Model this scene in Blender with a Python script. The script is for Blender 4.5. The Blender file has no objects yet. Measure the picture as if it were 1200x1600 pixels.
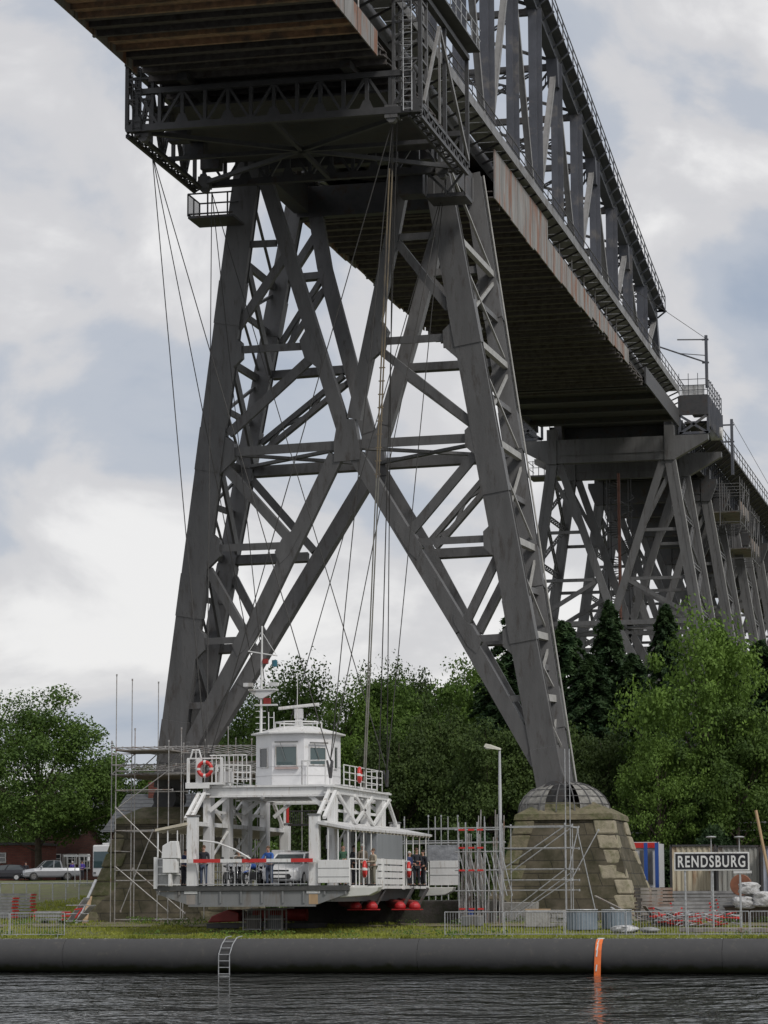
import bpy, math, random
from mathutils import Vector, Matrix
V = Vector
R_ = math.radians
scene = bpy.context.scene
col = scene.collection
random.seed(7)

# ------------------------------------------------------------------ camera
CAM = V((33.81, -136.95, 3.42)); FPX = 4312.0
_pit, _yaw, _rol = R_(7.88), R_(13.35), R_(-0.234)
_fw = V((-math.sin(_yaw), math.cos(_yaw), 0)); _rt = V((math.cos(_yaw), math.sin(_yaw), 0)); _up = V((0, 0, 1))
cF = _fw*math.cos(_pit) + _up*math.sin(_pit)
cU0 = -_fw*math.sin(_pit) + _up*math.cos(_pit)
cR = _rt*math.cos(_rol) + cU0*math.sin(_rol)
cU = cU0*math.cos(_rol) - _rt*math.sin(_rol)
cam = bpy.data.cameras.new('camera'); camo = bpy.data.objects.new('camera', cam); col.objects.link(camo)
m = Matrix((cR, cU, -cF)).transposed().to_4x4(); m.translation = CAM
camo.matrix_world = m
cam.sensor_fit = 'HORIZONTAL'; cam.sensor_width = 36; cam.lens = 36*FPX/1200
cam.clip_start = 1; cam.clip_end = 6000
scene.camera = camo

# ------------------------------------------------------------------ light
SUN_EL, SUN_AZ = R_(48), R_(128)          # azimuth measured from +Y towards +X
w = bpy.data.worlds.new('World'); scene.world = w; w.use_nodes = True
nt = w.node_tree; nt.nodes.clear(); N = nt.nodes.new; Lk = nt.links.new
out = N('ShaderNodeOutputWorld'); bg = N('ShaderNodeBackground'); bg.inputs['Strength'].default_value = 0.10
sky = N('ShaderNodeTexSky'); sky.sky_type = 'NISHITA'; sky.sun_disc = False
sky.sun_elevation = SUN_EL; sky.sun_rotation = SUN_AZ; sky.air_density = 1.0; sky.dust_density = 2.0
tc = N('ShaderNodeTexCoord')
mp = N('ShaderNodeMapping'); mp.inputs['Scale'].default_value = (1, 1, 1.5); mp.inputs['Location'].default_value = (0.37, 0.2, 0.05)
Lk(tc.outputs['Generated'], mp.inputs['Vector'])
def noise(scale, detail, rough, loc=None, dist=0.0):
    n = N('ShaderNodeTexNoise'); n.inputs['Scale'].default_value = scale; n.inputs['Detail'].default_value = detail
    n.inputs['Roughness'].default_value = rough; n.inputs['Distortion'].default_value = dist
    Lk(mp.outputs['Vector'], n.inputs['Vector']); return n
def ramp(src, pts):
    r = N('ShaderNodeValToRGB'); e = r.color_ramp.elements
    while len(e) < len(pts): e.new(0.5)
    for i, (p, c) in enumerate(pts): e[i].position = p; e[i].color = (*c, 1)
    r.color_ramp.interpolation = 'EASE'
    Lk(src, r.inputs['Fac']); return r
n1 = noise(9.0, 8, 0.52, dist=0.35); n2 = noise(4.2, 3, 0.5, dist=.3)
add = N('ShaderNodeMath'); add.operation = 'MULTIPLY_ADD'; add.inputs[1].default_value = 0.64
Lk(n1.outputs['Fac'], add.inputs[0])
ml = N('ShaderNodeMath'); ml.operation = 'MULTIPLY'; ml.inputs[1].default_value = 0.36; Lk(n2.outputs['Fac'], ml.inputs[0]); Lk(ml.outputs[0], add.inputs[2])
cl = ramp(add.outputs[0], [(0.37, (3.7, 4.3, 5.3)), (0.46, (5.1, 5.45, 6.1)), (0.52, (6.7, 6.65, 6.8)), (0.60, (8.9, 8.8, 8.75))])
mx = N('ShaderNodeMix'); mx.data_type = 'RGBA'; mx.inputs['Factor'].default_value = 0.93
Lk(sky.outputs['Color'], mx.inputs[6]); Lk(cl.outputs['Color'], mx.inputs[7])
Lk(mx.outputs[2], bg.inputs['Color']); Lk(bg.outputs[0], out.inputs['Surface'])
sl = bpy.data.lights.new('sun', 'SUN'); sl.energy = 1.9; sl.angle = R_(12); sl.color = (1.0, 0.96, 0.9)
so = bpy.data.objects.new('sun', sl); col.objects.link(so)
sd = V((math.sin(SUN_AZ)*math.cos(SUN_EL), math.cos(SUN_AZ)*math.cos(SUN_EL), math.sin(SUN_EL)))
so.rotation_euler = (-sd).to_track_quat('-Z', 'Y').to_euler(); so.location = (60, -60, 90)
scene.view_settings.view_transform = 'Standard'; scene.view_settings.look = 'None'
scene.view_settings.exposure = 0.0; scene.view_settings.gamma = 1.0

# ------------------------------------------------------------------ placing: where a sight line meets a plane of the place
def ray(x, y): return cF*FPX + cR*(x-600) - cU*(y-800)
def on(x, y, X=None, Y=None, Z=None, D=None):
    r = ray(x, y)
    if D is not None: t = D/FPX
    elif X is not None: t = (X-CAM.x)/r.x
    elif Y is not None: t = (Y-CAM.y)/r.y
    else: t = (Z-CAM.z)/r.z
    return CAM + r*t
def onp(x, y, p0, n):
    r = ray(x, y); return CAM + r*((p0-CAM).dot(n)/r.dot(n))

# ------------------------------------------------------------------ materials
MATS = {}
def mat(name, c, rough=0.6, metal=0.0, var=0.15, scale=3.0, c2=None, c2fac=0.0, c2scale=1.2, bump=0.0, bscale=20.0, streak=False, spec=0.5, trans=0.0, rnd=0.0):
    if name in MATS: return MATS[name]
    m = bpy.data.materials.new(name); m.use_nodes = True; t = m.node_tree; b = t.nodes['Principled BSDF']
    b.inputs['Roughness'].default_value = rough; b.inputs['Metallic'].default_value = metal
    b.inputs['Specular IOR Level'].default_value = spec
    if trans: b.inputs['Transmission Weight'].default_value = trans
    co = t.nodes.new('ShaderNodeTexCoord'); mpn = t.nodes.new('ShaderNodeMapping')
    if streak: mpn.inputs['Scale'].default_value = (1, 1, 0.18)
    t.links.new(co.outputs['Object'], mpn.inputs['Vector'])
    nz = t.nodes.new('ShaderNodeTexNoise'); nz.inputs['Scale'].default_value = scale; nz.inputs['Detail'].default_value = 6; nz.inputs['Roughness'].default_value = 0.65
    t.links.new(mpn.outputs[0], nz.inputs['Vector'])
    rp = t.nodes.new('ShaderNodeValToRGB'); e = rp.color_ramp.elements
    e[0].position = 0.3; e[1].position = 0.7
    e[0].color = (*[x*(1-var) for x in c], 1); e[1].color = (*[min(1, x*(1+var)) for x in c], 1)
    t.links.new(nz.outputs['Fac'], rp.inputs['Fac']); cur = rp.outputs['Color']
    if c2:
        n2 = t.nodes.new('ShaderNodeTexNoise'); n2.inputs['Scale'].default_value = c2scale; n2.inputs['Detail'].default_value = 8; n2.inputs['Roughness'].default_value = 0.7
        t.links.new(mpn.outputs[0], n2.inputs['Vector'])
        r2 = t.nodes.new('ShaderNodeValToRGB'); e2 = r2.color_ramp.elements
        th = 0.68 - 0.36*c2fac; e2[0].position = th-0.05; e2[1].position = th+0.09
        t.links.new(n2.outputs['Fac'], r2.inputs['Fac'])
        mxx = t.nodes.new('ShaderNodeMix'); mxx.data_type = 'RGBA'
        t.links.new(r2.outputs['Color'], mxx.inputs['Factor']); t.links.new(cur, mxx.inputs[6]); mxx.inputs[7].default_value = (*c2, 1)
        cur = mxx.outputs[2]
    if rnd:
        oi = t.nodes.new('ShaderNodeObjectInfo'); hs = t.nodes.new('ShaderNodeHueSaturation')
        mr = t.nodes.new('ShaderNodeMapRange'); mr.inputs['To Min'].default_value = 1-rnd; mr.inputs['To Max'].default_value = 1+rnd
        t.links.new(oi.outputs['Random'], mr.inputs['Value']); t.links.new(mr.outputs[0], hs.inputs['Value']); t.links.new(cur, hs.inputs['Color']); cur = hs.outputs[0]
    t.links.new(cur, b.inputs['Base Color'])
    if bump:
        bn = t.nodes.new('ShaderNodeTexNoise'); bn.inputs['Scale'].default_value = bscale; bn.inputs['Detail'].default_value = 4
        t.links.new(mpn.outputs[0], bn.inputs['Vector'])
        bp = t.nodes.new('ShaderNodeBump'); bp.inputs['Strength'].default_value = bump; bp.inputs['Distance'].default_value = 0.08
        t.links.new(bn.outputs['Fac'], bp.inputs['Height']); t.links.new(bp.outputs[0], b.inputs['Normal'])
    MATS[name] = m; return m
def add_lines(m, axis_scale, dark, width=0.06, bumpd=0.03, orient='z'):
    """joints: dark lines at a regular pitch along one object axis"""
    t = m.node_tree; b = t.nodes['Principled BSDF']
    co = t.nodes.new('ShaderNodeTexCoord'); sx = t.nodes.new('ShaderNodeSeparateXYZ'); t.links.new(co.outputs['Object'], sx.inputs[0])
    mu = t.nodes.new('ShaderNodeMath'); mu.operation = 'MULTIPLY'; mu.inputs[1].default_value = axis_scale; t.links.new(sx.outputs['xyz'.index(orient)], mu.inputs[0])
    fr = t.nodes.new('ShaderNodeMath'); fr.operation = 'FRACT'; t.links.new(mu.outputs[0], fr.inputs[0])
    lt = t.nodes.new('ShaderNodeMath'); lt.operation = 'LESS_THAN'; lt.inputs[1].default_value = width; t.links.new(fr.outputs[0], lt.inputs[0])
    mxx = t.nodes.new('ShaderNodeMix'); mxx.data_type = 'RGBA'
    src = b.inputs['Base Color'].links[0].from_socket
    t.links.new(lt.outputs[0], mxx.inputs['Factor']); t.links.new(src, mxx.inputs[6]); mxx.inputs[7].default_value = (*dark, 1)
    t.links.new(mxx.outputs[2], b.inputs['Base Color'])
def brickmat(name, c1, c2, mortar, sx, sy, bw=0.5, rh=0.25, msize=0.02, dirt=None, rot=None):
    m = bpy.data.materials.new(name); m.use_nodes = True; t = m.node_tree; b = t.nodes['Principled BSDF']; b.inputs['Roughness'].default_value = 0.9
    co = t.nodes.new('ShaderNodeTexCoord'); sp = t.nodes.new('ShaderNodeSeparateXYZ'); cb = t.nodes.new('ShaderNodeCombineXYZ')
    t.links.new(co.outputs['Object'], sp.inputs[0])
    ad = t.nodes.new('ShaderNodeMath'); ad.operation = 'ADD'; t.links.new(sp.outputs[0], ad.inputs[0]); t.links.new(sp.outputs[1], ad.inputs[1])
    t.links.new(ad.outputs[0], cb.inputs[0]); t.links.new(sp.outputs[2], cb.inputs[1])
    br = t.nodes.new('ShaderNodeTexBrick'); br.inputs['Scale'].default_value = sx
    br.inputs['Brick Width'].default_value = bw; br.inputs['Row Height'].default_value = rh; br.inputs['Mortar Size'].default_value = msize
    br.inputs['Color1'].default_value = (*c1, 1); br.inputs['Color2'].default_value = (*c2, 1); br.inputs['Mortar'].default_value = (*mortar, 1)
    t.links.new(cb.outputs[0], br.inputs['Vector'])
    nz = t.nodes.new('ShaderNodeTexNoise'); nz.inputs['Scale'].default_value = 0.9; nz.inputs['Detail'].default_value = 8; nz.inputs['Roughness'].default_value = 0.7
    t.links.new(co.outputs['Object'], nz.inputs['Vector'])
    rp = t.nodes.new('ShaderNodeValToRGB'); rp.color_ramp.elements[0].position = 0.35; rp.color_ramp.elements[1].position = 0.65
    d = dirt or (0.5, 0.5, 0.5)
    rp.color_ramp.elements[0].color = (*d, 1); rp.color_ramp.elements[1].color = (1, 1, 1, 1)
    t.links.new(nz.outputs['Fac'], rp.inputs['Fac'])
    mm = t.nodes.new('ShaderNodeMix'); mm.data_type = 'RGBA'; mm.blend_type = 'MULTIPLY'; mm.inputs['Factor'].default_value = 1.0
    t.links.new(br.outputs['Color'], mm.inputs[6]); t.links.new(rp.outputs['Color'], mm.inputs[7]); t.links.new(mm.outputs[2], b.inputs['Base Color'])
    bp = t.nodes.new('ShaderNodeBump'); bp.inputs['Distance'].default_value = 0.04; bp.inputs['Strength'].default_value = 0.7; bp.invert = True
    t.links.new(br.outputs['Fac'], bp.inputs['Height']); t.links.new(bp.outputs[0], b.inputs['Normal'])
    MATS[name] = m; return m

STEEL = mat('grey_steel_paint', (0.116, 0.115, 0.116), 0.5, 0.0, 0.2, 1.4, (0.068, 0.060, 0.055), 0.26, 3.2, 0.15, 30, streak=True)
STEELD = mat('dark_steel_paint', (0.056, 0.056, 0.059), 0.55, 0.0, 0.3, 2.0, (0.05, 0.032, 0.022), 0.3, 2.0, 0.1, 30)
STEELB = mat('blue_grey_steel_paint', (0.08, 0.085, 0.102), 0.5, 0.0, 0.22, 0.8, (0.16, 0.15, 0.145), 0.25, 0.7)
STEELL = mat('light_and_sunlit_steel', (0.33, 0.325, 0.31), 0.5, 0.0, 0.2, 2.0)  # sunlit tone for right-side lacing; also colours riser pipe and leg edges
GALV = mat('galvanised_steel', (0.42, 0.43, 0.44), 0.45, 0.35, 0.25, 6.0, (0.2, 0.17, 0.15), 0.2, 4.0)
GALVR = mat('rusty_scaffold_tube', (0.38, 0.37, 0.36), 0.5, 0.3, 0.3, 5.0, (0.25, 0.15, 0.10), 0.28, 1.5)
WHITE = mat('white_paint', (0.72, 0.72, 0.71), 0.4, 0.0, 0.07, 3.0, (0.36, 0.29, 0.22), 0.2, 4.5, streak=True)
WHITE2 = mat('weathered_white_paint', (0.62, 0.62, 0.62), 0.5, 0.0, 0.1, 2.0, (0.33, 0.31, 0.27), 0.3, 2.5, streak=True)
GREYP = mat('grey_hull_paint', (0.20, 0.205, 0.205), 0.5, 0.0, 0.15, 2.0, (0.14, 0.12, 0.10), 0.35, 2.0, streak=True)
RED = mat('red_paint', (0.55, 0.035, 0.03), 0.4, 0.0, 0.12, 3.0)
REDD = mat('dark_red_paint', (0.24, 0.025, 0.02), 0.5, 0.0, 0.25, 3.0)
BLACK = mat('black_rubber', (0.02, 0.02, 0.02), 0.6, 0.0, 0.2, 5.0)
GLASS = mat('dark_glass', (0.035, 0.045, 0.05), 0.05, 0.0, 0.1, 1.0, spec=0.9)
GLASSG = mat('green_grey_glass', (0.05, 0.085, 0.09), 0.05, 0.0, 0.1, 1.0, spec=0.9)
ROPE = mat('steel_wire_rope', (0.05, 0.048, 0.045), 0.6, 0.3, 0.2, 3.0)
ROPEY = mat('greased_yellow_rope', (0.24, 0.19, 0.12), 0.6, 0.0, 0.3, 1.5, (0.10, 0.09, 0.08), 0.5, 1.5, streak=True)
SILVER = mat('silver_car_paint', (0.38, 0.39, 0.41), 0.25, 0.5, 0.03, 2.0)
CARW = mat('white_car_paint', (0.72, 0.72, 0.72), 0.25, 0.0, 0.02, 2.0)
CARB = mat('black_car_paint', (0.02, 0.02, 0.025), 0.2, 0.0, 0.1, 2.0)
CHROME = mat('polished_metal', (0.6, 0.6, 0.6), 0.2, 0.9, 0.05, 2.0)
BLUE = mat('blue_paint', (0.03, 0.09, 0.35), 0.4, 0.0, 0.1, 2.0)
WOODN = mat('fresh_wood', (0.42, 0.29, 0.17), 0.8, 0.0, 0.2, 4.0, streak=True)
WOODG = mat('weathered_boards', (0.24, 0.22, 0.20), 0.85, 0.0, 0.4, 1.6, (0.20, 0.11, 0.07), 0.3, 1.0, streak=True)
CONC = mat('concrete', (0.33, 0.32, 0.30), 0.9, 0.0, 0.2, 2.0, (0.18, 0.17, 0.15), 0.3, 1.5, 0.3, 12)
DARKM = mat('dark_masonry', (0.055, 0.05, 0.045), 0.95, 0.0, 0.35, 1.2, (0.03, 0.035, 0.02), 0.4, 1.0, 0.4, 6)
SKIN = mat('skin', (0.50, 0.29, 0.21), 0.55, 0.0, 0.05, 8.0)
BARK = mat('tree_bark', (0.07, 0.055, 0.04), 0.95, 0.0, 0.3, 4.0, bump=0.5, bscale=8)

# ------------------------------------------------------------------ mesh builder
class MB:
    def __init__(s): s.v = []; s.f = []; s.mi = []; s.cur = 0
    def addf(s, vs, fs):
        b = len(s.v); s.v += [tuple(p) for p in vs]; s.f += [tuple(b+i for i in f) for f in fs]; s.mi += [s.cur]*len(fs)
    def box(s, x0, x1, y0, y1, z0, z1):
        if x0 > x1: x0, x1 = x1, x0
        if y0 > y1: y0, y1 = y1, y0
        if z0 > z1: z0, z1 = z1, z0
        s.addf([(x0,y0,z0),(x1,y0,z0),(x1,y1,z0),(x0,y1,z0),(x0,y0,z1),(x1,y0,z1),(x1,y1,z1),(x0,y1,z1)],
               [(0,3,2,1),(4,5,6,7),(0,1,5,4),(1,2,6,5),(2,3,7,6),(3,0,4,7)]); return s
    def cbox(s, c, sx, sy, sz, rz=0.0):
        c = V(c); ca, sa = math.cos(rz), math.sin(rz); vs = []
        for z in (-.5, .5):
            for x, y in ((-.5,-.5),(.5,-.5),(.5,.5),(-.5,.5)):
                X, Y = x*sx, y*sy; vs.append((c.x+X*ca-Y*sa, c.y+X*sa+Y*ca, c.z+z*sz))
        s.addf(vs, [(0,3,2,1),(4,5,6,7),(0,1,5,4),(1,2,6,5),(2,3,7,6),(3,0,4,7)]); return s
    def beam(s, p, q, w, h, n=None, w2=None):
        """w across, h along the direction n (normal of the frame it lies in)"""
        p = V(p); q = V(q); d = (q-p)
        if d.length < 1e-6: return s
        d.normalize(); n = V(n) if n is not None else V((0, 0, 1))
        if abs(d.dot(n.normalized())) > 0.98: n = V((0, 1, 0)) if abs(d.y) < 0.9 else V((1, 0, 0))
        a = d.cross(n).normalized(); b = a.cross(d).normalized(); w2 = w if w2 is None else w2
        vs = []
        for P, W in ((p, w), (q, w2)):
            for i, j in ((-.5,-.5),(.5,-.5),(.5,.5),(-.5,.5)): vs.append(P + a*(W*i) + b*(h*j))
        s.addf(vs, [(0,1,2,3),(7,6,5,4),(0,4,5,1),(1,5,6,2),(2,6,7,3),(3,7,4,0)]); return s
    def lattice(s, p, q, w, n, t=0.12, step=None, fl=None):
        """laced member: two flats with zigzag bars between"""
        p = V(p); q = V(q); d = (q-p); L = d.length; d.normalize(); a = d.cross(V(n)).normalized(); fl = fl or w*0.22
        for k in (-.5, .5): s.beam(p+a*(k*(w-fl)), q+a*(k*(w-fl)), fl, t, n)
        step = step or w*1.1; m = max(1, int(L/step)); sg = 1
        for i in range(m):
            A = p + d*(L*i/m) + a*(sg*.5*(w-fl)); B = p + d*(L*(i+1)/m) - a*(sg*.5*(w-fl)); s.beam(A, B, fl*0.55, t*0.6, n); sg = -sg
        return s
    def tube(s, p, q, r, n=6, r2=None, cap=True):
        p = V(p); q = V(q); d = q-p
        if d.length < 1e-6: return s
        d.normalize(); u = d.orthogonal().normalized(); v = d.cross(u); r2 = r if r2 is None else r2
        vs = [P + (u*math.cos(2*math.pi*k/n) + v*math.sin(2*math.pi*k/n))*rr for P, rr in ((p, r), (q, r2)) for k in range(n)]
        fs = [(k, (k+1) % n, n+(k+1) % n, n+k) for k in range(n)]
        if cap: fs += [tuple(range(n-1, -1, -1)), tuple(range(n, 2*n))]
        s.addf(vs, fs); return s
    def path(s, pts, r, n=5):
        for a, b in zip(pts, pts[1:]): s.tube(a, b, r, n)
        return s
    def torus(s, c, R, r, axis=(0,1,0), n=24, m=8):
        c = V(c); ax = V(axis).normalized(); u = ax.orthogonal().normalized(); v = ax.cross(u)
        vs = []; fs = []
        for i in range(n):
            a = 2*math.pi*i/n; d = u*math.cos(a)+v*math.sin(a)
            for j in range(m):
                b = 2*math.pi*j/m; vs.append(c + d*(R+r*math.cos(b)) + ax*(r*math.sin(b)))
        for i in range(n):
            for j in range(m): fs.append((i*m+j, ((i+1)%n)*m+j, ((i+1)%n)*m+(j+1)%m, i*m+(j+1)%m))
        s.addf(vs, fs); return s
    def ellip(s, c, rx, ry, rz, n=12, m=8, zlo=-1.0):
        c = V(c); vs = []; fs = []
        for j in range(m+1):
            a = -math.pi/2 + math.pi*j/m; z = max(zlo, math.sin(a)); k = math.sqrt(max(0, 1-math.sin(a)**2))
            for i in range(n): vs.append((c.x+rx*k*math.cos(2*math.pi*i/n), c.y+ry*k*math.sin(2*math.pi*i/n), c.z+rz*z))
        for j in range(m):
            for i in range(n): fs.append((j*n+i, j*n+(i+1)%n, (j+1)*n+(i+1)%n, (j+1)*n+i))
        s.addf(vs, fs); return s
    def prism(s, poly, d):
        """planar polygon (3-D points) extruded by the vector d"""
        n = len(poly); d = V(d); vs = [V(p) for p in poly] + [V(p)+d for p in poly]
        s.addf(vs, [tuple(range(n-1, -1, -1)), tuple(range(n, 2*n))] + [(k, (k+1)%n, n+(k+1)%n, n+k) for k in range(n)]); return s
    def frustum(s, c, w0, d0, w1, d1, h, rz=0.0, off=(0, 0)):
        c = V(c); ca, sa = math.cos(rz), math.sin(rz); vs = []
        for z, w_, d_, o in ((0, w0, d0, (0, 0)), (h, w1, d1, off)):
            for x, y in ((-.5,-.5),(.5,-.5),(.5,.5),(-.5,.5)):
                X, Y = x*w_+o[0], y*d_+o[1]; vs.append((c.x+X*ca-Y*sa, c.y+X*sa+Y*ca, c.z+z))
        s.addf(vs, [(0,3,2,1),(4,5,6,7),(0,1,5,4),(1,2,6,5),(2,3,7,6),(3,0,4,7)]); return s

def wloc(o):
    p = V((0, 0, 0))
    while o is not None: p += o.location; o = o.parent
    return p
def link(name, mb, m, parent=None, smooth=False, bevel=0.0, local=False, mats=None):
    me = bpy.data.meshes.new(name)
    off = V((0, 0, 0)) if (parent is None or local) else wloc(parent)
    me.from_pydata([V(v)-off for v in mb.v], [], mb.f); me.materials.append(m)
    if mats:
        for k in mats: me.materials.append(k)
        me.polygons.foreach_set('material_index', mb.mi)
    if smooth: me.polygons.foreach_set('use_smooth', [True]*len(me.polygons))
    me.update()
    o = bpy.data.objects.new(name, me); col.objects.link(o)
    if parent is not None: o.parent = parent
    if bevel:
        b = o.modifiers.new('bevel', 'BEVEL'); b.width = bevel; b.segments = 2; b.limit_method = 'ANGLE'
    return o
def thing(name, label, cat, loc=(0,0,0), group=None, rz=0.0):
    o = bpy.data.objects.new(name, None); o.empty_display_size = 0.3; col.objects.link(o); o.location = loc; o.rotation_euler = (0, 0, rz)
    o['label'] = label; o['category'] = cat
    if group: o['group'] = group
    return o
def tag(o, label, cat, group=None):
    o['label'] = label; o['category'] = cat
    if group: o['group'] = group
    return o
def rebase(o):
    """move a one-mesh thing's origin to its base"""
    vs = o.data.vertices; n = len(vs); c = V((sum(v.co.x for v in vs)/n, sum(v.co.y for v in vs)/n, min(v.co.z for v in vs)))
    o.data.transform(Matrix.Translation(-c)); o.location = c; return o
def single(name, mb, m, label, cat, group=None, **k): return rebase(tag(link(name, mb, m, **k), label, cat, group))
def struct(o, kind='structure'): o['kind'] = kind; return o
def dup(root, loc, rz=0.0, label=None, sc=None):
    r = root.copy(); col.objects.link(r); r.location = loc; r.rotation_euler = (0, 0, rz)
    if sc: r.scale = sc
    if label: r['label'] = label
    for ch in list(root.children):
        c = ch.copy(); col.objects.link(c); c.parent = r
        for g in list(ch.children):
            d = g.copy(); col.objects.link(d); d.parent = c
    return r
# ------------------------------------------------------------------ terrain, water
def sstep(a, b, x):
    t = max(0.0, min(1.0, (x-a)/(b-a))); return t*t*(3-2*t)
def gz(x, y):
    z = 1.62 + 0.42*sstep(-25, -6, y) + 0.35*sstep(0, 35, y)
    left = 1-sstep(-12, 8, x)
    z += sstep(25, 95, y)*(2.3*left + 0.9*(1-left)) + sstep(120, 600, y)*1.5
    return z
xs = [-1600, -900, -500, -300, -200, -140] + [-100+2.5*i for i in range(81)] + [140, 200, 300, 500, 900, 1600]
ys = [-25.9] + [-24+2*i for i in range(20)] + [17+5*i for i in range(26)] + [170, 220, 300, 450, 700, 1200, 2500, 4500]
g = MB(); rg = random.Random(3)
for y in ys:
    for x in xs: g.v.append((x, y, gz(x, y) + (rg.uniform(-.04, .04) if -25 < y < 150 else 0)))
nx = len(xs)
for j in range(len(ys)-1):
    for i in range(nx-1): g.f.append((j*nx+i, j*nx+i+1, (j+1)*nx+i+1, (j+1)*nx+i)); g.mi.append(0)
GRASS = mat('grass_ground', (0.115, 0.125, 0.045), 0.95, 0.0, 0.35, 1.6, (0.12, 0.10, 0.07), 0.42, 0.55, 0.4, 14)
struct(link('ground', g, GRASS, smooth=True))
road = MB(); rp = [(-130, 100), (-40, 103), (-12, 112), (10, 116)]
for (x0, y0), (x1, y1) in zip(rp, rp[1:]):
    for k in range(6):
        a, b = k/6, (k+1)/6; X0, Y0, X1, Y1 = x0+(x1-x0)*a, y0+(y1-y0)*a, x0+(x1-x0)*b, y0+(y1-y0)*b
        base = len(road.v)
        for q in range(6):
            o = -7+q*14/5
            road.v += [(X0, Y0+o, gz(X0, Y0+o)+.06), (X1, Y1+o, gz(X1, Y1+o)+.06)]
        for q in range(5):
            i = base+2*q; road.f.append((i, i+1, i+3, i+2)); road.mi.append(0)
struct(link('road', road, mat('asphalt', (0.10, 0.10, 0.10), 0.9, 0, 0.2, 3.0)))
gp = MB()                                            # worn gravel yard round the piers
for i in range(14):
    for j in range(10):
        x0, y0 = -20+4*i, -13+4*j; b = len(gp.v)
        for (x, y) in ((x0, y0), (x0+4, y0), (x0+4, y0+4), (x0, y0+4)): gp.v.append((x, y, gz(x, y)+.05))
        gp.f.append((b, b+1, b+2, b+3)); gp.mi.append(0)
yard = struct(link('gravel_yard', gp, mat('trodden_gravel', (0.17, 0.145, 0.105), 0.95, 0, 0.3, 2.5, (0.11, 0.12, 0.04), 0.42, 0.35, 0.4, 18)))

wm = bpy.data.materials.new('canal_water'); wm.use_nodes = True; t = wm.node_tree; b = t.nodes['Principled BSDF']
b.inputs['Base Color'].default_value = (0.03, 0.033, 0.03, 1); b.inputs['Roughness'].default_value = 0.03; b.inputs['IOR'].default_value = 1.33
co = t.nodes.new('ShaderNodeTexCoord'); prev = None
for sc_, st, dist, sy in ((0.22, 0.9, 1.1, 0.8), (0.85, 1.0, 0.62, 0.62), (2.8, 0.9, 0.10, 0.7)):
    mpn = t.nodes.new('ShaderNodeMapping'); mpn.inputs['Scale'].default_value = (1, sy, 1); mpn.inputs['Rotation'].default_value = (0, 0, .25)
    t.links.new(co.outputs['Object'], mpn.inputs['Vector'])
    nz = t.nodes.new('ShaderNodeTexNoise'); nz.inputs['Scale'].default_value = sc_; nz.inputs['Detail'].default_value = 3; nz.inputs['Roughness'].default_value = 0.55
    t.links.new(mpn.outputs[0], nz.inputs['Vector'])
    bp = t.nodes.new('ShaderNodeBump'); bp.inputs['Strength'].default_value = st; bp.inputs['Distance'].default_value = dist
    t.links.new(nz.outputs['Fac'], bp.inputs['Height'])
    if prev: t.links.new(prev.outputs[0], bp.inputs['Normal'])
    prev = bp
t.links.new(prev.outputs[0], b.inputs['Normal'])
wv = MB(); wv.v = [(-1600, -1200, .2), (1600, -1200, .2), (1600, -25.5, .2), (-1600, -25.5, .2)]; wv.f = [(0, 1, 2, 3)]; wv.mi = [0]
struct(link('canal_water', wv, wm))

# dark tube fender along the quay, and the quay face behind it
FEND = mat('dark_fender_tube', (0.066, 0.066, 0.067), 0.75, 0.0, 0.07, 2.5, (0.095, 0.09, 0.082), 0.2, 3.0, 0.12, 2, spec=.25)
t = FEND.node_tree; b = t.nodes['Principled BSDF']; co = t.nodes.new('ShaderNodeTexCoord'); sx_ = t.nodes.new('ShaderNodeSeparateXYZ'); t.links.new(co.outputs['Object'], sx_.inputs[0])
nz = t.nodes.new('ShaderNodeTexNoise'); nz.inputs['Scale'].default_value = 1.6; nz.inputs['Detail'].default_value = 8; t.links.new(co.outputs['Object'], nz.inputs['Vector'])
ma_ = t.nodes.new('ShaderNodeMath'); ma_.operation = 'MULTIPLY_ADD'; ma_.inputs[1].default_value = .55; t.links.new(nz.outputs['Fac'], ma_.inputs[0]); t.links.new(sx_.outputs[2], ma_.inputs[2])
mr = t.nodes.new('ShaderNodeMapRange'); mr.inputs['From Min'].default_value = .50; mr.inputs['From Max'].default_value = .66; mr.inputs['To Min'].default_value = 1; mr.inputs['To Max'].default_value = 0; t.links.new(ma_.outputs[0], mr.inputs['Value'])
mm = t.nodes.new('ShaderNodeMix'); mm.data_type = 'RGBA'; t.links.new(mr.outputs[0], mm.inputs['Factor']); t.links.new(b.inputs['Base Color'].links[0].from_socket, mm.inputs[6]); mm.inputs[7].default_value = (.028, .032, .014, 1); t.links.new(mm.outputs[2], b.inputs['Base Color'])
qf = MB(); qf.box(-160, 160, -26.1, -25.6, -0.6, 1.58)
struct(link('quay_wall', qf, CONC))
xj = on(103, 1500, Y=-26.8).x; joints = [-70, xj, xj+14.5, xj+29, xj+43.5, 60]
cuts = [on(x, 1490, Y=-27).x for x in (103, 655, 1130)]
edges = [-60.0] + cuts + [50.0]
fl_ = ['long dark fender tube left of the crowd barrier end', 'long dark fender tube that carries the small steel ladder', 'long dark fender tube under the orange and white mat', 'dark fender tube at the right edge of the quay']
for i, (a, b_) in enumerate(zip(edges, edges[1:])):
    mb = MB(); mb.tube((a+.006, -26.75, .93), (b_-.006, -26.75, .93), .69, 48, None, False)
    o = tag(link('fender_tube', mb, FEND, smooth=False), fl_[i], 'fender', 'fender tubes along the quay'); 
    for p_ in o.data.polygons: p_.use_smooth = len(p_.vertices) == 4
    rebase(o)
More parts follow.
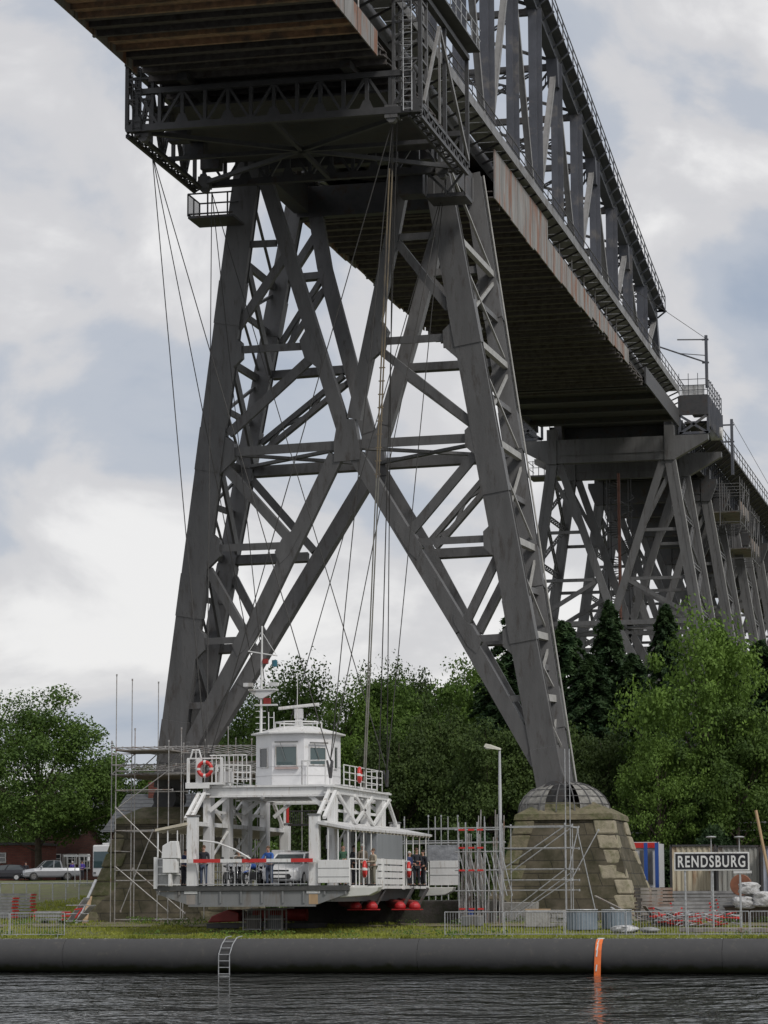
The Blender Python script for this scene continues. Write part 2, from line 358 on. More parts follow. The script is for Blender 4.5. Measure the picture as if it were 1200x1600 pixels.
# ladder
lad = thing('quay_ladder', 'small galvanised ladder hooked over the dark fender tube', 'ladder', on(350, 1500, Y=-27.6))
L0 = on(341.5, 1518, Y=-27.62); L1 = on(358.5, 1518, Y=-27.62)
for A in (L0, L1):
    pts = [V((A.x, -27.62, .1)), V((A.x, -27.62, 1.0)), V((A.x+.08, -27.45, 1.4)), V((A.x+.16, -27.1, 1.68)), V((A.x+.2, -26.5, 1.72))]
    link('rail', MB().path(pts, .022, 6), GALV, lad)
for k in range(6):
    z = .22+.26*k; y = -27.62 if z < 1.05 else -27.62+(z-1.05)*.75; dx = max(0, z-1.0)*.2
    link('rung', MB().tube((L0.x+dx, y, z), (L1.x+dx, y, z), .018, 6), GALV, lad)
# orange marker mat
A = on(931, 1490, Y=-27.55)
om = thing('marker_mat', 'orange and white striped mat hung over the fender tube', 'marker', (A.x, -27.55, .3))
for k in range(7):
    a0 = math.pi*.5+.18*k if False else 0
ang = [R_(75+19*k) for k in range(7)]
prof = [(-26.75+math.cos(R_(a_))*.72, .93+math.sin(R_(a_))*.72) for a_ in (80, 112, 138, 160, 180)]+[(-27.52, .62), (-27.53, .36), (-27.53, .12)]
for k in range(7):
    (y0, z0), (y1, z1) = prof[k], prof[k+1]; tilt = .008*k
    mb = MB(); mb.prism([(A.x-.13-tilt+.1, y0, z0), (A.x+.13-tilt+.1, y0, z0), (A.x+.13-tilt-.008+.1, y1, z1), (A.x-.13-tilt-.008+.1, y1, z1)], (0, -.03, .01))
    link('band', mb, mat('orange_plastic', (0.75, 0.17, 0.04), .5, 0, .1, 3) if k != 0 else WHITE2, om)
    if k in (1, 2, 3, 5):
        mb = MB(); mb.prism([(A.x-.05-tilt+.1, y0-.04, z0), (A.x+.0-tilt+.1, y0-.04, z0), (A.x-.03-tilt+.1, y1-.04, z1), (A.x-.085-tilt+.1, y1-.04, z1)], (0, -.01, .0)); link('stripe', mb, WHITE2, om)

# ------------------------------------------------------------------ main pier (near)
KF, KR = 0.1296, 0.19
Z0 = 8.2
nF = V((0, 1, KF)).normalized(); nR = V((0, 1, -KR)).normalized(); p0 = V((0, 0, Z0))
def F_(x, y): return onp(x, y, p0, nF)
def B_(x, y): return onp(x, y, p0, nR)
pier = thing('lattice_pier', 'tall dark grey steel lattice pier standing on the quay behind the white ferry', 'bridge pier', (0, 0, 2.0), 'steel piers of the high bridge')
def poly(name, pts, w, h, n, m=None, w2=None):
    mb = MB(); q = len(pts)-1
    for i, (a, b) in enumerate(zip(pts, pts[1:])):
        d = (b-a).normalized()
        mb.beam(a - (d*(w*.08) if i else d*0), b, w if w2 is None else w+(w2-w)*i/q, h, n, None if w2 is None else w+(w2-w)*(i+1)/q)
    return link(name, mb, m or STEEL, pier)
def box_leg(p, q, w, h, n, open_side=True):
    """riveted box leg: two flange plates with a recessed web"""
    mb = MB(); mb.beam(p, q, w, h*.72, n)
    d = (V(q)-V(p)).normalized(); nn = V(n)
    for s in (-1, 1): mb.beam(V(p)+nn*(s*h*.5), V(q)+nn*(s*h*.5), w+.10, .045, n)
    L = (V(q)-V(p)).length
    for k in range(1, int(L/7.6)+1):
        c = V(p)+d*(k*7.6); mb.beam(c-d*1.1, c+d*1.1, w+.14, h+.13, n)
    return mb
LT, LB = F_(391, 245), F_(262, 1232); RT, RB = F_(684, 275), F_(862, 1232)
RRT, RRB = B_(738, 275), B_(883, 1232); RLT, RLB = B_(466, 300), B_(291, 1232)
# keep the legs straight and the pier symmetric about the bridge axis
for p_, q_ in ((LT, LB), (RT, RB)): link('leg', box_leg(p_, q_, 1.24, .62, nF), STEEL, pier)
for p_, q_ in ((RLT, RLB), (RRT, RRB)): link('leg', box_leg(p_, q_, .86, .62, nR), STEEL, pier)
C0 = F_(542, 690)
for pts in ([F_(409, 262), F_(538, 672)], [F_(634, 262), F_(609, 392), F_(554, 655)], [F_(558, 712), F_(724, 985), F_(842, 1192)], [F_(526, 712), F_(395, 985), F_(283, 1192)]):
    poly('cross_diagonal', pts, .76 if pts[0].z < 30 else .70, .55, nF)
link('gusset_plate', MB().prism([F_(530, 655)-nF*.33, F_(556, 655)-nF*.33, F_(562, 690)-nF*.33, F_(566, 718)-nF*.33, F_(524, 722)-nF*.33, F_(524, 690)-nF*.33], nF*.66), STEEL, pier)
for a, b, w_ in (((340, 708), (526, 696), .62), ((560, 694), (760, 683), .62), ((372, 547), (492, 540), .5), ((590, 534), (715, 526), .5), ((328, 857), (455, 852), .5), ((632, 848), (775, 841), .5),
                 ((303, 1003), (392, 999), .45), ((728, 999), (806, 994), .45), ((283, 1104), (326, 1101), .4), ((782, 1093), (828, 1090), .4), ((390, 382), (432, 380), .45), ((625, 371), (690, 367), .45)):
    poly('tie_beam', [F_(*a), F_(*b)], w_*.74, .36, nF)
for a, b, w_ in (((358, 678), (494, 553), .62), ((350, 728), (458, 848), .62), ((326, 890), (384, 990), .55), ((372, 512), (448, 398), .55), ((585, 540), (737, 660), .52), ((745, 708), (638, 836), .62), ((777, 872), (724, 982), .6), ((622, 380), (702, 482), .55)):
    poly('brace', [F_(*a), F_(*b)], w_*.74, .40, nF)
for pts in ([B_(488, 300), B_(508, 420), B_(577, 680), B_(583, 702)], [B_(706, 290), B_(645, 520), B_(602, 668), B_(589, 705)], [B_(595, 738), B_(662, 850), B_(732, 980), B_(852, 1195)], [B_(575, 748), B_(378, 1075), B_(305, 1195)]):
    poly('cross_diagonal', pts, .78, .55, nR)
link('gusset_plate', MB().prism([B_(575, 690)-nR*.33, B_(600, 690)-nR*.33, B_(606, 745)-nR*.33, B_(568, 752)-nR*.33], nR*.66), STEEL, pier)
for a, b, w_ in (((398, 738), (572, 727), .7), ((602, 725), (815, 712), .7), ((427, 587), (545, 578), .55), ((635, 576), (790, 567), .55), ((370, 876), (482, 871), .6), ((680, 866), (830, 858), .6), ((340, 1015), (400, 1012), .55), ((748, 1003), (853, 998), .55), ((452, 436), (506, 431), .5), ((668, 428), (762, 422), .5)):
    poly('tie_beam', [B_(*a), B_(*b)], w_*.82, .36, nR)
for a, b in (((508, 440), (445, 540)), ((542, 592), (412, 698)), ((762, 752), (676, 852))):
    link('laced_brace', MB().lattice(B_(*a), B_(*b), .75, nR, .3, 1.4, .27), STEEL, pier)
for a, b in (((396, 752), (492, 862)), ((366, 903), (412, 992)), ((790, 905), (748, 988)), ((640, 590), (775, 690)), ((672, 436), (752, 520)), ((500, 360), (455, 430))):
    poly('brace', [B_(*a), B_(*b)], .42, .40, nR)
for (x_, y_, dx, dy, s_) in ((492, 545, .28, .96, -1), (586, 533, -.25, .97, 1), (456, 850, -.47, .88, -1), (636, 844, .5, .86, 1), (389, 995, -.47, .88, -1), (728, 990, .5, .86, 1)):
    c_ = F_(x_, y_); u_ = (F_(x_+dx*20, y_+dy*20)-c_).normalized(); h_ = V((s_, 0, 0)); h_ = (h_-nF*h_.dot(nF)).normalized()
    link('gusset_plate', MB().prism([c_-u_*1.15-nF*.3, c_-u_*.45+h_*.62-nF*.3, c_+u_*.45+h_*.62-nF*.3, c_+u_*1.15-nF*.3, c_+u_*.7-h_*.22-nF*.3, c_-u_*.7-h_*.22-nF*.3], nF*.6), STEEL, pier)
for (x_, y_, s_) in ((352, 550, 1), (723, 528, -1), (341, 707, 1), (757, 684, -1), (318, 858, 1), (786, 842, -1), (294, 1004, 1), (816, 996, -1)):
    c_ = F_(x_, y_); h_ = V((s_, 0, 0)); z_ = V((0, -KF, 1)); link('gusset_plate', MB().prism([c_-z_*1.25-nF*.32, c_-z_*.4+h_*.95-nF*.32, c_+z_*.4+h_*.95-nF*.32, c_+z_*1.25-nF*.32], nF*.55), STEEL, pier)
# side frames: struts and lacing between the front and the rear leg
def along(a, b, y):
    """point of the leg a-b at picture height y"""
    A_, B2 = V(a)-CAM, V(b)-CAM; g_ = lambda d: FPX*d.dot(cU)+(y-800)*d.dot(cF)
    t_ = g_(A_)/(g_(A_)-g_(B2)); return V(a)+(V(b)-V(a))*t_
def at_z(a, b, z): return V(a)+(V(b)-V(a))*((z-a[2])/(b[2]-a[2]))
lev = [along(RT, RB, y).z for y in (372, 533, 690, 843, 990, 1090)]
for side, (fa, fb, ra, rb) in ((1, (RT, RB, RRT, RRB)), (-1, (LT, LB, RLT, RLB))):
    sn = V((1, 0, .13*side)).normalized()
    ed = V((side*.42, 0, 0))
    for i, z in enumerate(lev):
        a_, b_ = at_z(fa, fb, z)+ed, at_z(ra, rb, z)+ed*.7
        link('side_strut', MB().beam(a_, b_, .36, .25, sn), STEELL if side > 0 else STEEL, pier)  # right side painted lighter: sunlight put into the steel colour
        zn = lev[i+1] if i+1 < len(lev) else z-3.2
        zb = zn+.3
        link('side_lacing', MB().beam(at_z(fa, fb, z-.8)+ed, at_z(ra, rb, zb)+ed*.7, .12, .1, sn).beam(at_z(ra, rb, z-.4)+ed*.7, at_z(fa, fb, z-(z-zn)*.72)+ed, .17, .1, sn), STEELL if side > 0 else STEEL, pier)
        mz = (z+zn)/2; q1 = at_z(fa, fb, mz)+ed*.6; q2 = at_z(ra, rb, mz)+ed*.4
        link('side_strut', MB().beam(q1, q2, .3, .2, sn), STEEL, pier)
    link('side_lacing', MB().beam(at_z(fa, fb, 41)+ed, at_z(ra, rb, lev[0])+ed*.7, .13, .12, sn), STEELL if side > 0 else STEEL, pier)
    # inner batten wall of the leg pair seen from the other side
    e2 = V((-side*.45, 0, 0))
    for i, z in enumerate(lev[:-1]):
        zn = lev[i+1]
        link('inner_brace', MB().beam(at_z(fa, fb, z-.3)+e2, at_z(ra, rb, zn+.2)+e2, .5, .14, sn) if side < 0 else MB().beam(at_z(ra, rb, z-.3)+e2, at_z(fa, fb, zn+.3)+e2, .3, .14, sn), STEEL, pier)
# horizontal cross bracing at the waist
zw = C0.z
wl, wr, rl, rr = at_z(LT, LB, zw-.3), at_z(RT, RB, zw-.3), at_z(RLT, RLB, zw-.2), at_z(RRT, RRB, zw-.2)
fc, rc = V((0, wl.y, zw-.3)), V((0, rl.y, zw-.3))
for a, b in ((wl, rc), (rl, fc), (fc, rr), (rc, wr)): link('waist_brace', MB().beam(a, b, .28, .16, (0, 0, 1)), STEEL, pier)
# riser pipe / ladder on the rear right leg
e = V((.6, .1, 0)); link('riser_pipe', MB().tube(RRT+e, RRB+e, .05, 6), STEELL, pier)
# foot shoes
for s, bx in ((1, F_(863, 1200)), (-1, F_(270, 1200))):
    x0 = s*10.1
    mb = MB(); a = [F_(826, 1150), F_(859, 1150), F_(884, 1215), F_(884, 1236), F_(846, 1232), F_(836, 1205)]
    if s < 0: a = [V((-p.x, p.y, p.z)) for p in a]
    mb.prism([p+V((0, -.32, 0)) for p in a], V((0, 1.1, 0)))
    link('foot_shoe', mb, STEEL, pier, bevel=.05)
    mb = MB(); c = V((s*10.15, 0.05, 8.35)); mb.tube(c-V((0, .9, 0)), c+V((0, .9, 0)), .62, 20); mb.frustum((s*10.3, 0.05, 7.25), 2.0, 1.8, .9, 1.4, .9)
    link('bearing', mb, STEELD, pier)
# head: girder across the legs under the deck
for y_, nn_ in ((-4.1, nF), (6.1, nR)):
    link('head_girder', MB().box(-4.9, 4.9, y_-.35, y_+.35, 40.2, 41.9), STEELD, pier)
for x_ in (-4.6, 4.6): link('head_girder', MB().box(x_-.4, x_+.4, -3.6, 5.6, 40.4, 41.95), STEELD, pier)
link('gusset_plate', MB().prism([B_(452, 300), B_(486, 300), B_(482, 338), B_(468, 345), B_(455, 335)], nR*.3), STEEL, pier)

# stone pedestals
ST = brickmat('stone_blocks', (0.13, 0.11, 0.075), (0.10, 0.085, 0.06), (0.05, 0.043, 0.033), 1.0, 1.0, 1.5, .62, .02, (0.30, 0.33, 0.20))
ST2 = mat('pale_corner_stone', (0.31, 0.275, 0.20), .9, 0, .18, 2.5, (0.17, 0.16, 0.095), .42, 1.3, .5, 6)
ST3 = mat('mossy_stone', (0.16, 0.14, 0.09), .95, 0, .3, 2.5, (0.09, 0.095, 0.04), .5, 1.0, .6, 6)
from mathutils import noise as mnoise
def rough_block(c, w0, w1, h, nu=14, nv=12, amp=.10, flare=.5):
    """battered masonry block with flared foot and uneven faces"""
    mb = MB(); per = []
    for k in range(4*nu):
        q, u = divmod(k, nu); u = u/nu-.5; per.append(((u, -.5), (.5, u), (-u, .5), (-.5, -u))[q])
    for j in range(nv+1):
        f_ = j/nv; g_ = (1-f_)**1.35*flare+(1-f_)*(1-flare); w_ = w1+(w0-w1)*g_
        for (u, v) in per:
            p = V((c.x+u*w_, c.y+v*w_*1.06, c.z+h*f_)); n_ = mnoise.noise(p*1.7)*amp+mnoise.noise(p*.5)*amp*1.6
            d = V((u, v, 0)).normalized(); mb.v.append(tuple(p+d*n_))
    P_ = 4*nu
    for j in range(nv):
        for k in range(P_): mb.f.append((j*P_+k, j*P_+(k+1) % P_, (j+1)*P_+(k+1) % P_, (j+1)*P_+k)); mb.mi.append(0)
    mb.f.append(tuple(range(nv*P_, (nv+1)*P_))); mb.mi.append(0); return mb
for s, lab in ((1, 'battered granite pedestal under the right leg of the near pier, with domed net cover'), (-1, 'battered granite pedestal under the left leg of the near pier, beside the ferry booth')):
    px = 10.35*s+.5; gb = 1.9
    ped = thing('stone_pedestal', lab, 'pedestal', (px, 0.3, gb), 'stone pedestals of the near pier')
    link('masonry_block', rough_block(V((px, .3, gb)), 7.9, 4.75, 5.1), ST, ped)
    for cx, cy in ((-1, -1), (1, -1), (1, 1), (-1, 1)):
        mb = MB(); rk = random.Random(cx*3+cy+s)
        for k in range(7):
            f0, f1 = k/7+.004, (k+1)/7-.004
            G = lambda f_: 4.75/2+(7.9-4.75)/2*((1-f_)**1.35*.5+(1-f_)*.5)
            e_ = .02+rk.uniform(0, .04); l = rk.uniform(.65, 1.35); l2 = 2.1-l
            def cn(f, dx, dy): h_ = G(f); return V((px+cx*(h_+e_-dx), .3+cy*(h_*1.06+e_-dy), gb+5.1*f))
            vs = [cn(f0, 0, 0), cn(f0, l, 0), cn(f0, l, l2), cn(f0, 0, l2), cn(f1, 0, 0), cn(f1, l, 0), cn(f1, l, l2), cn(f1, 0, l2)]
            mb.addf(vs, [(0,3,2,1),(4,5,6,7),(0,1,5,4),(1,2,6,5),(2,3,7,6),(3,0,4,7)])
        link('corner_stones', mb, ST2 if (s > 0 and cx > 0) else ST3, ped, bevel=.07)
    link('cornice', rough_block(V((px, .3, gb+5.1)), 4.95, 4.85, .26, 10, 2, .05, 0), ST3, ped)
    link('cap_stone', rough_block(V((px, .3, gb+5.37)), 4.8, 2.6, .62, 12, 6, .06, -.25), ST3, ped)
    if s > 0:
        mb = MB(); Rr = 2.35
        for k in range(16):                     # domed cage with net
            a = math.pi*2*k/16; pts = [V((px-.4+Rr*math.cos(a)*math.cos(q), .3+Rr*math.sin(a)*math.cos(q), gb+5.5+1.6*math.sin(q))) for q in [math.pi/2*j/6 for j in range(6)]]
            mb.path(pts, .035, 4)
        for j in range(1, 5):
            q = math.pi/2*j/6; pts = [V((px-.4+Rr*math.cos(2*math.pi*k/20)*math.cos(q), .3+Rr*math.sin(2*math.pi*k/20)*math.cos(q), gb+5.5+1.6*math.sin(q))) for k in range(21)]
            mb.path(pts, .02, 4)
        link('cage_bars', mb, STEEL, ped)
        mb = MB()
        for k in range(24):
            if k in (17, 18, 19): continue
            for j in range(7):
                q0, q1 = math.pi/2*j/8, math.pi/2*(j+1)/8; a0, a1 = 2*math.pi*k/24, 2*math.pi*(k+1)/24; rr_ = Rr-.03
                mb.addf([(px-.4+rr_*math.cos(a)*math.cos(q), .3+rr_*math.sin(a)*math.cos(q), gb+5.5+1.58*math.sin(q)) for a, q in ((a0, q0), (a1, q0), (a1, q1), (a0, q1))], [(0, 1, 2, 3)])
        link('net_cover', mb, mat('grey_net', (0.2, 0.195, 0.18), .9, 0, .6, 3), ped)

# ------------------------------------------------------------------ bridge superstructure
XB = 5.65; ZB = 41.3
bridge = thing('truss_bridge', 'dark grey railway truss span running from overhead to the second pier', 'bridge', (0, 35, 41.3))
def bl(name, mb, m, **k): return link(name, mb, m, bridge, **k)
Y0, Y1 = -62.0, 85.0
XT = 4.3
def ztop(y):
    pts = [(-70, 57), (-35, 60.0), (0, 63.6), (12, 62.4), (29.2, 59.3), (46.3, 56.6), (61.5, 53.9), (80.6, 50.9), (83, 50.6)]
    for (a, za), (b, zb) in zip(pts, pts[1:]):
        if y <= b: return za+(zb-za)*(y-a)/(b-a)
    return pts[-1][1]
def zbot(y): return 44.0-.45*sstep(30, 85, y)
PS = 7.8; ny = int((83+62)/PS); yn = [83-PS*k for k in range(ny+1)][::-1]
for s in (-1, 1):
    x = XT*s
    mb = MB()
    for a, b in zip(yn, yn[1:]): mb.beam((x, a, ztop(a)-.55), (x, b, ztop(b)-.55), .62, .9, (0, 0, 1))
    for a, b in zip(yn, yn[1:]): mb.beam((x, a, ztop(a)+.0), (x, b, ztop(b)+.0), .8, .06, (0, 0, 1))
    bl('top_chord', mb, STEELB)
    mb = MB()
    for a, b in zip(yn, yn[1:]): mb.beam((x, a, zbot(a)), (x, b, zbot(b)), .6, 1.0, (0, 0, 1))
    bl('bottom_chord', mb, STEELD)
    for i, y in enumerate(yn):
        major = (len(yn)-1-i) % 2 == 0
        if y >= 82: 
            mb = MB(); mb.beam((x, y-.2, ztop(y)-.5), (x, y+3.0, zbot(y)+.5), .55, .75, (0, 1, 0)); bl('end_post', mb, STEELB); continue
        wv_ = .5 if not major else .42
        if s > 0: mb = MB().beam((x, y, zbot(y)+.3), (x, y, ztop(y)-.9), wv_, .5, (0, 1, 0)); mb.beam((x+.27, y, zbot(y)+.3), (x+.27, y, ztop(y)-.9), .05, wv_+.1, (1, 0, 0))
        else: mb = MB().lattice((x, y, zbot(y)+.3), (x, y, ztop(y)-.9), .75, (1, 0, 0), .3, .9)
        bl('vertical', mb, STEELB)
        if i+1 < len(yn):
            yb = yn[i+1]; up_ = major
            a = (x, y, (ztop(y)-1.0) if not up_ else zbot(y)+.5); b = (x, yb, (ztop(yb)-1.0) if up_ else zbot(yb)+.5)
            # diagonals climb to the major nodes
            a = (x, y, ztop(y)-1.0 if major else zbot(y)+.5); b = (x, yb, zbot(yb)+.5 if major else ztop(yb)-1.0)
            mb = MB(); 
            if s > 0:
                mb.beam(a, b, .2, .34, (1, 0, 0)); mb.beam(V(a)+V((.19, 0, 0)), V(b)+V((.19, 0, 0)), .27, .04, (1, 0, 0))
            else: mb.lattice(a, b, .7, (1, 0, 0), .25, .8)
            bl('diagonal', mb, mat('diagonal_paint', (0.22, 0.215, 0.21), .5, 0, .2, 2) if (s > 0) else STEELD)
    for i, y in enumerate(yn[:-1]):
        if (len(yn)-1-i) % 2 == 0: bl('gusset_plate', MB().prism([(x-.36, y-1.1, ztop(y-1.1)-.9), (x-.36, y+1.1, ztop(y+1.1)-.9), (x-.36, y+.5, ztop(y)-2.6), (x-.36, y-.5, ztop(y)-2.6)], (.72, 0, 0)), STEELB)
# portal frames and upper wind bracing
for i, y in enumerate(yn):
    mb = MB(); zt_ = ztop(y)
    mb.box(-XT, XT, y-.2, y+.2, zt_-1.3, zt_-.9)
    if i % 2 == 0:
        for a, b in (((-XT, y, zt_-1.2), (-XT+2.3, y, zt_-4.2)), ((XT, y, zt_-1.2), (XT-2.3, y, zt_-4.2)), ((-XT, y, 52), (XT, y, 52)), ((-XT, y, 51), (-XT+3, y, 52)), ((XT, y, 51), (XT-3, y, 52))):
            mb.lattice(a, b, .5, (0, 1, 0), .15, .6)
    bl('portal_frame', mb, STEELD)
mb = MB()
for a, b in zip(yn, yn[1:]): mb.lattice((-XT, a, ztop(a)-.7), (XT, b, ztop(b)-.7), .35, (0, 0, 1), .1); mb.lattice((XT, a, ztop(a)-.7), (-XT, b, ztop(b)-.7), .35, (0, 0, 1), .1)
bl('wind_bracing', mb, STEELD)
# top chord walkway with railing
for s in (-1, 1):
    mb = MB(); xo = s*5.25
    for a, b in zip(yn, yn[1:]):
        mb.prism([(s*4.7, a, ztop(a)-.15), (xo, a, ztop(a)-.15), (xo, b, ztop(b)-.15), (s*4.7, b, ztop(b)-.15)], (0, 0, .07))
    bl('walkway_plate', mb, STEELB)
    mb = MB(); yy = Y0
    y_ = yn[0]
    for h in (1.1, .6):
        for a, b in zip(yn, yn[1:]): mb.tube((xo, a, ztop(a)-.1+h), (xo, b, ztop(b)-.1+h), .04, 5)
    k = yn[0]
    while k <= 83.01:
        mb.tube((xo, k, ztop(k)-.2), (xo, k, ztop(k)+1.0), .045, 5); mb.beam((s*4.6, k, ztop(k)-.75), (xo+s*.1, k, ztop(k)-.18), .12, .1, (0, 1, 0)); k += 1.95
    z_ = ztop(83); mb.tube((xo, 83, z_+1), (s*4.3, 83, z_+1), .04, 5); mb.beam((xo, 83, z_-.2), (-xo, 83, z_-.2), .3, .1)
    bl('walkway_railing', mb, STEELB)
# deck: stringers, sleepers and side walkways
mb = MB(); mb.box(-4.0, 4.0, Y0, Y1+1, 43.9, 44.3); 
for x in (-2.8, -1, 1, 2.8): mb.box(x-.18, x+.18, Y0, Y1, 42.9, 43.88)
bl('track_deck', mb, STEELD)
mb = MB()
for y in yn: mb.box(-XT+.32, XT-.32, y-.25, y+.25, 42.7, 43.86)
for a, b in zip(yn, yn[1:]): mb.beam((-XT, a, 42.65), (XT, b, 42.65), .3, .12); mb.beam((XT, a, 42.5), (-XT, b, 42.5), .3, .12)
bl('floor_beams', mb, STEELD)
for s in (-1, 1):
    xa, xb = s*4.75, s*6.0
    mb = MB(); k = Y0
    while k < Y1-2: mb.prism([(xa, k, zbot(k)+.35), (xb, k, zbot(k)+.35), (xb, k+1.9, zbot(k)+.35), (xa, k+1.9, zbot(k)+.35)], (0, 0, .08)); k += 2.0
    bl('deck_walkway', mb, GALV)
    mb = MB(); mb.prism([(xb, Y0, 44.25), (xb, 30, 44.25), (xb, Y1, 43.8), (xb, Y1, 44.35), (xb, 30, 44.8), (xb, Y0, 44.8)], (s*.05, 0, 0))
    bl('fascia_plate', mb, mat('weathered_light_grey_paint', (0.21, 0.21, 0.215), .6, 0, .25, 1.2, (0.11, .1, .09), .35, .8))
    mb = MB(); k = Y0
    while k < Y1+8: mb.tube((xb, k, zbot(min(k, 85))+.4), (xb, k, zbot(min(k, 85))+1.55), .03, 4); mb.beam((s*4.5, k, zbot(min(k, 85))-.3), (xb, k, zbot(min(k, 85))+.35), .1, .1, (0, 1, 0)); k += 1.9
    for h in (1.5, 1.0): 
        mb.tube((xb, Y0, 44+.0+h+.05), (xb, 30, 44+h+.05), .035, 5); mb.tube((xb, 30, 44+h+.05), (xb, Y1+8, 43.55+h+.05), .035, 5)
    bl('deck_railing', mb, STEELD)
# end cross girder and outer gusset near pier 2
mb = MB(); mb.box(-5.6, 5.6, 66, 85, 41.6, 42.0)
for y in (67, 72, 77, 82): mb.box(-5.8, 5.8, y-.2, y+.2, 41.2, 41.6)
for s in (-1, 1): mb.prism([(s*5.8, 66, 41.3), (s*5.8, 85.5, 41.2), (s*5.8, 85.5, 42.6), (s*5.8, 66, 42.6)], (s*.12, 0, 0))
bl('end_deck_panel', mb, STEELD)

# ------------------------------------------------------------------ hanging work platform (boarded formwork under the deck)
PLD = mat('dark_tarred_boards', (0.12, 0.108, 0.104), .9, 0, .35, 3.0, (0.075, 0.06, 0.05), .25, 1.4)
PLB = mat('brown_plywood_boards', (0.44, 0.28, 0.18), .85, 0, .3, 3.0, (0.20, 0.16, 0.13), .45, .9)
SIDE = mat('grey_and_rust_side_boards', (0.27, 0.265, 0.26), .85, 0, .25, 1.8, (0.25, 0.12, 0.075), .42, 1.1, streak=True)
add_lines(SIDE, .42, (0.08, .07, .06), .05, orient='y')
plat = thing('work_platform', 'boarded scaffold platform hung beneath the bridge deck with stepped timber underside', 'scaffold platform', (0, 10, 41.3))
rp_ = random.Random(11); y = Y0+1; k = 0
bayl = []
while y < 66:
    L = 2.5+rp_.uniform(-.25, .25)
    inpier = -6.5 < y < 7.5
    dz = rp_.uniform(-.12, .12); zl = ZB+dz; xl = -XB+rp_.uniform(-.18, .12); xr = XB+rp_.uniform(-.03, .03)
    if y > 35: xl = -XB
    if not inpier:
        mb = MB(); n_st = 3
        for q in range(n_st):                      # overlapping board strips, each a shallow saw tooth
            ya, yb = y+L*q/n_st, y+L*(q+1)/n_st+.12; e_ = rp_.uniform(-.14, .1); lo, hi_ = zl+.10*(q % 2), zl+.10*(q % 2)+rp_.uniform(.05, .16)
            mb.prism([(xl+e_, ya, lo), (xl+e_, yb, hi_), (xl+e_, yb, hi_+.07), (xl+e_, ya, lo+.07)], (xr-xl-e_, 0, 0))
        mb.box(xl-.1, xr-.04, y+L-.2, y+L-.02, zl-.2, zl+.3)
        mb.box(xl-.05, xr-.04, y+L*.5, y+L*.5+.12, zl-.1, zl+.2)
        mb.box(xl+.1, xr-.04, y, y+L, zl+.34, zl+.4)
        m_ = PLB if (y < -23.5 and (y < -33 or k % 2)) else PLD
        link('board_bay', mb, m_, plat)
    y += L; k += 1
for (a, b) in ((Y0+1, -19.5), (8.0, 58.0)):
    for s in (-1, 1):
        if a < 0: mb = MB().prism([(s*XB+.02*s, a, 40.95), (s*XB+.02*s, b, 40.95), (s*XB+.02*s, b, 42.1), (s*XB+.02*s, a, 42.1)], (s*.06, 0, 0))
        else:
            mb = MB(); yy = a; rr2 = random.Random(5+s)
            while yy < b:
                zt2 = 43.95 if yy < 24.5 else 42.75-.35*sstep(25, 58, yy)+rr2.uniform(-.05, .05)
                zb2 = 41.1+rr2.uniform(-.1, .12)+ (0.25 if yy > 40 else 0)
                mb.box(s*(XB+.02), s*(XB+.09), yy, yy+2.36, zb2, zt2); yy += 2.4
        link('side_boarding', mb, SIDE, plat)
for s in (-1, 1):
    mb = MB(); yy = -55
    while yy < 60:
        if not -20 < yy < 8: mb.tube((s*5.3, yy, ZB+.3), (s*5.3, yy, 44.3), .05, 5)
        yy += 4.8
    link('hanger_tube', mb, GALVR, plat)
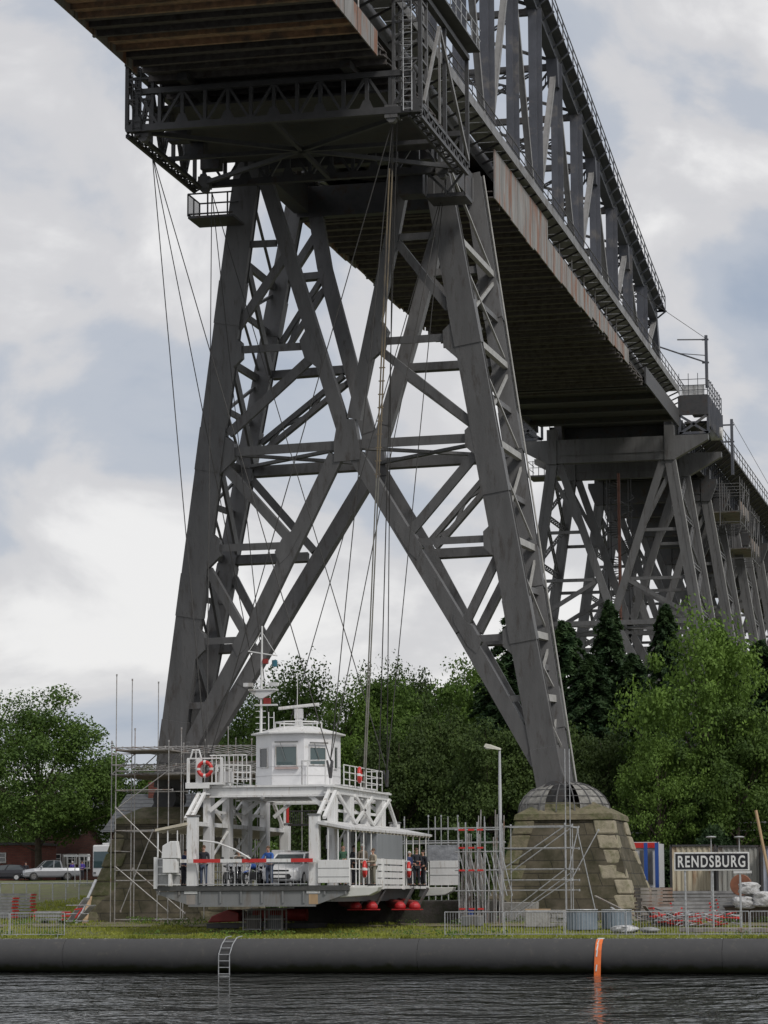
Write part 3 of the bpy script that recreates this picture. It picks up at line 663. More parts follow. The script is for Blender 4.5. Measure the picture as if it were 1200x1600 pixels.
# ------------------------------------------------------------------ approach piers
def approach_pier(y0, label, second=False, xo=8.1):
    t_ = thing('lattice_pier', label, 'bridge pier', (0, y0, 4.0), 'steel piers of the high bridge')
    n = V((0, 1, 0)); pl = lambda name, mb, m=STEEL: link(name, mb, m, t_)
    def leg(z): return 4.9+(38.8-z)*.152
    for dy in ((0, 9.5) if second else (0,)):
        y = y0+dy
        for s in (-1, 1):
            a, b = V((s*4.9, y, 38.8)), V((s*leg(6), y, 6))
            mb = MB(); mb.beam(a, b, .85, .6, n); mb.beam(a+V((s*.3, 0, 0)), b+V((s*.3, 0, 0)), .3, .66, n)
            pl('leg', mb)
            if s > 0: pl('leg_edge', MB().beam(a+V((.45, -.1, 0)), b+V((.45, -.1, 0)), .08, .3, n), STEELL)
            pl('cross_diagonal', MB().beam((s*4.3, y, 38.7), (-s*.1, y, 25.6), .6, .4, n))
            pl('cross_diagonal', MB().beam((s*.1, y, 25.4), (s*8.8, y, 9), .62, .4, n))
            for z in (33, 29.0, 20.5, 15, 11):
                xi = 4.3*(z-25.5)/13.2 if z > 25.5 else 8.7*(25.5-z)/16.5
                pl('tie_beam', MB().beam((s*xi, y, z), (s*leg(z), y, z), .26, .22, n))
            for za, zb_ in ((33, 38), (29, 25.6), (20.5, 25.3), (15, 19.5)):
                xi = 4.3*(za-25.5)/13.2 if za > 25.5 else 8.7*(25.5-za)/16.5
                pl('brace', MB().beam((s*xi, y, za), (s*leg(zb_), y, zb_), .34, .25, n))
        pl('tie_beam', MB().beam((-leg(25.5), y, 25.4), (leg(25.5), y, 25.4), .4, .35, n))
    if second:
        for s in (-1, 1):
            nn = V((1, 0, .15*s)).normalized()
            zz = [38.5, 34.5, 30.5, 26.5, 22.5, 18.5, 14.5, 10.5]
            for i, (a, b) in enumerate(zip(zz, zz[1:])):
                A0, A1, B0, B1 = V((s*leg(a), y0, a)), V((s*leg(a), y0+9.5, a)), V((s*leg(b), y0, b)), V((s*leg(b), y0+9.5, b))
                mb = MB().lattice(A0, B1, .5, nn, .12); mb.lattice(A1, B0, .5, nn, .12); mb.lattice(B0, B1, .45, nn, .12)
                pl('side_lacing', mb)
        for z in (25.4, 15):
            for a, b in (((-leg(z), y0, z), (leg(z), y0+9.5, z)), ((leg(z), y0, z), (-leg(z), y0+9.5, z))): pl('waist_brace', MB().beam(a, b, .3, .14, (0, 0, 1)))
    for dy in ((0, 9.5) if second else (0,)):
        y = y0+dy
        mb = MB(); mb.prism([(-xo, y-.35, 40.72), (xo, y-.35, 40.72), (xo, y-.35, 40.3), (5.3, y-.35, 38.75), (-5.3, y-.35, 38.75), (-xo, y-.35, 40.3)], (0, .7, 0))
        for s in (-1, 1): mb.box(s*4.9-.4, s*4.9+.4, y-.45, y+.5, 38.7, 41.6)
        mb.box(-5.2, 5.2, y-.42, y-.36, 39.4, 39.5)
        pl('cross_girder', mb, STEEL if y0 < 90 else STEELD)
    for dy in ((0, 9.5) if second else (0,)):
        for s in (-1, 1): pl('footing', MB().frustum((s*(leg(6)), y0+dy, 3.4), 3.0, 3.0, 1.6, 1.6, 2.8), CONC)
    return t_
approach_pier(87, 'second lattice pier beyond the end of the truss span, with a wide cantilevered cross girder', True)
approach_pier(112, 'third lattice pier seen through the legs of the second one', True, 5.9)
approach_pier(136, 'fourth lattice pier of the receding viaduct above the conifers', True, 5.9)
approach_pier(160, 'fifth lattice pier of the receding viaduct near the right edge', True, 5.9)
approach_pier(186, 'sixth and farthest lattice pier of the receding viaduct', True, 5.9)

# approach viaduct deck
via = thing('approach_viaduct', 'dark plate girder viaduct deck receding behind the second pier', 'viaduct', (0, 150, 41))
vl = lambda name, mb, m=STEELD: link(name, mb, m, via)
for s in (-1, 1):
    vl('main_girder', MB().box(s*4.6-.3, s*4.6+.3, 88, 260, 40.9, 43.4))
    vl('walkway', MB().box(s*4.9, s*6.9, 97, 260, 43.42, 43.6))
    mb = MB(); y = 97
    while y < 260: mb.tube((s*6.85, y, 43.6), (s*6.85, y, 44.9), .04, 4); mb.beam((s*4.9, y, 42.0), (s*6.8, y, 43.4), .12, .12, (0, 1, 0)); y += 2.4
    for h in (44.85, 44.3): mb.tube((s*6.85, 97, h), (s*6.85, 260, h), .04, 5)
    vl('railing', mb, STEELD)
    mb = MB(); y = 90
    while y < 260: mb.box(s*4.6+s*.3, s*4.6+s*.45, y-.06, y+.06, 40.95, 43.35); y += 1.6
    vl('web_stiffeners', mb, STEELB)
vl('deck_slab', MB().box(-4.3, 4.3, 88, 260, 42.2, 43.38))
mb = MB(); y = 90
while y < 260: mb.box(-4.3, 4.3, y-.15, y+.15, 41.2, 42.18); y += 3.0
vl('floor_beams', mb)

# gallery blocks on the second pier
for s, lab in ((1, 'railed steel gallery block on the right end of the second pier cross girder'), (-1, 'railed steel gallery block on the left end of the second pier cross girder')):
    gt = thing('pier_gallery', lab, 'gallery', (s*6.9, 92, 40.8), 'galleries on the second pier')
    gl = lambda name, mb, m=STEELD: link(name, mb, m, gt)
    xa, xb = s*5.75, s*8.1; zt = 44.0
    gl('side_plate', MB().box(xa, xb, 86.8, 87.0, 42.4, zt)); 
    mb = MB(); 
    for a, b in (((xa, 86.9, 40.85), (xb, 86.9, 42.4)), ((xb, 86.9, 40.85), (xa, 86.9, 42.4)), ((xa, 86.9, 40.85), (xa, 86.9, zt)), ((xb, 86.9, 40.85), (xb, 86.9, zt)), ((xa, 86.9, 40.9), (xb, 86.9, 40.9))): mb.beam(a, b, .2, .15, (0, 1, 0))
    gl('end_frame', mb, STEELB)
    gl('floor', MB().box(xa, xb, 87.02, 97, 43.9, 44.1))
    mb = MB(); y = 87
    while y < 97.2: mb.box(xb-.03*s, xb+.12*s, y-.07, y+.07, 41.6, 44.0); y += .9
    mb.box(xb-.1*s, xb, 87.02, 97, 42.4, 43.9); gl('outer_plate', mb, STEELB)
    mb = MB(); y = 87
    while y < 97.3: mb.tube((xb, y, 44.1), (xb, y, 45.6 if int(y*10) % 2 else 45.5), .05, 4); mb.tube((xa, y, 44.1), (xa, y, 45.5), .04, 4); y += 1.25
    for h in (45.4, 44.9, 44.5): mb.tube((xb, 87, h), (xb, 97, h), .035, 4); mb.tube((xa, 87, h), (xb, 87, h), .035, 4); mb.tube((xa, 97, h), (xb, 97, h), .035, 4)
    for x in (xa, xa+(xb-xa)*.33, xa+(xb-xa)*.66, xb): mb.tube((x, 87, 44.1), (x, 87, 45.9), .035, 4)
    gl('railing', mb, STEELB)
    gl('boarded_screen', MB().box(min(xa, xb)+.2, max(xa, xb)-.3, 87.3, 87.36, 44.1, 44.95), WHITE2 if s > 0 else STEELD)
mb = MB(); c = on(1120, 678, Y=95); mb.tube(c-V((.5, 0, 0)), c+V((.5, 0, 0)), .55, 18); mb.tube(c-V((.7, 0, 0)), c-V((.5, 0, 0)), .3, 12)
o = single('storage_drum', mb, WHITE2, 'white cylindrical drum fixed under the right gallery of the second pier', 'drum', bevel=.03)
for (x, y, yb, Y, lab, wr) in ((1103, 524, 606, 88.5, 'tall catenary mast with bracket wires standing on the right gallery', True), (1143, 655, 742, 103, 'shorter catenary mast beyond the right gallery of the second pier', False)):
    a, b = on(x, y, Y=Y), on(x+1.5, yb, Y=Y); b = V((a.x, Y, b.z))
    ms = thing('catenary_mast', lab, 'mast', b, 'catenary masts')
    mb = MB(); mb.beam(b, a, .24, .24, (0, 1, 0)); link('post', mb, STEELB, ms)
    mb = MB()
    if wr:
        for zz in (a.z-.35, a.z-2.3): mb.box(a.x-.35, a.x+.2, Y-.1, Y+.1, zz-.06, zz+.06)
        mb.tube((a.x, Y, a.z-.35), (a.x-2.2, Y-1.5, a.z-.55), .06, 5); mb.tube((a.x, Y, a.z-2.3), (a.x-3.9, Y-1.5, a.z-1.0), .07, 5); mb.tube((a.x-2.2, Y-1.5, a.z-1.7), (a.x, Y, a.z-1.7), .04, 5)
    else:
        for zz in (a.z-.5, a.z-2.0): mb.box(a.x-.8, a.x+.2, Y-.08, Y+.08, zz-.06, zz+.06)
    link('bracket', mb, STEELB, ms)
for a, b, lab in ((on(1103, 529, Y=88.5), V((2.5, 60, 49.8)), 'upper catenary wire running from the tall mast into the truss'), (on(1143, 655, Y=103), on(1215, 782, Y=150), 'catenary wire dropping away to the right from the second mast')):
    single('catenary_wire', MB().tube(a, b, .022, 4), ROPE, lab, 'wire', 'catenary wires')

# spiral stair and drain pipe in the second pier
c0 = on(968, 800, Y=98)
st = thing('spiral_stair', 'dark steel spiral stair tower climbing inside the second pier', 'stairs', (c0.x, 98, 4))
mb = MB(); mb.tube((c0.x, 98, 4), (c0.x, 98, 40), .12, 8)
for k in range(4): a = math.pi/4+k*math.pi/2; mb.tube((c0.x+1.3*math.cos(a), 98+1.3*math.sin(a), 4), (c0.x+1.3*math.cos(a), 98+1.3*math.sin(a), 40), .06, 5)
link('columns', mb, STEELD, st)
mb = MB(); rl_ = MB(); K = 190; prevp = None
for k in range(K):
    z = 5+34*k/K; a = 2*math.pi*z/3.3; c = V((c0.x, 98, z)); e1 = V((math.cos(a), math.sin(a), 0)); e2 = V((math.cos(a+.36), math.sin(a+.36), 0))
    mb.prism([c+e1*.12, c+e1*1.2, c+e2*1.2, c+e2*.12], (0, 0, .05)); q = c+e1*1.25+V((0, 0, 1)); 
    if prevp: rl_.tube(prevp, q, .035, 4)
    if k % 3 == 0: rl_.tube(c+e1*1.25, q, .02, 4)
    prevp = q
link('steps', mb, STEELD, st); link('handrail', rl_, STEELD, st)
pa = on(966, 728, Y=93); single('drain_pipe', MB().tube((pa.x, 93, 38.7), (pa.x, 93, 8), .13, 10), mat('rust_red_pipe', (0.19, 0.085, 0.06), .7, 0, .3, 2), 'rust red vertical drain pipe beside the spiral stair', 'pipe')
# ladder cage of the left far leg platform
mb = MB(); a = on(850, 735, Y=99)
bal = thing('side_balcony', 'small railed service balcony left of the second pier', 'balcony', (a.x, 99, a.z))
link('floor', MB().box(a.x-1.3, a.x+1.6, 98, 101, a.z-.7, a.z-.55), STEELD, bal)
mb = MB()
for x in (-1.25, -.8, -.3, .2, .7, 1.2): mb.tube((a.x+x, 98, a.z-.6), (a.x+x, 98, a.z+.7), .04, 4)
for h in (.1, .65): mb.tube((a.x-1.25, 98, a.z+h), (a.x+1.5, 98, a.z+h), .03, 4); mb.tube((a.x-1.25, 98, a.z+h), (a.x-1.25, 101, a.z+h), .03, 4)
link('railing', mb, STEELD, bal)
# far work gantry right of viaduct
for (Y, x0, x1, za, zb_, lab) in ((113, on(1125, 800, Y=113).x, on(1155, 800, Y=113).x, on(1150, 815, Y=113).z, on(1150, 755, Y=113).z, 'boarded scaffold box hung on the right side of the viaduct behind the white drum'), (131, on(1140, 830, Y=131).x, on(1172, 830, Y=131).x, on(1150, 872, Y=131).z, on(1150, 800, Y=131).z, 'scaffold box with sloping underside farther along the viaduct side')):
    gt = thing('hanging_scaffold', lab, 'scaffold', ((x0+x1)/2, Y+4, za), 'hanging scaffolds on the viaduct')
    link('board_floor', MB().box(x0-1.5, x1, Y, Y+8, za+.9, za+1.02), WOODG, gt)
    link('side_boarding', MB().box(x1, x1+.06, Y, Y+8, za+1, za+2.0), WOODG, gt)
    mb = MB()
    for y in range(0, 9, 2):
        for x in (x0, x1+.1): mb.tube((x, Y+y, za-.3), (x, Y+y, zb_+.6), .05, 5)
        for z in (za, za+1, zb_): mb.tube((x0-1.5, Y+y, z), (x1+.2, Y+y, z), .04, 4)
    for z in (za, zb_):
        mb.tube((x1+.1, Y, z), (x1+.1, Y+8, z), .05, 5)
    for y in (0, 4): mb.tube((x1+.1, Y+y, za), (x1+.1, Y+y+4, zb_), .04, 4)
    link('scaffold_tubes', mb, STEEL, gt)

# ------------------------------------------------------------------ the gantry carriage that carries the ferry
ZC = 39.0
fL, fR = on(205, 200, Z=ZC), on(657, 170, Z=ZC); yF = fR.y; yR = on(730, 262, Z=ZC).y
xl, xr = -6.9, fR.x
car = thing('gantry_carriage', 'dark trussed travelling carriage under the deck that carries the ferry ropes', 'carriage', (0, (yF+yR)/2, ZC))
cl = lambda name, mb, m=STEELD, **k: link(name, mb, m, car, **k)
zt = 40.75
for i, y in enumerate((yF, yR)):
    cl('bottom_chord', MB().beam((xl, y, ZC), (xr, y, ZC), .32, .35, (0, 1, 0)), STEELD if i else mat('mid_steel_paint', (0.065, .065, .067), .5, 0, .2, 2))
    cl('top_chord', MB().beam((xl+.5, y, zt), (xr-.3, y, zt), .26, .3, (0, 1, 0)), MATS['mid_steel_paint'])
    nb = 12; mb = MB()
    for k in range(nb+1):
        x = xl+.5+(xr-xl-.8)*k/nb; mb.beam((x, y, ZC), (x, y, zt), .16, .2, (0, 1, 0))
        if k < nb:
            x2 = xl+.5+(xr-xl-.8)*(k+1)/nb; mb.beam((x, y, ZC if k % 2 else zt), (x2, y, zt if k % 2 else ZC), .12, .15, (0, 1, 0))
    cl('web_bars', mb, MATS['mid_steel_paint'])
    for k in range(0, nb+1, 2):
        x = xl+.5+(xr-xl-.8)*k/nb; cl('gusset_plate', MB().prism([(x-.35, y-.14, ZC+.1), (x+.35, y-.14, ZC+.1), (x+.15, y-.14, ZC+.55), (x-.15, y-.14, ZC+.55)], (0, .05, 0)), MATS['mid_steel_paint'])
# longitudinal side trusses rising beside the deck
for s, x in ((-1, xl), (1, xr)):
    hi = 42.2 if s < 0 else 44.6
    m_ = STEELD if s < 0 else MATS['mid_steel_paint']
    mb = MB().lattice((x, yF, ZC-.05), (x, yR, ZC-.05), .7, (1, 0, 0), .14, .5); mb.lattice((x-.3*s, yF, ZC-.3), (x-.3*s, yR, ZC-.3), .6, (0, 0, 1), .1, .5)
    cl('side_bottom_boom', mb, m_)
    cl('side_top_boom', MB().beam((x, yF, hi), (x, yR, hi), .25, .3, (1, 0, 0)), m_)
    N_ = 6
    for k in range(N_+1):
        y = yF+(yR-yF)*k/N_
        if k in (0, 3, N_) or s < 0: cl('side_post', MB().beam((x, y, ZC), (x, y, hi), .15, .18, (1, 0, 0)), m_)
    mb = MB()
    if s > 0:
        ym = yF+(yR-yF)*.35
        mb.beam((x+.1, yF+.3, ZC+.4), (x+.1, ym, hi-.6), .2, .12, (1, 0, 0)); mb.beam((x+.1, ym, hi-.6), (x+.1, yR-.3, ZC+.3), .2, .12, (1, 0, 0)); mb.beam((x+.1, ym, hi-.6), (x+.1, ym, ZC+.3), .1, .1, (1, 0, 0))
        cl('side_v_brace', mb, mat('diagonal_paint', (0.22, 0.215, 0.21)))
    else:
        for k in range(N_):
            ya, yb = yF+(yR-yF)*k/N_, yF+(yR-yF)*(k+1)/N_
            mb.lattice((x, ya, ZC if k % 2 else hi), (x, yb, hi if k % 2 else ZC), .4, (1, 0, 0), .12, .4)
        cl('side_x_brace', mb, m_)
    # corner hanger frame with ladder
    mb = MB()
    w_ = 1.25*s
    for (xx, yy) in ((x-w_, yF), (x, yF), (x-w_, yF+1.3), (x, yF+1.3)): mb.beam((xx, yy, ZC-.1), (xx, yy, hi+(.4 if s > 0 else -.3)), .14, .14, (0, 1, 0))
    for z in (ZC+.4, ZC+1.4, ZC+2.4, ZC+3.2) + ((ZC+4.2, ZC+5.2) if s > 0 else ()): mb.beam((x-w_, yF, z), (x, yF, z), .1, .1, (0, 1, 0)); mb.beam((x, yF, z), (x, yF+1.3, z), .1, .1, (1, 0, 0))
    for k in range(3 if s < 0 else 5): mb.beam((x-w_, yF, ZC+.4+k), (x, yF, ZC+1.4+k), .08, .08, (0, 1, 0))
    cl('hanger_frame', mb, STEEL if s > 0 else STEELD)
    mb = MB(); lx = x-.55*s
    for q in (-.2, .2): mb.tube((lx+q, yF-.25, ZC-.1), (lx+q, yF-.25, hi-.1), .03, 5)
    z = ZC
    while z < hi-.2: mb.tube((lx-.2, yF-.25, z), (lx+.2, yF-.25, z), .02, 4); z += .3
    for z in [ZC+1.8+.6*k for k in range(5 if s > 0 else 2)]: mb.torus((lx, yF-.5, z), .33, .015, (0, 0, 1), 12, 4)
    cl('cage_ladder', mb, GALV if s > 0 else STEELD)
    # catwalk
    mb = MB(); xo = x+.9*s; zc = hi+.4 if s > 0 else ZC-.2
    if s > 0:
        mb.box(min(x-.2, xo-.3), max(x-.2, xo-.3), yF-3.5, yR+.5, zc, zc+.1); cl('catwalk_floor', mb, MATS['mid_steel_paint'])
        mb = MB(); y = yF-3.5
        for xx in (x-.2, xo-.3):
            y = yF-3.5
            while y <= yR+.5: mb.tube((xx, y, zc), (xx, y, zc+1.1), .03, 4); y += 1.25
            for h in (.55, 1.1): mb.tube((xx, yF-3.5, zc+h), (xx, yR+.5, zc+h), .03, 4)
        cl('catwalk_railing', mb, GALV)
mb = MB(); xm = (xl+xr)/2; ym = (yF+yR)/2
for a, b in (((xl, yF), (xr, yR)), ((xr, yF), (xl, yR)), ((xm, yF), (xm, yR)), ((xl, ym), (xr, ym))): mb.beam((*a, ZC-.05), (*b, ZC-.05), .2, .2)
cl('plan_bracing', mb, MATS['mid_steel_paint'])
for x_ in (-3.9, 3.9): cl('runner_beam', MB().box(x_-.25, x_+.25, yF-1, yR+1, ZC+1.9, ZC+2.25))
for k in range(4):
    y = yF+(yR-yF)*(k+.5)/4
    cl('machinery_box', MB().box(-6.1, -5.1, y-.35, y+.35, ZC+.35, ZC+1.0), bevel=.03)
mb = MB(); mb.box(-5.8, 6.0, yF+.3, yR-.2, ZC+1.0, ZC+1.12); cl('maintenance_floor', mb)
# pulley housings
for (x, y) in ((-6.2, yF+.4), (-6.2, yR-.5), (5.85, yF+.1), (6.0, yR-.3)):
    mb = MB(); mb.box(x-.3, x+.3, y-.25, y+.25, ZC-.35, ZC+.25); mb.tube((x, y-.2, ZC-.35), (x, y+.2, ZC-.35), .22, 14); cl('rope_sheave', mb, STEEL)
# inspection basket left of the leg
a = on(311, 345, Y=-4.5); b = on(372, 352, Y=-4.5)
bk = thing('inspection_basket', 'small dark railed inspection basket fixed outside the left leg top', 'basket', ((a.x+b.x)/2, -5, a.z))
xa, xb, z = a.x, b.x, on(340, 350, Y=-4.5).z
link('floor', MB().box(xa, xb+.3, -6.4, -4.4, z-.12, z), STEELD, bk)
mb = MB()
for (x, y) in ((xa, -6.4), (xa, -4.4), ((xa+xb)/2, -6.4), (xb, -6.4), (xa, -5.4)): mb.tube((x, y, z), (x, y, z+1.15), .045, 5)
for h in (1.15, .1): mb.tube((xa, -6.4, z+h), (xb+.3, -6.4, z+h), .045, 5); mb.tube((xa, -6.4, z+h), (xa, -4.4, z+h), .045, 5); mb.tube((xa, -4.4, z+h), (xb, -4.4, z+h), .045, 5)
link('railing', mb, STEELD, bk)
mb = MB(); k = 0
while k < 20: mb.tube((xa, -6.4+.1*k, z), (xa, -6.4+.1*k, z+1.1), .012, 3); k += 1
link('mesh_panel', mb, STEELD, bk)
# small hoist platform on the right leg top
a = on(700, 312, Y=-5.4)
hp = thing('hoist_platform', 'boxy service platform slung against the right leg top under the carriage', 'platform', a)
link('floor', MB().box(a.x-.9, a.x+1.1, -6.4, -4.6, a.z-.1, a.z+.1), STEELD, hp)
mb = MB()
for (x, y) in ((-.9, -6.4), (1.1, -6.4), (-.9, -4.6), (1.1, -4.6), (.1, -6.4)): mb.tube((a.x+x, y, a.z), (a.x+x, y, ZC), .05, 5)
mb.beam((a.x-.9, -6.4, ZC), (a.x+.2, -6.4, a.z+.1), .12, .1, (0, 1, 0)); mb.beam((a.x+.2, -6.4, a.z+.1), (a.x+1.1, -6.4, ZC), .12, .1, (0, 1, 0))
link('hanger_frame', mb, STEEL, hp)
link('winch_box', MB().box(a.x-2.4, a.x-1.1, -6.2, -5.0, a.z+.2, a.z+1.4), STEELD, hp, bevel=.04)
# ------------------------------------------------------------------ suspension ropes
TP = {'LF': V((-6.75, -14, 38.7)), 'LR': V((-6.1, -6.3, 38.7)), 'RF': V((5.85, -17.0, 38.7)), 'RR': V((5.6, -4.7, 38.7))}
BT = {'LF': V((-2.45, -18.6, 8.55)), 'LR': V((-2.45, -7.4, 8.6)), 'RF': V((3.3, -18.8, 8.75)), 'RR': V((3.3, -8.0, 8.75))}
NMW = {'LF': 'front left', 'LR': 'rear left', 'RF': 'front right', 'RR': 'rear right'}
for a, b in (('LF', 'LF'), ('LF', 'LR'), ('LF', 'RF'), ('LR', 'LR'), ('LR', 'LF'), ('LR', 'RR'), ('RF', 'RF'), ('RF', 'RR'), ('RF', 'LF'), ('RR', 'RR'), ('RR', 'RF'), ('RR', 'LR')):
    r = thing('suspension_rope', 'steel rope from the %s carriage sheave to the %s ferry corner' % (NMW[a], NMW[b]), 'rope', BT[b], 'suspension ropes of the ferry')
    link('rope', MB().tube(TP[a], BT[b]+V((0, 0, .5)), .026, 6), ROPE, r)
    mb = MB(); d = (TP[a]-BT[b]).normalized(); mb.tube(BT[b]-V((0, 0, .25)), BT[b]+d*.55, .07, 8, .045); link('rope_socket', mb, STEELD, r)
a = TP['RF']+V((-.1, .4, 0)); b = V((3.3, -12.6, 8.3))
r = thing('cable_bundle', 'yellowish greased cable bundle hanging from the front right sheave to the ferry frame', 'cable', b)
mb = MB(); m1 = a+(b-a)*.07
m2 = m1+(b-m1)*.5
for dx in (-.07, .07): mb.tube(m1+V((dx, 0, 0)), m2+V((dx*.8, 0, 0)), .04, 6)
link('cable', mb, ROPEY, r); mb = MB()
for dx in (-.056, .056): mb.tube(m2+V((dx, 0, 0)), b+V((dx*.7, 0, 0)), .036, 6)
link('lower_cable', mb, mat('pale_greased_cable', (.20, .195, .17), .6, 0, .3, 1.5), r); link('steel_rope', MB().tube(a+V((.2, 0, 0)), b+V((.5, .8, 0)), .028, 6), ROPE, r); link('upper_rope', MB().tube(a, m1, .03, 6), ROPE, r)
mb = MB()
for k in range(9): q = m1+(b-a)*(.30+.02*k); mb.box(q.x-.14, q.x+.14, q.y-.03, q.y+.03, q.z, q.z+.05)
link('spacer_clamps', mb, ROPEY, r)

# ------------------------------------------------------------------ the suspended ferry
FX = 0.4; YF, YR = -21.2, -5.5; ZD = 3.78
fy = thing('suspension_ferry', 'white suspended transporter ferry with a wheelhouse on top, hanging in front of the pier', 'ferry', (FX, -13.3, 2.95))
fl = lambda name, mb, m=WHITE, parent=None, **k: link(name, mb, m, parent or fy, **k)
fl('deck_plate', MB().box(FX-4.3, FX+4.3, YF, YR, ZD-.1, ZD), mat('steel_deck', (0.13, .13, .13), .7, 0, .3, 2))
hull = MB(); yv = YF+.02
hull.box(FX-2.85, FX+2.85, yv, yv+.12, 2.97, ZD-.22)
hull.prism([(FX+2.85, yv, 2.97), (FX+2.85, yv, ZD-.22), (FX+4.3, yv, ZD-.22), (FX+4.3, yv, 3.45)], (0, .12, 0)); hull.prism([(FX-2.85, yv, 2.97), (FX-4.3, yv, 3.45), (FX-4.3, yv, ZD-.22), (FX-2.85, yv, ZD-.22)], (0, .12, 0))
for k in range(10): x = FX-4.2+k*.933; hull.box(x-.035, x+.035, yv-.07, yv-.002, 3.05 if abs(x-FX) < 3 else 3.4, ZD-.23)
hull.box(FX-2.85, FX+2.85, yv-.1, yv+.12, 2.9, 2.965)
for x in (-3.4, -1.2, 1.2, 3.4): hull.box(FX+x-.1, FX+x+.1, YF+.2, YR, 3.1, ZD-.12)
hull.box(FX-2.85, FX+2.85, YR-.12, YR, 2.97, ZD-.12)
fl('hull_girder', hull, GREYP)
fl('edge_beam', MB().box(FX-4.35, FX+4.35, YF-.06, YF+.1, ZD-.2, ZD+.02), mat('dark_edge_paint', (.07, .07, .068), .7, 0, .3, 3))
# corner posts at the lane mouth
for s in (-1, 1):
    for y in (YF+.25, YR-.25):
        x = FX+s*2.75; mb = MB(); mb.box(x-.22, x+.22, y-.2, y+.2, ZD-.2, 6.8)
        p_ = fl('corner_post', mb, bevel=.02)
        fl('post_cap', MB().box(x-.26, x+.26, y-.24, y+.24, 6.81, 6.87), GREYP, p_); 
        fl('post_shoe', MB().box(x-.3, x+.3, y-.26, y+.26, ZD-.32, ZD-.21), WHITE, p_)
        if y < -15: fl('shoe_bracket', MB().box(x-.2, x+.2, y-.24, y+.2, 3.0, 3.42), WOODN if s > 0 else WOODG, p_)
# portal frame trusses on both sides
XS = 2.85
cols = [-18.25, -15.3, -12.15, -9.1]
for s in (-1, 1):
    x = FX+s*XS
    fl('frame_top_beam', MB().box(x-.2, x+.2, -19.0, -7.7, 8.1, 8.18).box(x-.06, x+.06, -18.95, -7.75, 7.9, 8.09).box(x-.2, x+.2, -19.0, -7.7, 7.82, 7.89))
    fl('frame_bottom_beam', MB().box(x-.1, x+.1, -20.6, -5.7, 6.42, 6.6))
    for y in cols:
        mb = MB(); mb.box(x-.17, x+.17, y-.33, y+.33, ZD, 7.82); fl('frame_column', mb, WHITE2 if s < 0 else WHITE, bevel=.015)
    for a, b in (((x, YF+.4, 6.75), (x, -18.8, 7.95)), ((x+.28*s, YF+.4, 6.7), (x+.28*s, -18.8, 7.9)), ((x, -5.8, 6.65), (x, -7.8, 7.95))): fl('end_strut', MB().beam(a, b, .14, .14, (1, 0, 0)))
    for k in (0, 1): y_ = -20.2+.75*k; fl('ladder_rung', MB().beam((x, y_, 7.05+.4*k), (x+.28*s, y_, 7.05+.4*k), .1, .08))
    zz = [(-18.3, 7.85), (-15.0, 6.55), (-11.9, 7.85), (-15.0, 7.85), (-11.2, 6.55), (-8.1, 7.85)]
    xo = x+.22*s
    for a, b in (((-18.2, 7.85), (-14.9, 6.6)), ((-14.9, 6.6), (-11.7, 7.85)), ((-15.0, 7.85), (-11.5, 6.6)), ((-11.5, 6.6), (-8.2, 7.85))): fl('frame_diagonal', MB().beam((xo, *a), (xo, *b), .15, .1, (1, 0, 0)))
    # inner lattice between columns at lower level
    for ya, yb in zip(cols, cols[1:]): fl('cross_strut', MB().beam((x, ya, 7.1), (x, yb, 7.1), .1, .12).beam((x-.1*s, ya, 5.0), (x-.1*s, yb, 6.4), .08, .08, (1, 0, 0)))
for y in (-18.6, -13.3, -8.0):
    mb = MB(); mb.box(FX-3.0, FX+3.0, y-.14, y+.14, 8.13, 8.22).box(FX-2.95, FX+2.95, y-.05, y+.05, 7.78, 8.12).box(FX-3.0, FX+3.0, y-.14, y+.14, 7.7, 7.77)
    fl('cross_beam', mb)
    for s in (-1, 1): fl('knee_brace', MB().beam((FX+s*2.7, y, 7.1), (FX+s*1.9, y, 7.75), .18, .12, (0, 1, 0)))
fl('upper_floor', MB().box(FX-2.9, FX+2.9, -16.4, -10.2, 8.23, 8.3), WHITE2)
fl('flood_lamp', MB().ellip((FX-.2, -18.85, 7.62), .12, .1, .1), GREYP)
# wheelhouse: an octagon
wh = MB(); ap = 1.82; cx, cy = FX-.05, -13.3
oc = lambda r, z: [V((cx+r/math.cos(math.pi/8)*math.cos(math.pi/8+k*math.pi/4), cy+r/math.cos(math.pi/8)*math.sin(math.pi/8+k*math.pi/4), z)) for k in range(8)]
wh.addf(oc(ap, 8.3)+oc(ap, 10.72), [(k, (k+1) % 8, 8+(k+1) % 8, 8+k) for k in range(8)]+[tuple(range(8))[::-1], tuple(range(8, 16))])
whs = fl('wheelhouse', wh, mat('wheelhouse_white', (0.76, .76, .77), .45, 0, .04, 3, (.55, .53, .5), .12, 2.5))
rf = MB(); rf.addf(oc(ap+.22, 10.7)+oc(ap+.22, 10.76)+oc(.75, 11.12), [tuple(range(8))[::-1]]+[(k, (k+1) % 8, 8+(k+1) % 8, 8+k) for k in range(8)]+[(8+k, 8+(k+1) % 8, 16+(k+1) % 8, 16+k) for k in range(8)]+[tuple(range(16, 24))])
fl('wheelhouse_roof', rf, WHITE, whs)
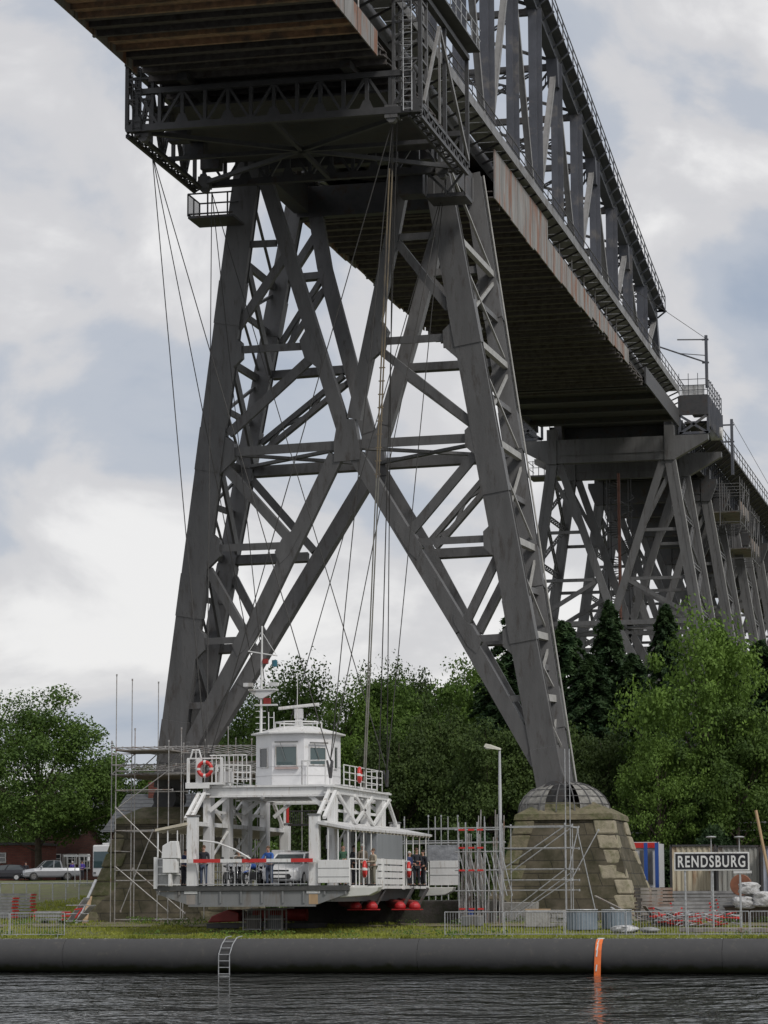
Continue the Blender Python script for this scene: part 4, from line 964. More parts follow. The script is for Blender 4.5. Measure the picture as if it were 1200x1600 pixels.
def facewin(k, u0, u1, z0, z1, m=GLASSG, visor=True):
    """window in the octagon face whose outward normal points at angle k*45 deg"""
    a = k*math.pi/4; n = V((math.cos(a), math.sin(a), 0)); t_ = V((-math.sin(a), math.cos(a), 0)); c = V((cx, cy, 0))+n*ap
    P = lambda u, z, o: c+t_*u+n*o+V((0, 0, z))
    mb = MB(); mb.addf([P(u0, z0, .02), P(u1, z0, .02), P(u1, z1, .02), P(u0, z1, .02)], [(0, 1, 2, 3)]); w_ = fl('window', mb, m, whs)
    mb = MB()
    for (a0, b0, a1, b1) in ((u0-.05, z0-.05, u1+.05, z0), (u0-.05, z1, u1+.05, z1+.05), (u0-.05, z0, u0, z1), (u1, z0, u1+.05, z1)):
        mb.addf([P(a0, b0, 0), P(a1, b0, 0), P(a1, b1, 0), P(a0, b1, 0), P(a0, b0, .05), P(a1, b0, .05), P(a1, b1, .05), P(a0, b1, .05)], [(4, 5, 6, 7), (0, 1, 5, 4), (1, 2, 6, 5), (2, 3, 7, 6), (3, 0, 4, 7)])
    fl('window_frame', mb, WHITE2, whs)
    if visor:
        mb = MB(); mb.beam(P(u0-.05, z1+.22, .12), P(u1+.1, z1+.22, .12), .06, .07); mb.beam(P(u0+.2, z1+.2, .1), P(u0+.45, z0+.25, .06), .02, .02); fl('wiper', mb, GREYP, whs)
facewin(6, -.55, .40, 9.25, 10.1); facewin(7, -.45, .35, 9.3, 10.05); facewin(5, -.3, .35, 9.2, 10.05, GLASS, False); facewin(0, -.5, .0, 9.15, 10.1, GLASS, False)
for k in (1, 2, 3, 4): facewin(k, -.5, .5, 9.25, 10.1, GLASS, False)
mb = MB()
for z in (8.78, 9.2): mb.addf(oc(ap+.012, z)+oc(ap+.012, z+.02), [(k, (k+1) % 8, 8+(k+1) % 8, 8+k) for k in range(8)])
fl('plate_seam', mb, mat('seam_grey_paint', (.5, .5, .5), .6), whs)  # grey lines marking the plate joints
fl('window_sill', MB().box(cx-.6, cx+.5, cy-ap-.12, cy-ap-.03, 9.08, 9.17), mat('pinkish_sill', (.42, .33, .31), .6), whs)
# roof gear: rail, radar, aerial
mb = MB()
rr8 = oc(1.0, 11.3)
for k in range(8): mb.tube(rr8[k], rr8[(k+1) % 8], .035, 5); mb.tube(rr8[k], V((rr8[k].x, rr8[k].y, 10.95)), .03, 5)
for xx in (-1.15, -.9): mb.tube((cx+xx, cy-1.0, 10.9), (cx+xx, cy-1.0, 11.75), .025, 5)
mb.tube((cx-1.15, cy-1.0, 11.5), (cx-.9, cy-1.0, 11.5), .02, 4); fl('roof_rail', mb, WHITE, whs)
mb = MB(); c = V((cx+.1, cy-.3, 11.12)); mb.frustum(c, .35, .35, .25, .25, .35).box(c.x-.18, c.x+.18, c.y-.15, c.y+.15, c.z+.35, c.z+.8); rd = fl('radar_mast', mb, WHITE2, whs)
fl('radar_scanner', MB().beam((c.x-.95, c.y-.1, c.z+.82), (c.x+.95, c.y+.1, c.z+1.0), .18, .14), WHITE, whs, bevel=.03)
fl('whip_aerial', MB().tube((cx+.1, cy-.6, 11.1), (cx+.12, cy-.6, 13.6), .018, 5), WHITE, whs)
# signal mast
ma = fl('signal_mast', MB().tube((cx-1.55, cy-.9, 10.7), (cx-1.5, cy-.9, 15.75), .07, 8, .04))
mb = MB(); q = V((cx-1.52, cy-.9, 0))
mb.beam(q+V((-.65, 0, 14.6)), q+V((.75, 0, 14.35)), .05, .05); mb.tube(q+V((-.6, 0, 14.6)), q+V((0, 0, 15.5)), .015, 4); mb.tube(q+V((.7, 0, 14.4)), q+V((0, 0, 15.5)), .015, 4)
fl('yard_arm', mb, WHITE, ma)
mb = MB(); mb.box(q.x-.6, q.x+.75, q.y-.15, q.y+.15, 12.75, 12.83).prism([(q.x-.6, q.y-.1, 12.74), (q.x+.7, q.y-.1, 12.74), (q.x+.1, q.y-.1, 12.4), (q.x-.1, q.y-.1, 12.4)], (0, .2, 0)).box(q.x-.3, q.x+.75, q.y-.12, q.y+.12, 12.05, 12.12)
for xx in (-.65, .55): mb.box(q.x+xx-.2, q.x+xx+.22, q.y-.12, q.y+.12, 12.95, 13.12)
fl('lamp_bracket', mb, WHITE2, ma)
fl('signal_lamp', MB().box(q.x+.12, q.x+.42, q.y-.12, q.y+.12, 12.13, 12.4), REDD, ma); fl('signal_lamp', MB().box(q.x+.08, q.x+.3, q.y-.12, q.y+.12, 14.0, 14.22), REDD, ma)
fl('signal_lamp', MB().tube((q.x+.62, q.y, 13.85), (q.x+.62, q.y, 14.15), .13, 12), mat('teal_lamp_glass', (.02, .12, .17), .2), ma)
mb = MB()
for k in range(9): mb.box(q.x-.28, q.x+.2, q.y-.02, q.y+.02, 10.95+.28*k, 10.98+.28*k)
fl('step_iron', mb, WHITE, ma)
# upper railings and galleries
def railing(name, pts, h, rails=(1.0, .66, .33), m=WHITE, r=.03, post=1.0, parent=None):
    mb = MB()
    for a, b in zip(pts, pts[1:]):
        a, b = V(a), V(b); L = (b-a).length; n_ = max(1, round(L/post))
        for k in range(n_+1): p = a+(b-a)*k/n_; mb.tube(p, p+V((0, 0, h)), r, 5)
        for f_ in rails: mb.tube(a+V((0, 0, h*f_)), b+V((0, 0, h*f_)), r*.85, 5)
    return fl(name, mb, m, parent)
for s in (-1, 1):
    x = FX+s*(XS+.1)
    railing('upper_railing', [(FX+s*1.7, -15.6, 8.3), (x-.6*s, -16.2, 8.3), (x-.1*s, -17.2, 8.25)] if s < 0 else [(FX+1.9, -15, 8.3), (x-.9, -15.5, 8.3)], .95)
    railing('upper_railing', [(x, -16.6, 8.22), (x, -9.2, 8.22), (x-.9*s, -9.0, 8.22)], .95)
railing('upper_railing', [(FX+2.0, -16.2, 8.25), (FX+.9, -16.2, 8.25), (FX+.9, -15.2, 8.25)], 1.15, (1.0,), r=.035)
mb = MB(); mb.box(FX+.85, FX+2.4, -16.35, -15.2, 8.2, 8.26); fl('wheelhouse_step', mb, WHITE2)
# left signal gallery with lifebuoy
gl_ = fl('side_gallery', MB().box(-3.3, -1.6, -19.0, -17.6, 8.26, 8.36).box(-3.3, -2.2, -19.05, -18.98, 8.1, 8.35))
mb = MB()
for x in (-3.2, -2.75, -1.65): mb.box(x-.06, x+.06, -19.0, -18.9, 8.36, 9.42)
mb.box(-3.25, -1.6, -18.98, -18.92, 9.4, 9.46); mb.box(-2.85, -2.55, -18.98, -18.95, 8.36, 9.4)
mb.tube((-3.1, -18.95, 9.45), (-3.0, -18.95, 9.8), .04, 5); mb.tube((-2.6, -18.95, 9.45), (-2.7, -18.95, 9.8), .04, 5); mb.tube((-3.02, -18.95, 9.8), (-2.68, -18.95, 9.8), .04, 5); mb.tube((-2.85, -18.95, 9.45), (-2.85, -18.95, 9.8), .03, 5)
for k in range(9): x = -2.1+.2*k; mb.tube((x, -18.95, 8.36), (x, -18.95, 9.55), .025, 4)
mb.tube((-2.2, -18.95, 9.55), (-.5, -18.95, 9.55), .03, 5)
fl('gallery_railing', mb, WHITE, gl_); fl('gallery_cabinet', MB().box(-2.0, -1.3, -18.6, -18.2, 8.36, 8.85), WHITE2, gl_)
# side shelters
CREAM = mat('cream_slat_paint', (.56, .51, .40), .6, 0, .15, 3)
for s in (-1, 1):
    xi, xo = FX+s*2.95, FX+s*4.38
    mb = MB(); mb.prism([(xi, YF-.05, 6.42), (xo, YF-.05, 6.17), (xo, YF-.05, 6.27), (xi, YF-.05, 6.55)], (0, 16.5, 0)); sr = fl('shelter_roof', mb, WHITE2 if s > 0 else CREAM)
    mb = MB()
    for k in range(24): y = YF+.3+.68*k; mb.beam((xi, y, 6.38), (xo, y, 6.13), .07, .07, (0, 0, 1))
    fl('roof_slats', mb, CREAM, sr)
    mb = MB(); xp = FX+s*4.28
    for k in range(12): y = YF+.06+1.4*k; mb.tube((xp, y, ZD), (xp, y, 6.17), .035, 5)
    for k in range(1, 4): mb.tube((xi+(xp-xi)*k/3.0, YF+.06, ZD), (xi+(xp-xi)*k/3.0, YF+.06, 6.2), .03, 5)
    fl('shelter_post', mb)
    if s > 0:
        fl('front_panel', MB().box(xi+.02, xo-.02, YF-.07, YF-.02, ZD+.12, 4.88), WHITE, bevel=.01)
        mb = MB()
        for z in (4.15, 4.52): mb.box(xi+.02, xo-.02, YF-.08, YF-.072, z, z+.02)
        fl('panel_seam', mb, GREYP)
        fl('rear_panel', MB().box(xo+.05, xo+1.5, YR-.05, YR, ZD+.05, 5.0), WHITE, bevel=.01)
        mb = MB()
        for z in (4.3, 4.65): mb.box(xo+.06, xo+1.49, YR-.062, YR-.052, z, z+.02)
        fl('panel_seam', mb, GREYP)
        for y in (YF+.1, YR-.2): fl('guide_wing', MB().prism([(xo-.35, y, ZD-.05), (xo+1.25, y, ZD-.05), (xo+1.15, y, ZD-.25), (xo+.8, y, ZD-.42), (xo-.5, y, ZD-.5)], (0, .7, 0)), mat('off_white_paint', (.6, .6, .56), .5, 0, .08, 2), bevel=.03)
        # side railing with solid and slatted bays
        xr_ = xo-.02
        railing('side_railing', [(xr_, YF, ZD), (xr_, YR, ZD)], 1.15, (1.0, .62), r=.035, post=1.75)
        mb = MB(); mb.box(xr_-.03, xr_+.03, -20.9, YR, ZD-.12, ZD+.02); fl('toe_beam', mb)
        mb = MB(); 
        for z in (3.85, 4.15, 4.45, 4.75): mb.box(xr_+.04, xr_+.07, -16.7, -11.2, z, z+.24)
        fl('slatted_panel', mb, WHITE)
        mb = MB()
        for y in (-16.7, -15.4, -11.2): mb.box(xr_+.03, xr_+.12, y-.12, y+.12, ZD-.15, 5.0)
        fl('gate_post', mb)
        fl('grey_cabinet', MB().box(xo-.5, xo-.03, -16.1, -11.0, 5.0, 6.1), mat('brushed_zinc', (.33, .35, .37), .4, .3, .12, 1.0, streak=True), bevel=.02)
    else:
        fl('front_panel', MB().box(xo+.02, xi-.3, YF-.05, YF-.02, ZD+.08, 4.95), mat('grey_mesh_panel', (.36, .36, .36), .7, 0, .2, 12))
        mb = MB()
        for z in (ZD+.05, 4.28, 4.6, 4.95): mb.box(xo+.02, xi-.25, YF-.08, YF-.052, z, z+.05)
        mb.box(xo-.04, xo+.12, YF-.09, YF+.08, ZD-.1, 5.05); mb.box(xo+.1, xo+.15, YF-.1, YF-.08, ZD, 5)
        fl('panel_frame', mb)
        fl('wall_sign', MB().box(xo+.45, xo+.75, YF-.09, YF-.083, 4.5, 4.85), REDD)
        railing('side_railing', [(xo, YF, ZD), (xo, YR, ZD)], 1.15, (1.0, .6, .3), r=.03, post=1.5)
        mb = MB(); mb.prism([(xi-.2, YF-.5, ZD+1.2), (xi-1.0, YF-.5, ZD+1.2), (xi-.95, YF-.5, ZD+1.75), (xi-.6, YF-.5, ZD+1.95), (xi-.3, YF-.5, ZD+1.95)], (0, .38, 0)); mb.box(xi-.95, xi-.3, YF-.48, YF-.14, 4.35, ZD+1.18); mb.box(xi-.7, xi-.55, YF-.45, YF-.2, ZD, 4.33)
        fl('control_console', mb, WHITE, bevel=.03)
# bench and stairs cluster inside the lane sides
for (x0, x1, y, z0, z1, nm) in ((-.35, .95-.3, -16.5, ZD, 5.15, 'white_cabinet'), (-.1, .5, -16.3, 5.16, 5.4, 'cabinet_top'), (-2.1, -1.5, -15.6, ZD, 5.2, 'stair_wall')): fl(nm, MB().box(x0, x1, y, y+.6, z0, z1), WHITE2, bevel=.02)
mb = MB(); 
for k in range(22): mb.tube((-1.2+.1*k, -9, 6.75), (-1.2+.1*k, -9, 7.35), .02, 4)
mb.tube((-1.25, -9, 7.35), (1.05, -9, 7.35), .03, 5); mb.box(-1.3, 1.1, -9.1, -8.9, 6.65, 6.75); fl('dark_gallery_railing', mb, STEELD)
# barrier with mesh skirt
bz = 4.87; bx0, bx1 = FX-3.2, FX+2.9
br = fl('barrier_arm', MB().beam((bx0, YF-.12, bz), (bx1, YF-.12, bz), .12, .15), WHITE)
for k, (a, b) in enumerate(((.10, .30), (.46, .64), (.82, .98))): fl('red_band', MB().beam((bx0+(bx1-bx0)*a, YF-.12, bz), (bx0+(bx1-bx0)*b, YF-.12, bz), .128, .158), RED, br)
mb = MB()
for k in range(16): x = FX-2.4+k*.33; mb.tube((x, YF-.1, ZD+.03), (x, YF-.1, bz-.06), .012, 4)
mb.tube((FX-2.4, YF-.1, ZD+.08), (FX+2.5, YF-.1, ZD+.08), .02, 5); mb.tube((FX-2.4, YF-.1, bz-.12), (FX+2.5, YF-.1, bz-.12), .015, 4); fl('barrier_skirt', mb, GALV)
pts = [V((FX-2.3, YF-.2, 5.75+.0)), V((FX-1.5, YF-.2, 5.65)), V((FX-.7, YF-.2, 5.35)), V((FX+.0, YF-.2, 4.95))]; fl('counter_arm', MB().path(pts, .04, 6), WHITE)
rb = V((2.05, YR-.2, 0)); rb = on(445, 1280, Y=YR-.2)
ra_ = fl('raised_barrier', MB().beam((rb.x, YR-.2, 4.9), (rb.x+.02, YR-.2, 9.3-1.3), .12, .14)); fl('red_band', MB().beam((rb.x+.15, YR-.2, 6.9), (rb.x+.15, YR-.2, 8.0), .09, .15), RED, ra_); fl('barrier_box', MB().box(rb.x-.3, rb.x+.3, YR-.4, YR, ZD, 5.1), WHITE2, ra_)
fl('notice_board', MB().box(FX+XS+.19, FX+XS+.22, -18.1, -17.6, 5.2, 5.9).box(FX+XS-.2, FX+XS+.0, -18.62, -18.6, 5.4, 6.0), WHITE2)

# lifebuoys
def buoy(c, ax, label, grp='lifebuoys on the ferry'):
    t_ = thing('lifebuoy', label, 'lifebuoy', c, grp)
    link('ring', MB().torus(c, .30, .085, ax, 28, 8), RED, t_, smooth=True)
    mb = MB(); ax = V(ax); u = ax.orthogonal().normalized(); v = ax.cross(u)
    for k in range(4):
        for q in range(3):
            a = math.pi/4+k*math.pi/2+(q-1)*.09; mb.tube(V(c)+(u*math.cos(a)+v*math.sin(a))*.30-(v*math.cos(a)-u*math.sin(a))*.025, V(c)+(u*math.cos(a)+v*math.sin(a))*.30+(v*math.cos(a)-u*math.sin(a))*.025, .092, 10)
    link('white_band', mb, WHITE, t_)
buoy(V((-2.38, -19.12, 8.95)), (0, 1, 0), 'red and white lifebuoy facing front on the upper left gallery')
p = on(562, 1211, X=FX+XS+.22); buoy(p, (1, .12, 0), 'red lifebuoy hanging on the upper right railing of the ferry')
for (x, y, lab) in ((570, 1358, 'red lifebuoy hooked to the front part of the lower right railing'), (639, 1359, 'left one of two red lifebuoys side by side on the lower right railing'), (654, 1359, 'right one of two red lifebuoys side by side on the lower right railing')):
    p = on(x, y, X=FX+4.52); buoy(p, (1, .15, 0), lab)

# landing block with red hydraulic buffers under the ferry
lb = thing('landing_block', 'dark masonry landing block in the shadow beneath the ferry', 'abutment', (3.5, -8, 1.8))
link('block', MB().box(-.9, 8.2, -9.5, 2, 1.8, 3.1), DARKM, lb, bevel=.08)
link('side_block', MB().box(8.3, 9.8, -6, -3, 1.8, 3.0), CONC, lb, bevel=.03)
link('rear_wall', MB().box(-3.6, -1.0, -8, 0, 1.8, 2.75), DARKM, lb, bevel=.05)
for i, x in enumerate((556, 581, 625, 648)):
    p = on(x, 1414, Y=-15.5 if i < 2 else -13.0)
    t_ = thing('hydraulic_buffer', 'red capped hydraulic buffer under the ferry deck, number %s from the left' % ('one', 'two', 'three', 'four')[i], 'buffer', p, 'red buffers under the ferry')
    t_['label'] = ('leftmost of the four red capped buffers sticking out beneath the ferry', 'second red capped buffer from the left beneath the ferry', 'third red capped buffer from the left beneath the ferry', 'rightmost of the four red capped buffers beneath the ferry')[i]
    mb = MB(); mb.ellip((p.x, p.y, p.z-.08), .27, .27, .22, 18, 10, -.4); mb.box(p.x-.33, p.x+.33, p.y-.3, p.y+.27, p.z-.23, p.z-.18); link('cap', mb, mat('buffer_red', (.42, .02, .025), .45, 0, .15, 4), t_, smooth=False, bevel=.01)
    link('shaft', MB().tube(p+V((0, .1, .0)), p+V((-1.9, 5, .12)), .2, 14), REDD, t_); link('hanger', MB().beam(p+V((.1, .4, 0)), p+V((.35, 1.2, .75)), .1, .1), STEELD, t_)
# red machinery and gear at the left under the ferry
t_ = thing('red_winch', 'dark red winch machinery with cables under the left end of the ferry', 'machinery', (-2.6, -14.5, 2))
mb = MB(); mb.prism([(-3.5, -15, 2.15), (-2.0, -15, 2.2), (-2.0, -15, 2.6), (-2.5, -15, 2.75), (-3.3, -15, 2.45)], (0, 2.0, 0)); link('housing', mb, REDD, t_, bevel=.05)
link('drum', MB().tube((-1.5, -14.2, 2.5), (1.0, -14.2, 2.5), .28, 16), REDD, t_); link('bed_frame', MB().box(-3.5, 1.6, -15.1, -12.8, 1.9, 2.12), STEELD, t_)
for i, (x0, lab) in enumerate(((-1.2, 'left wire crate with tools under the ferry'), (-.2, 'right wire crate with tools under the ferry, beside the dark block'))):
    t_ = thing('wire_crate', lab, 'crate', (x0+.4, -17, 1.8), 'wire crates under the ferry')
    mb = MB()
    for (a, b) in ((0, 0), (.8, 0), (0, .7), (.8, .7)): mb.box(x0+a-.03, x0+a+.03, -17+b-.03, -17+b+.03, 1.8, 2.75)
    for z in (1.85, 2.3, 2.72): mb.box(x0, x0+.8, -17.02, -16.98, z, z+.05); mb.box(x0, x0+.8, -16.32, -16.28, z, z+.05)
    for k in range(7): mb.tube((x0+.1+.1*k, -17, 1.85), (x0+.1+.1*k, -17, 2.72), .01, 4)
    link('cage', mb, GALVR, t_); link('box', MB().box(x0+.1, x0+.7, -16.9, -16.4, 1.86, 2.5), GREYP if i else WOODG, t_, bevel=.03)
# ------------------------------------------------------------------ people
def skinmesh(name, joints, edges, m, parent, sub=2):
    me = bpy.data.meshes.new(name); idx = {k: i for i, k in enumerate(joints)}
    me.from_pydata([joints[k][:3] for k in joints], [(idx[a], idx[b]) for a, b in edges], []); me.materials.append(m)
    o = bpy.data.objects.new(name, me); col.objects.link(o); o.parent = parent
    md = o.modifiers.new('skin', 'SKIN'); md.use_smooth_shade = True
    sv = me.skin_vertices[0].data
    for i, k in enumerate(joints):
        r = joints[k][3]; sv[i].radius = r if isinstance(r, tuple) else (r, r); sv[i].use_root = (i == 0)
    sb = o.modifiers.new('sub', 'SUBSURF'); sb.levels = sub; sb.render_levels = sub
    return o
HAIRS = {'dark': mat('dark_hair', (.03, .022, .018), .8), 'grey': mat('grey_hair', (.45, .44, .43), .8), 'brown': mat('brown_hair', (.10, .06, .035), .8), 'bald': None}
def cloth(n, c): return mat('cloth_'+n, c, .85, 0, .12, 9)
def person(loc, rz, label, top, legs, hair='dark', h=1.75, arms='down', lean=0.0, sit=False, cap=None, group=None, sleeves=True):
    t_ = thing('person', label, 'person', loc, group, rz); k = h/1.75
    hz = .50 if sit else .93
    def S(x, y, z): 
        yy = y-(lean*(max(0, z-hz)))
        return (x*k, yy*k, z*k)
    J = {}; E = []
    def j(n, x, y, z, r, par=None, raw=False):
        J[n] = (*S(x, y, z), tuple(q*k for q in r) if isinstance(r, tuple) else r*k)
        if par: E.append((par, n))
    j('pelvis', 0, 0, hz, (.15, .11)); j('waist', 0, 0, hz+.17, (.13, .10), 'pelvis'); j('chest', 0, .01, hz+.38, (.155, .11), 'waist'); j('shoul', 0, .015, hz+.49, (.11, .085), 'chest')
    j('neck', 0, .0, hz+.56, .05, 'shoul'); j('jaw', 0, -.02, hz+.63, (.06, .065), 'neck'); j('head', 0, -.005, hz+.71, (.076, .09), 'jaw'); j('crown', 0, .0, hz+.775, (.055, .07), 'head')
    legs_pts = {}
    for s, n in ((-1, 'l'), (1, 'r')):
        j('hip'+n, .09*s, 0, hz-.06, .085, 'pelvis')
        if sit: kn = (.11*s, -.42, hz-.02); an = (.11*s, -.42, .09)
        else: kn = (.10*s, -.02, .49); an = (.11*s, .02, .09)
        j('knee'+n, *kn, .058, 'hip'+n); j('ankle'+n, *an, .038, 'knee'+n); j('toe'+n, an[0]+.02*s, an[1]-.16, .035, (.035, .028), 'ankle'+n)
        j('sh'+n, .19*s, .01, hz+.46, .055, 'shoul')
        if arms == 'down': el, wr = (.24*s, .03, hz+.20), (.25*s, -.05, hz-.04)
        elif arms == 'front': el, wr = (.23*s, -.03, hz+.20), (.07*s, -.24, hz+.20)
        elif arms == 'rail': el, wr = (.27*s, -.25, hz+.17), (.03*s, -.38, hz+.17)
        else: el, wr = (.23*s, -.12, hz+.22), (.18*s, -.34, hz+.28)
        j('el'+n, *el, .042, 'sh'+n); j('wr'+n, *wr, .028, 'el'+n)
        w_ = V(J['wr'+n][:3]); e_ = V(J['el'+n][:3]); d = (w_-e_).normalized()
        pm = w_+d*(.06*k); J['palm'+n] = (*pm, (.036*k, .018*k)); E.append(('wr'+n, 'palm'+n))
        side = d.cross(V((0, 0, 1)) if abs(d.z) < .8 else V((0, 1, 0))).normalized(); cur = d.cross(side)
        for q, (o_, ln) in enumerate(((-.027, .062), (-.009, .072), (.009, .068), (.027, .052))):
            a = pm+side*(o_*k)+d*(.03*k); b = a+d*(ln*.5*k); c = b+(d*.7+cur*.6*(1 if cur.z < 0 else -1))*(ln*.5*k)
            J['f%d%s' % (q, n)] = (*a, .0095*k); J['g%d%s' % (q, n)] = (*b, .0085*k); J['h%d%s' % (q, n)] = (*c, .0075*k)
            E.extend([('palm'+n, 'f%d%s' % (q, n)), ('f%d%s' % (q, n), 'g%d%s' % (q, n)), ('g%d%s' % (q, n), 'h%d%s' % (q, n))])
        a = pm-side*(.035*k*s)-d*(.02*k); b = a-side*(.03*k*s)+d*(.03*k); J['t'+n] = (*a, .011*k); J['u'+n] = (*b, .009*k); E.extend([('palm'+n, 't'+n), ('t'+n, 'u'+n)])
    skinmesh('body', J, E, SKIN, t_)
    g_ = lambda n, f=1.0, ad=.012: (*J[n][:3], tuple(q*f+ad for q in J[n][3]) if isinstance(J[n][3], tuple) else J[n][3]*f+ad)
    ns = ['pelvis', 'waist', 'chest', 'shoul']; T = {n: g_(n, 1.03, .014) for n in ns}; TE = [('pelvis', 'waist'), ('waist', 'chest'), ('chest', 'shoul')]
    T['collar'] = (J['neck'][0], J['neck'][1], J['neck'][2]-.02, .065*k); TE.append(('shoul', 'collar'))
    for n in 'lr':
        T['sh'+n] = g_('sh'+n, 1.05); T['el'+n] = g_('el'+n, 1.1); TE += [('shoul', 'sh'+n), ('sh'+n, 'el'+n)]
        if sleeves: T['wr'+n] = g_('wr'+n, 1.1); TE.append(('el'+n, 'wr'+n))
    skinmesh('jacket' if sleeves else 't_shirt', T, TE, top, t_)
    T = {'pelvis': g_('pelvis', 1.0, .01)}; TE = []
    for n in 'lr':
        for a in ('hip', 'knee', 'ankle'): T[a+n] = g_(a+n, 1.08, .012)
        TE += [('pelvis', 'hip'+n), ('hip'+n, 'knee'+n), ('knee'+n, 'ankle'+n)]
    skinmesh('trousers', T, TE, legs, t_)
    mb = MB()
    for n in 'lr': a = V(J['ankle'+n][:3]); b = V(J['toe'+n][:3]); mb.beam(V((a.x, a.y+.06, .045)), V((b.x, b.y-.05, .04)), .09, .085)
    link('shoe', mb, BLACK, t_, local=True, bevel=.02)
    hc = V(J['head'][:3]); mb = MB()
    if hair != 'bald' and not cap:
        mb.ellip(hc+V((0, .022*k, .035*k)), .088*k, .10*k, .095*k, 14, 10, -.35); link('hair', mb, HAIRS[hair], t_, local=True, smooth=True)
    if cap: mb.ellip(hc+V((0, .01, .04)), .098*k, .11*k, .085*k, 14, 8, -.1); mb.box(hc.x-.06, hc.x+.06, hc.y-.19, hc.y-.05, hc.z+.03, hc.z+.045); link('cap', mb, cap, t_, local=True)
    mb = MB(); mb.prism([hc+V((-.013, -.085, -.035)), hc+V((.013, -.085, -.035)), hc+V((.006, -.082, .012)), hc+V((-.006, -.082, .012))], (0, -.028, 0)); 
    for s in (-1, 1): mb.ellip(hc+V((.083*s, .005, -.01)), .012, .022, .032, 8, 6)
    link('face_features', mb, SKIN, t_, local=True)
    mb = MB()
    for s in (-1, 1): mb.ellip(hc+V((.031*s, -.086, .008)), .012, .008, .007, 8, 5)
    mb.box(hc.x-.025, hc.x+.025, hc.y-.094, hc.y-.084, hc.z-.062, hc.z-.056); link('eyes_and_mouth', mb, mat('dark_features', (.05, .02, .02), .5), t_, local=True)
    return t_
JEANS = cloth('jeans', (.07, .09, .14)); DK = cloth('dark', (.025, .027, .035)); NAVY = cloth('navy', (.03, .045, .12)); GRN = cloth('green', (.04, .10, .06)); BEI = cloth('beige', (.36, .32, .25)); BLU = cloth('bright_blue', (.03, .10, .33)); PUR = cloth('purple', (.07, .045, .28)); BRN = cloth('brown_grey', (.17, .14, .11)); KH = cloth('khaki', (.20, .19, .15)); WHT = cloth('white', (.6, .6, .6))
def pz(x, Y, z=ZD): p = on(x, 1380, Y=Y); return V((p.x, Y, z))
person(pz(318, -20.3), .1, 'man in a dark jacket and blue jeans standing behind the left end of the barrier', DK, JEANS, 'brown', 1.78, 'front')
person(pz(421, -20.55), -.15, 'man in a bright blue t-shirt leaning on the red and white barrier', BLU, JEANS, 'brown', 1.72, 'rail', .22, sleeves=False)
person(pz(287, -20.2), 1.3, 'person in dark blue clothes at the white control console in the left shelter', NAVY, DK, 'dark', 1.62, 'reach', .15)
person(pz(373, -18.0), .3, 'person in brown clothes half hidden behind the motorcycles', BRN, DK, 'dark', 1.6, 'front')
person(pz(536, -20.4), .5, 'bald man in a green shirt sitting behind the white right front panel', GRN, DK, 'bald', 1.75, 'front', .05)
person(pz(554, -17.5), 1.2, 'person in black standing under the right shelter roof behind the thin posts', DK, DK, 'dark', 1.78, 'down')
person(pz(567, -17.8), .9, 'grey haired man in a brown grey jacket standing in the right shelter', BRN, KH, 'grey', 1.83, 'down')
person(pz(583, -18.2), -.7, 'person in a beige jacket with back half turned at the right shelter railing', BEI, KH, 'brown', 1.62, 'front')
person(pz(640, -9.6), 1.3, 'white haired person in navy and white seated by the rear lifebuoys', NAVY, DK, 'grey', 1.62, 'front')
person(pz(651, -8.9), .6, 'man in a black suit over a white shirt near the rear of the right shelter', DK, DK, 'brown', 1.78, 'front')
person(pz(661, -7.6), -.6, 'dark haired person in dark clothes at the rear corner post of the shelter', DK, DK, 'dark', 1.7, 'down')

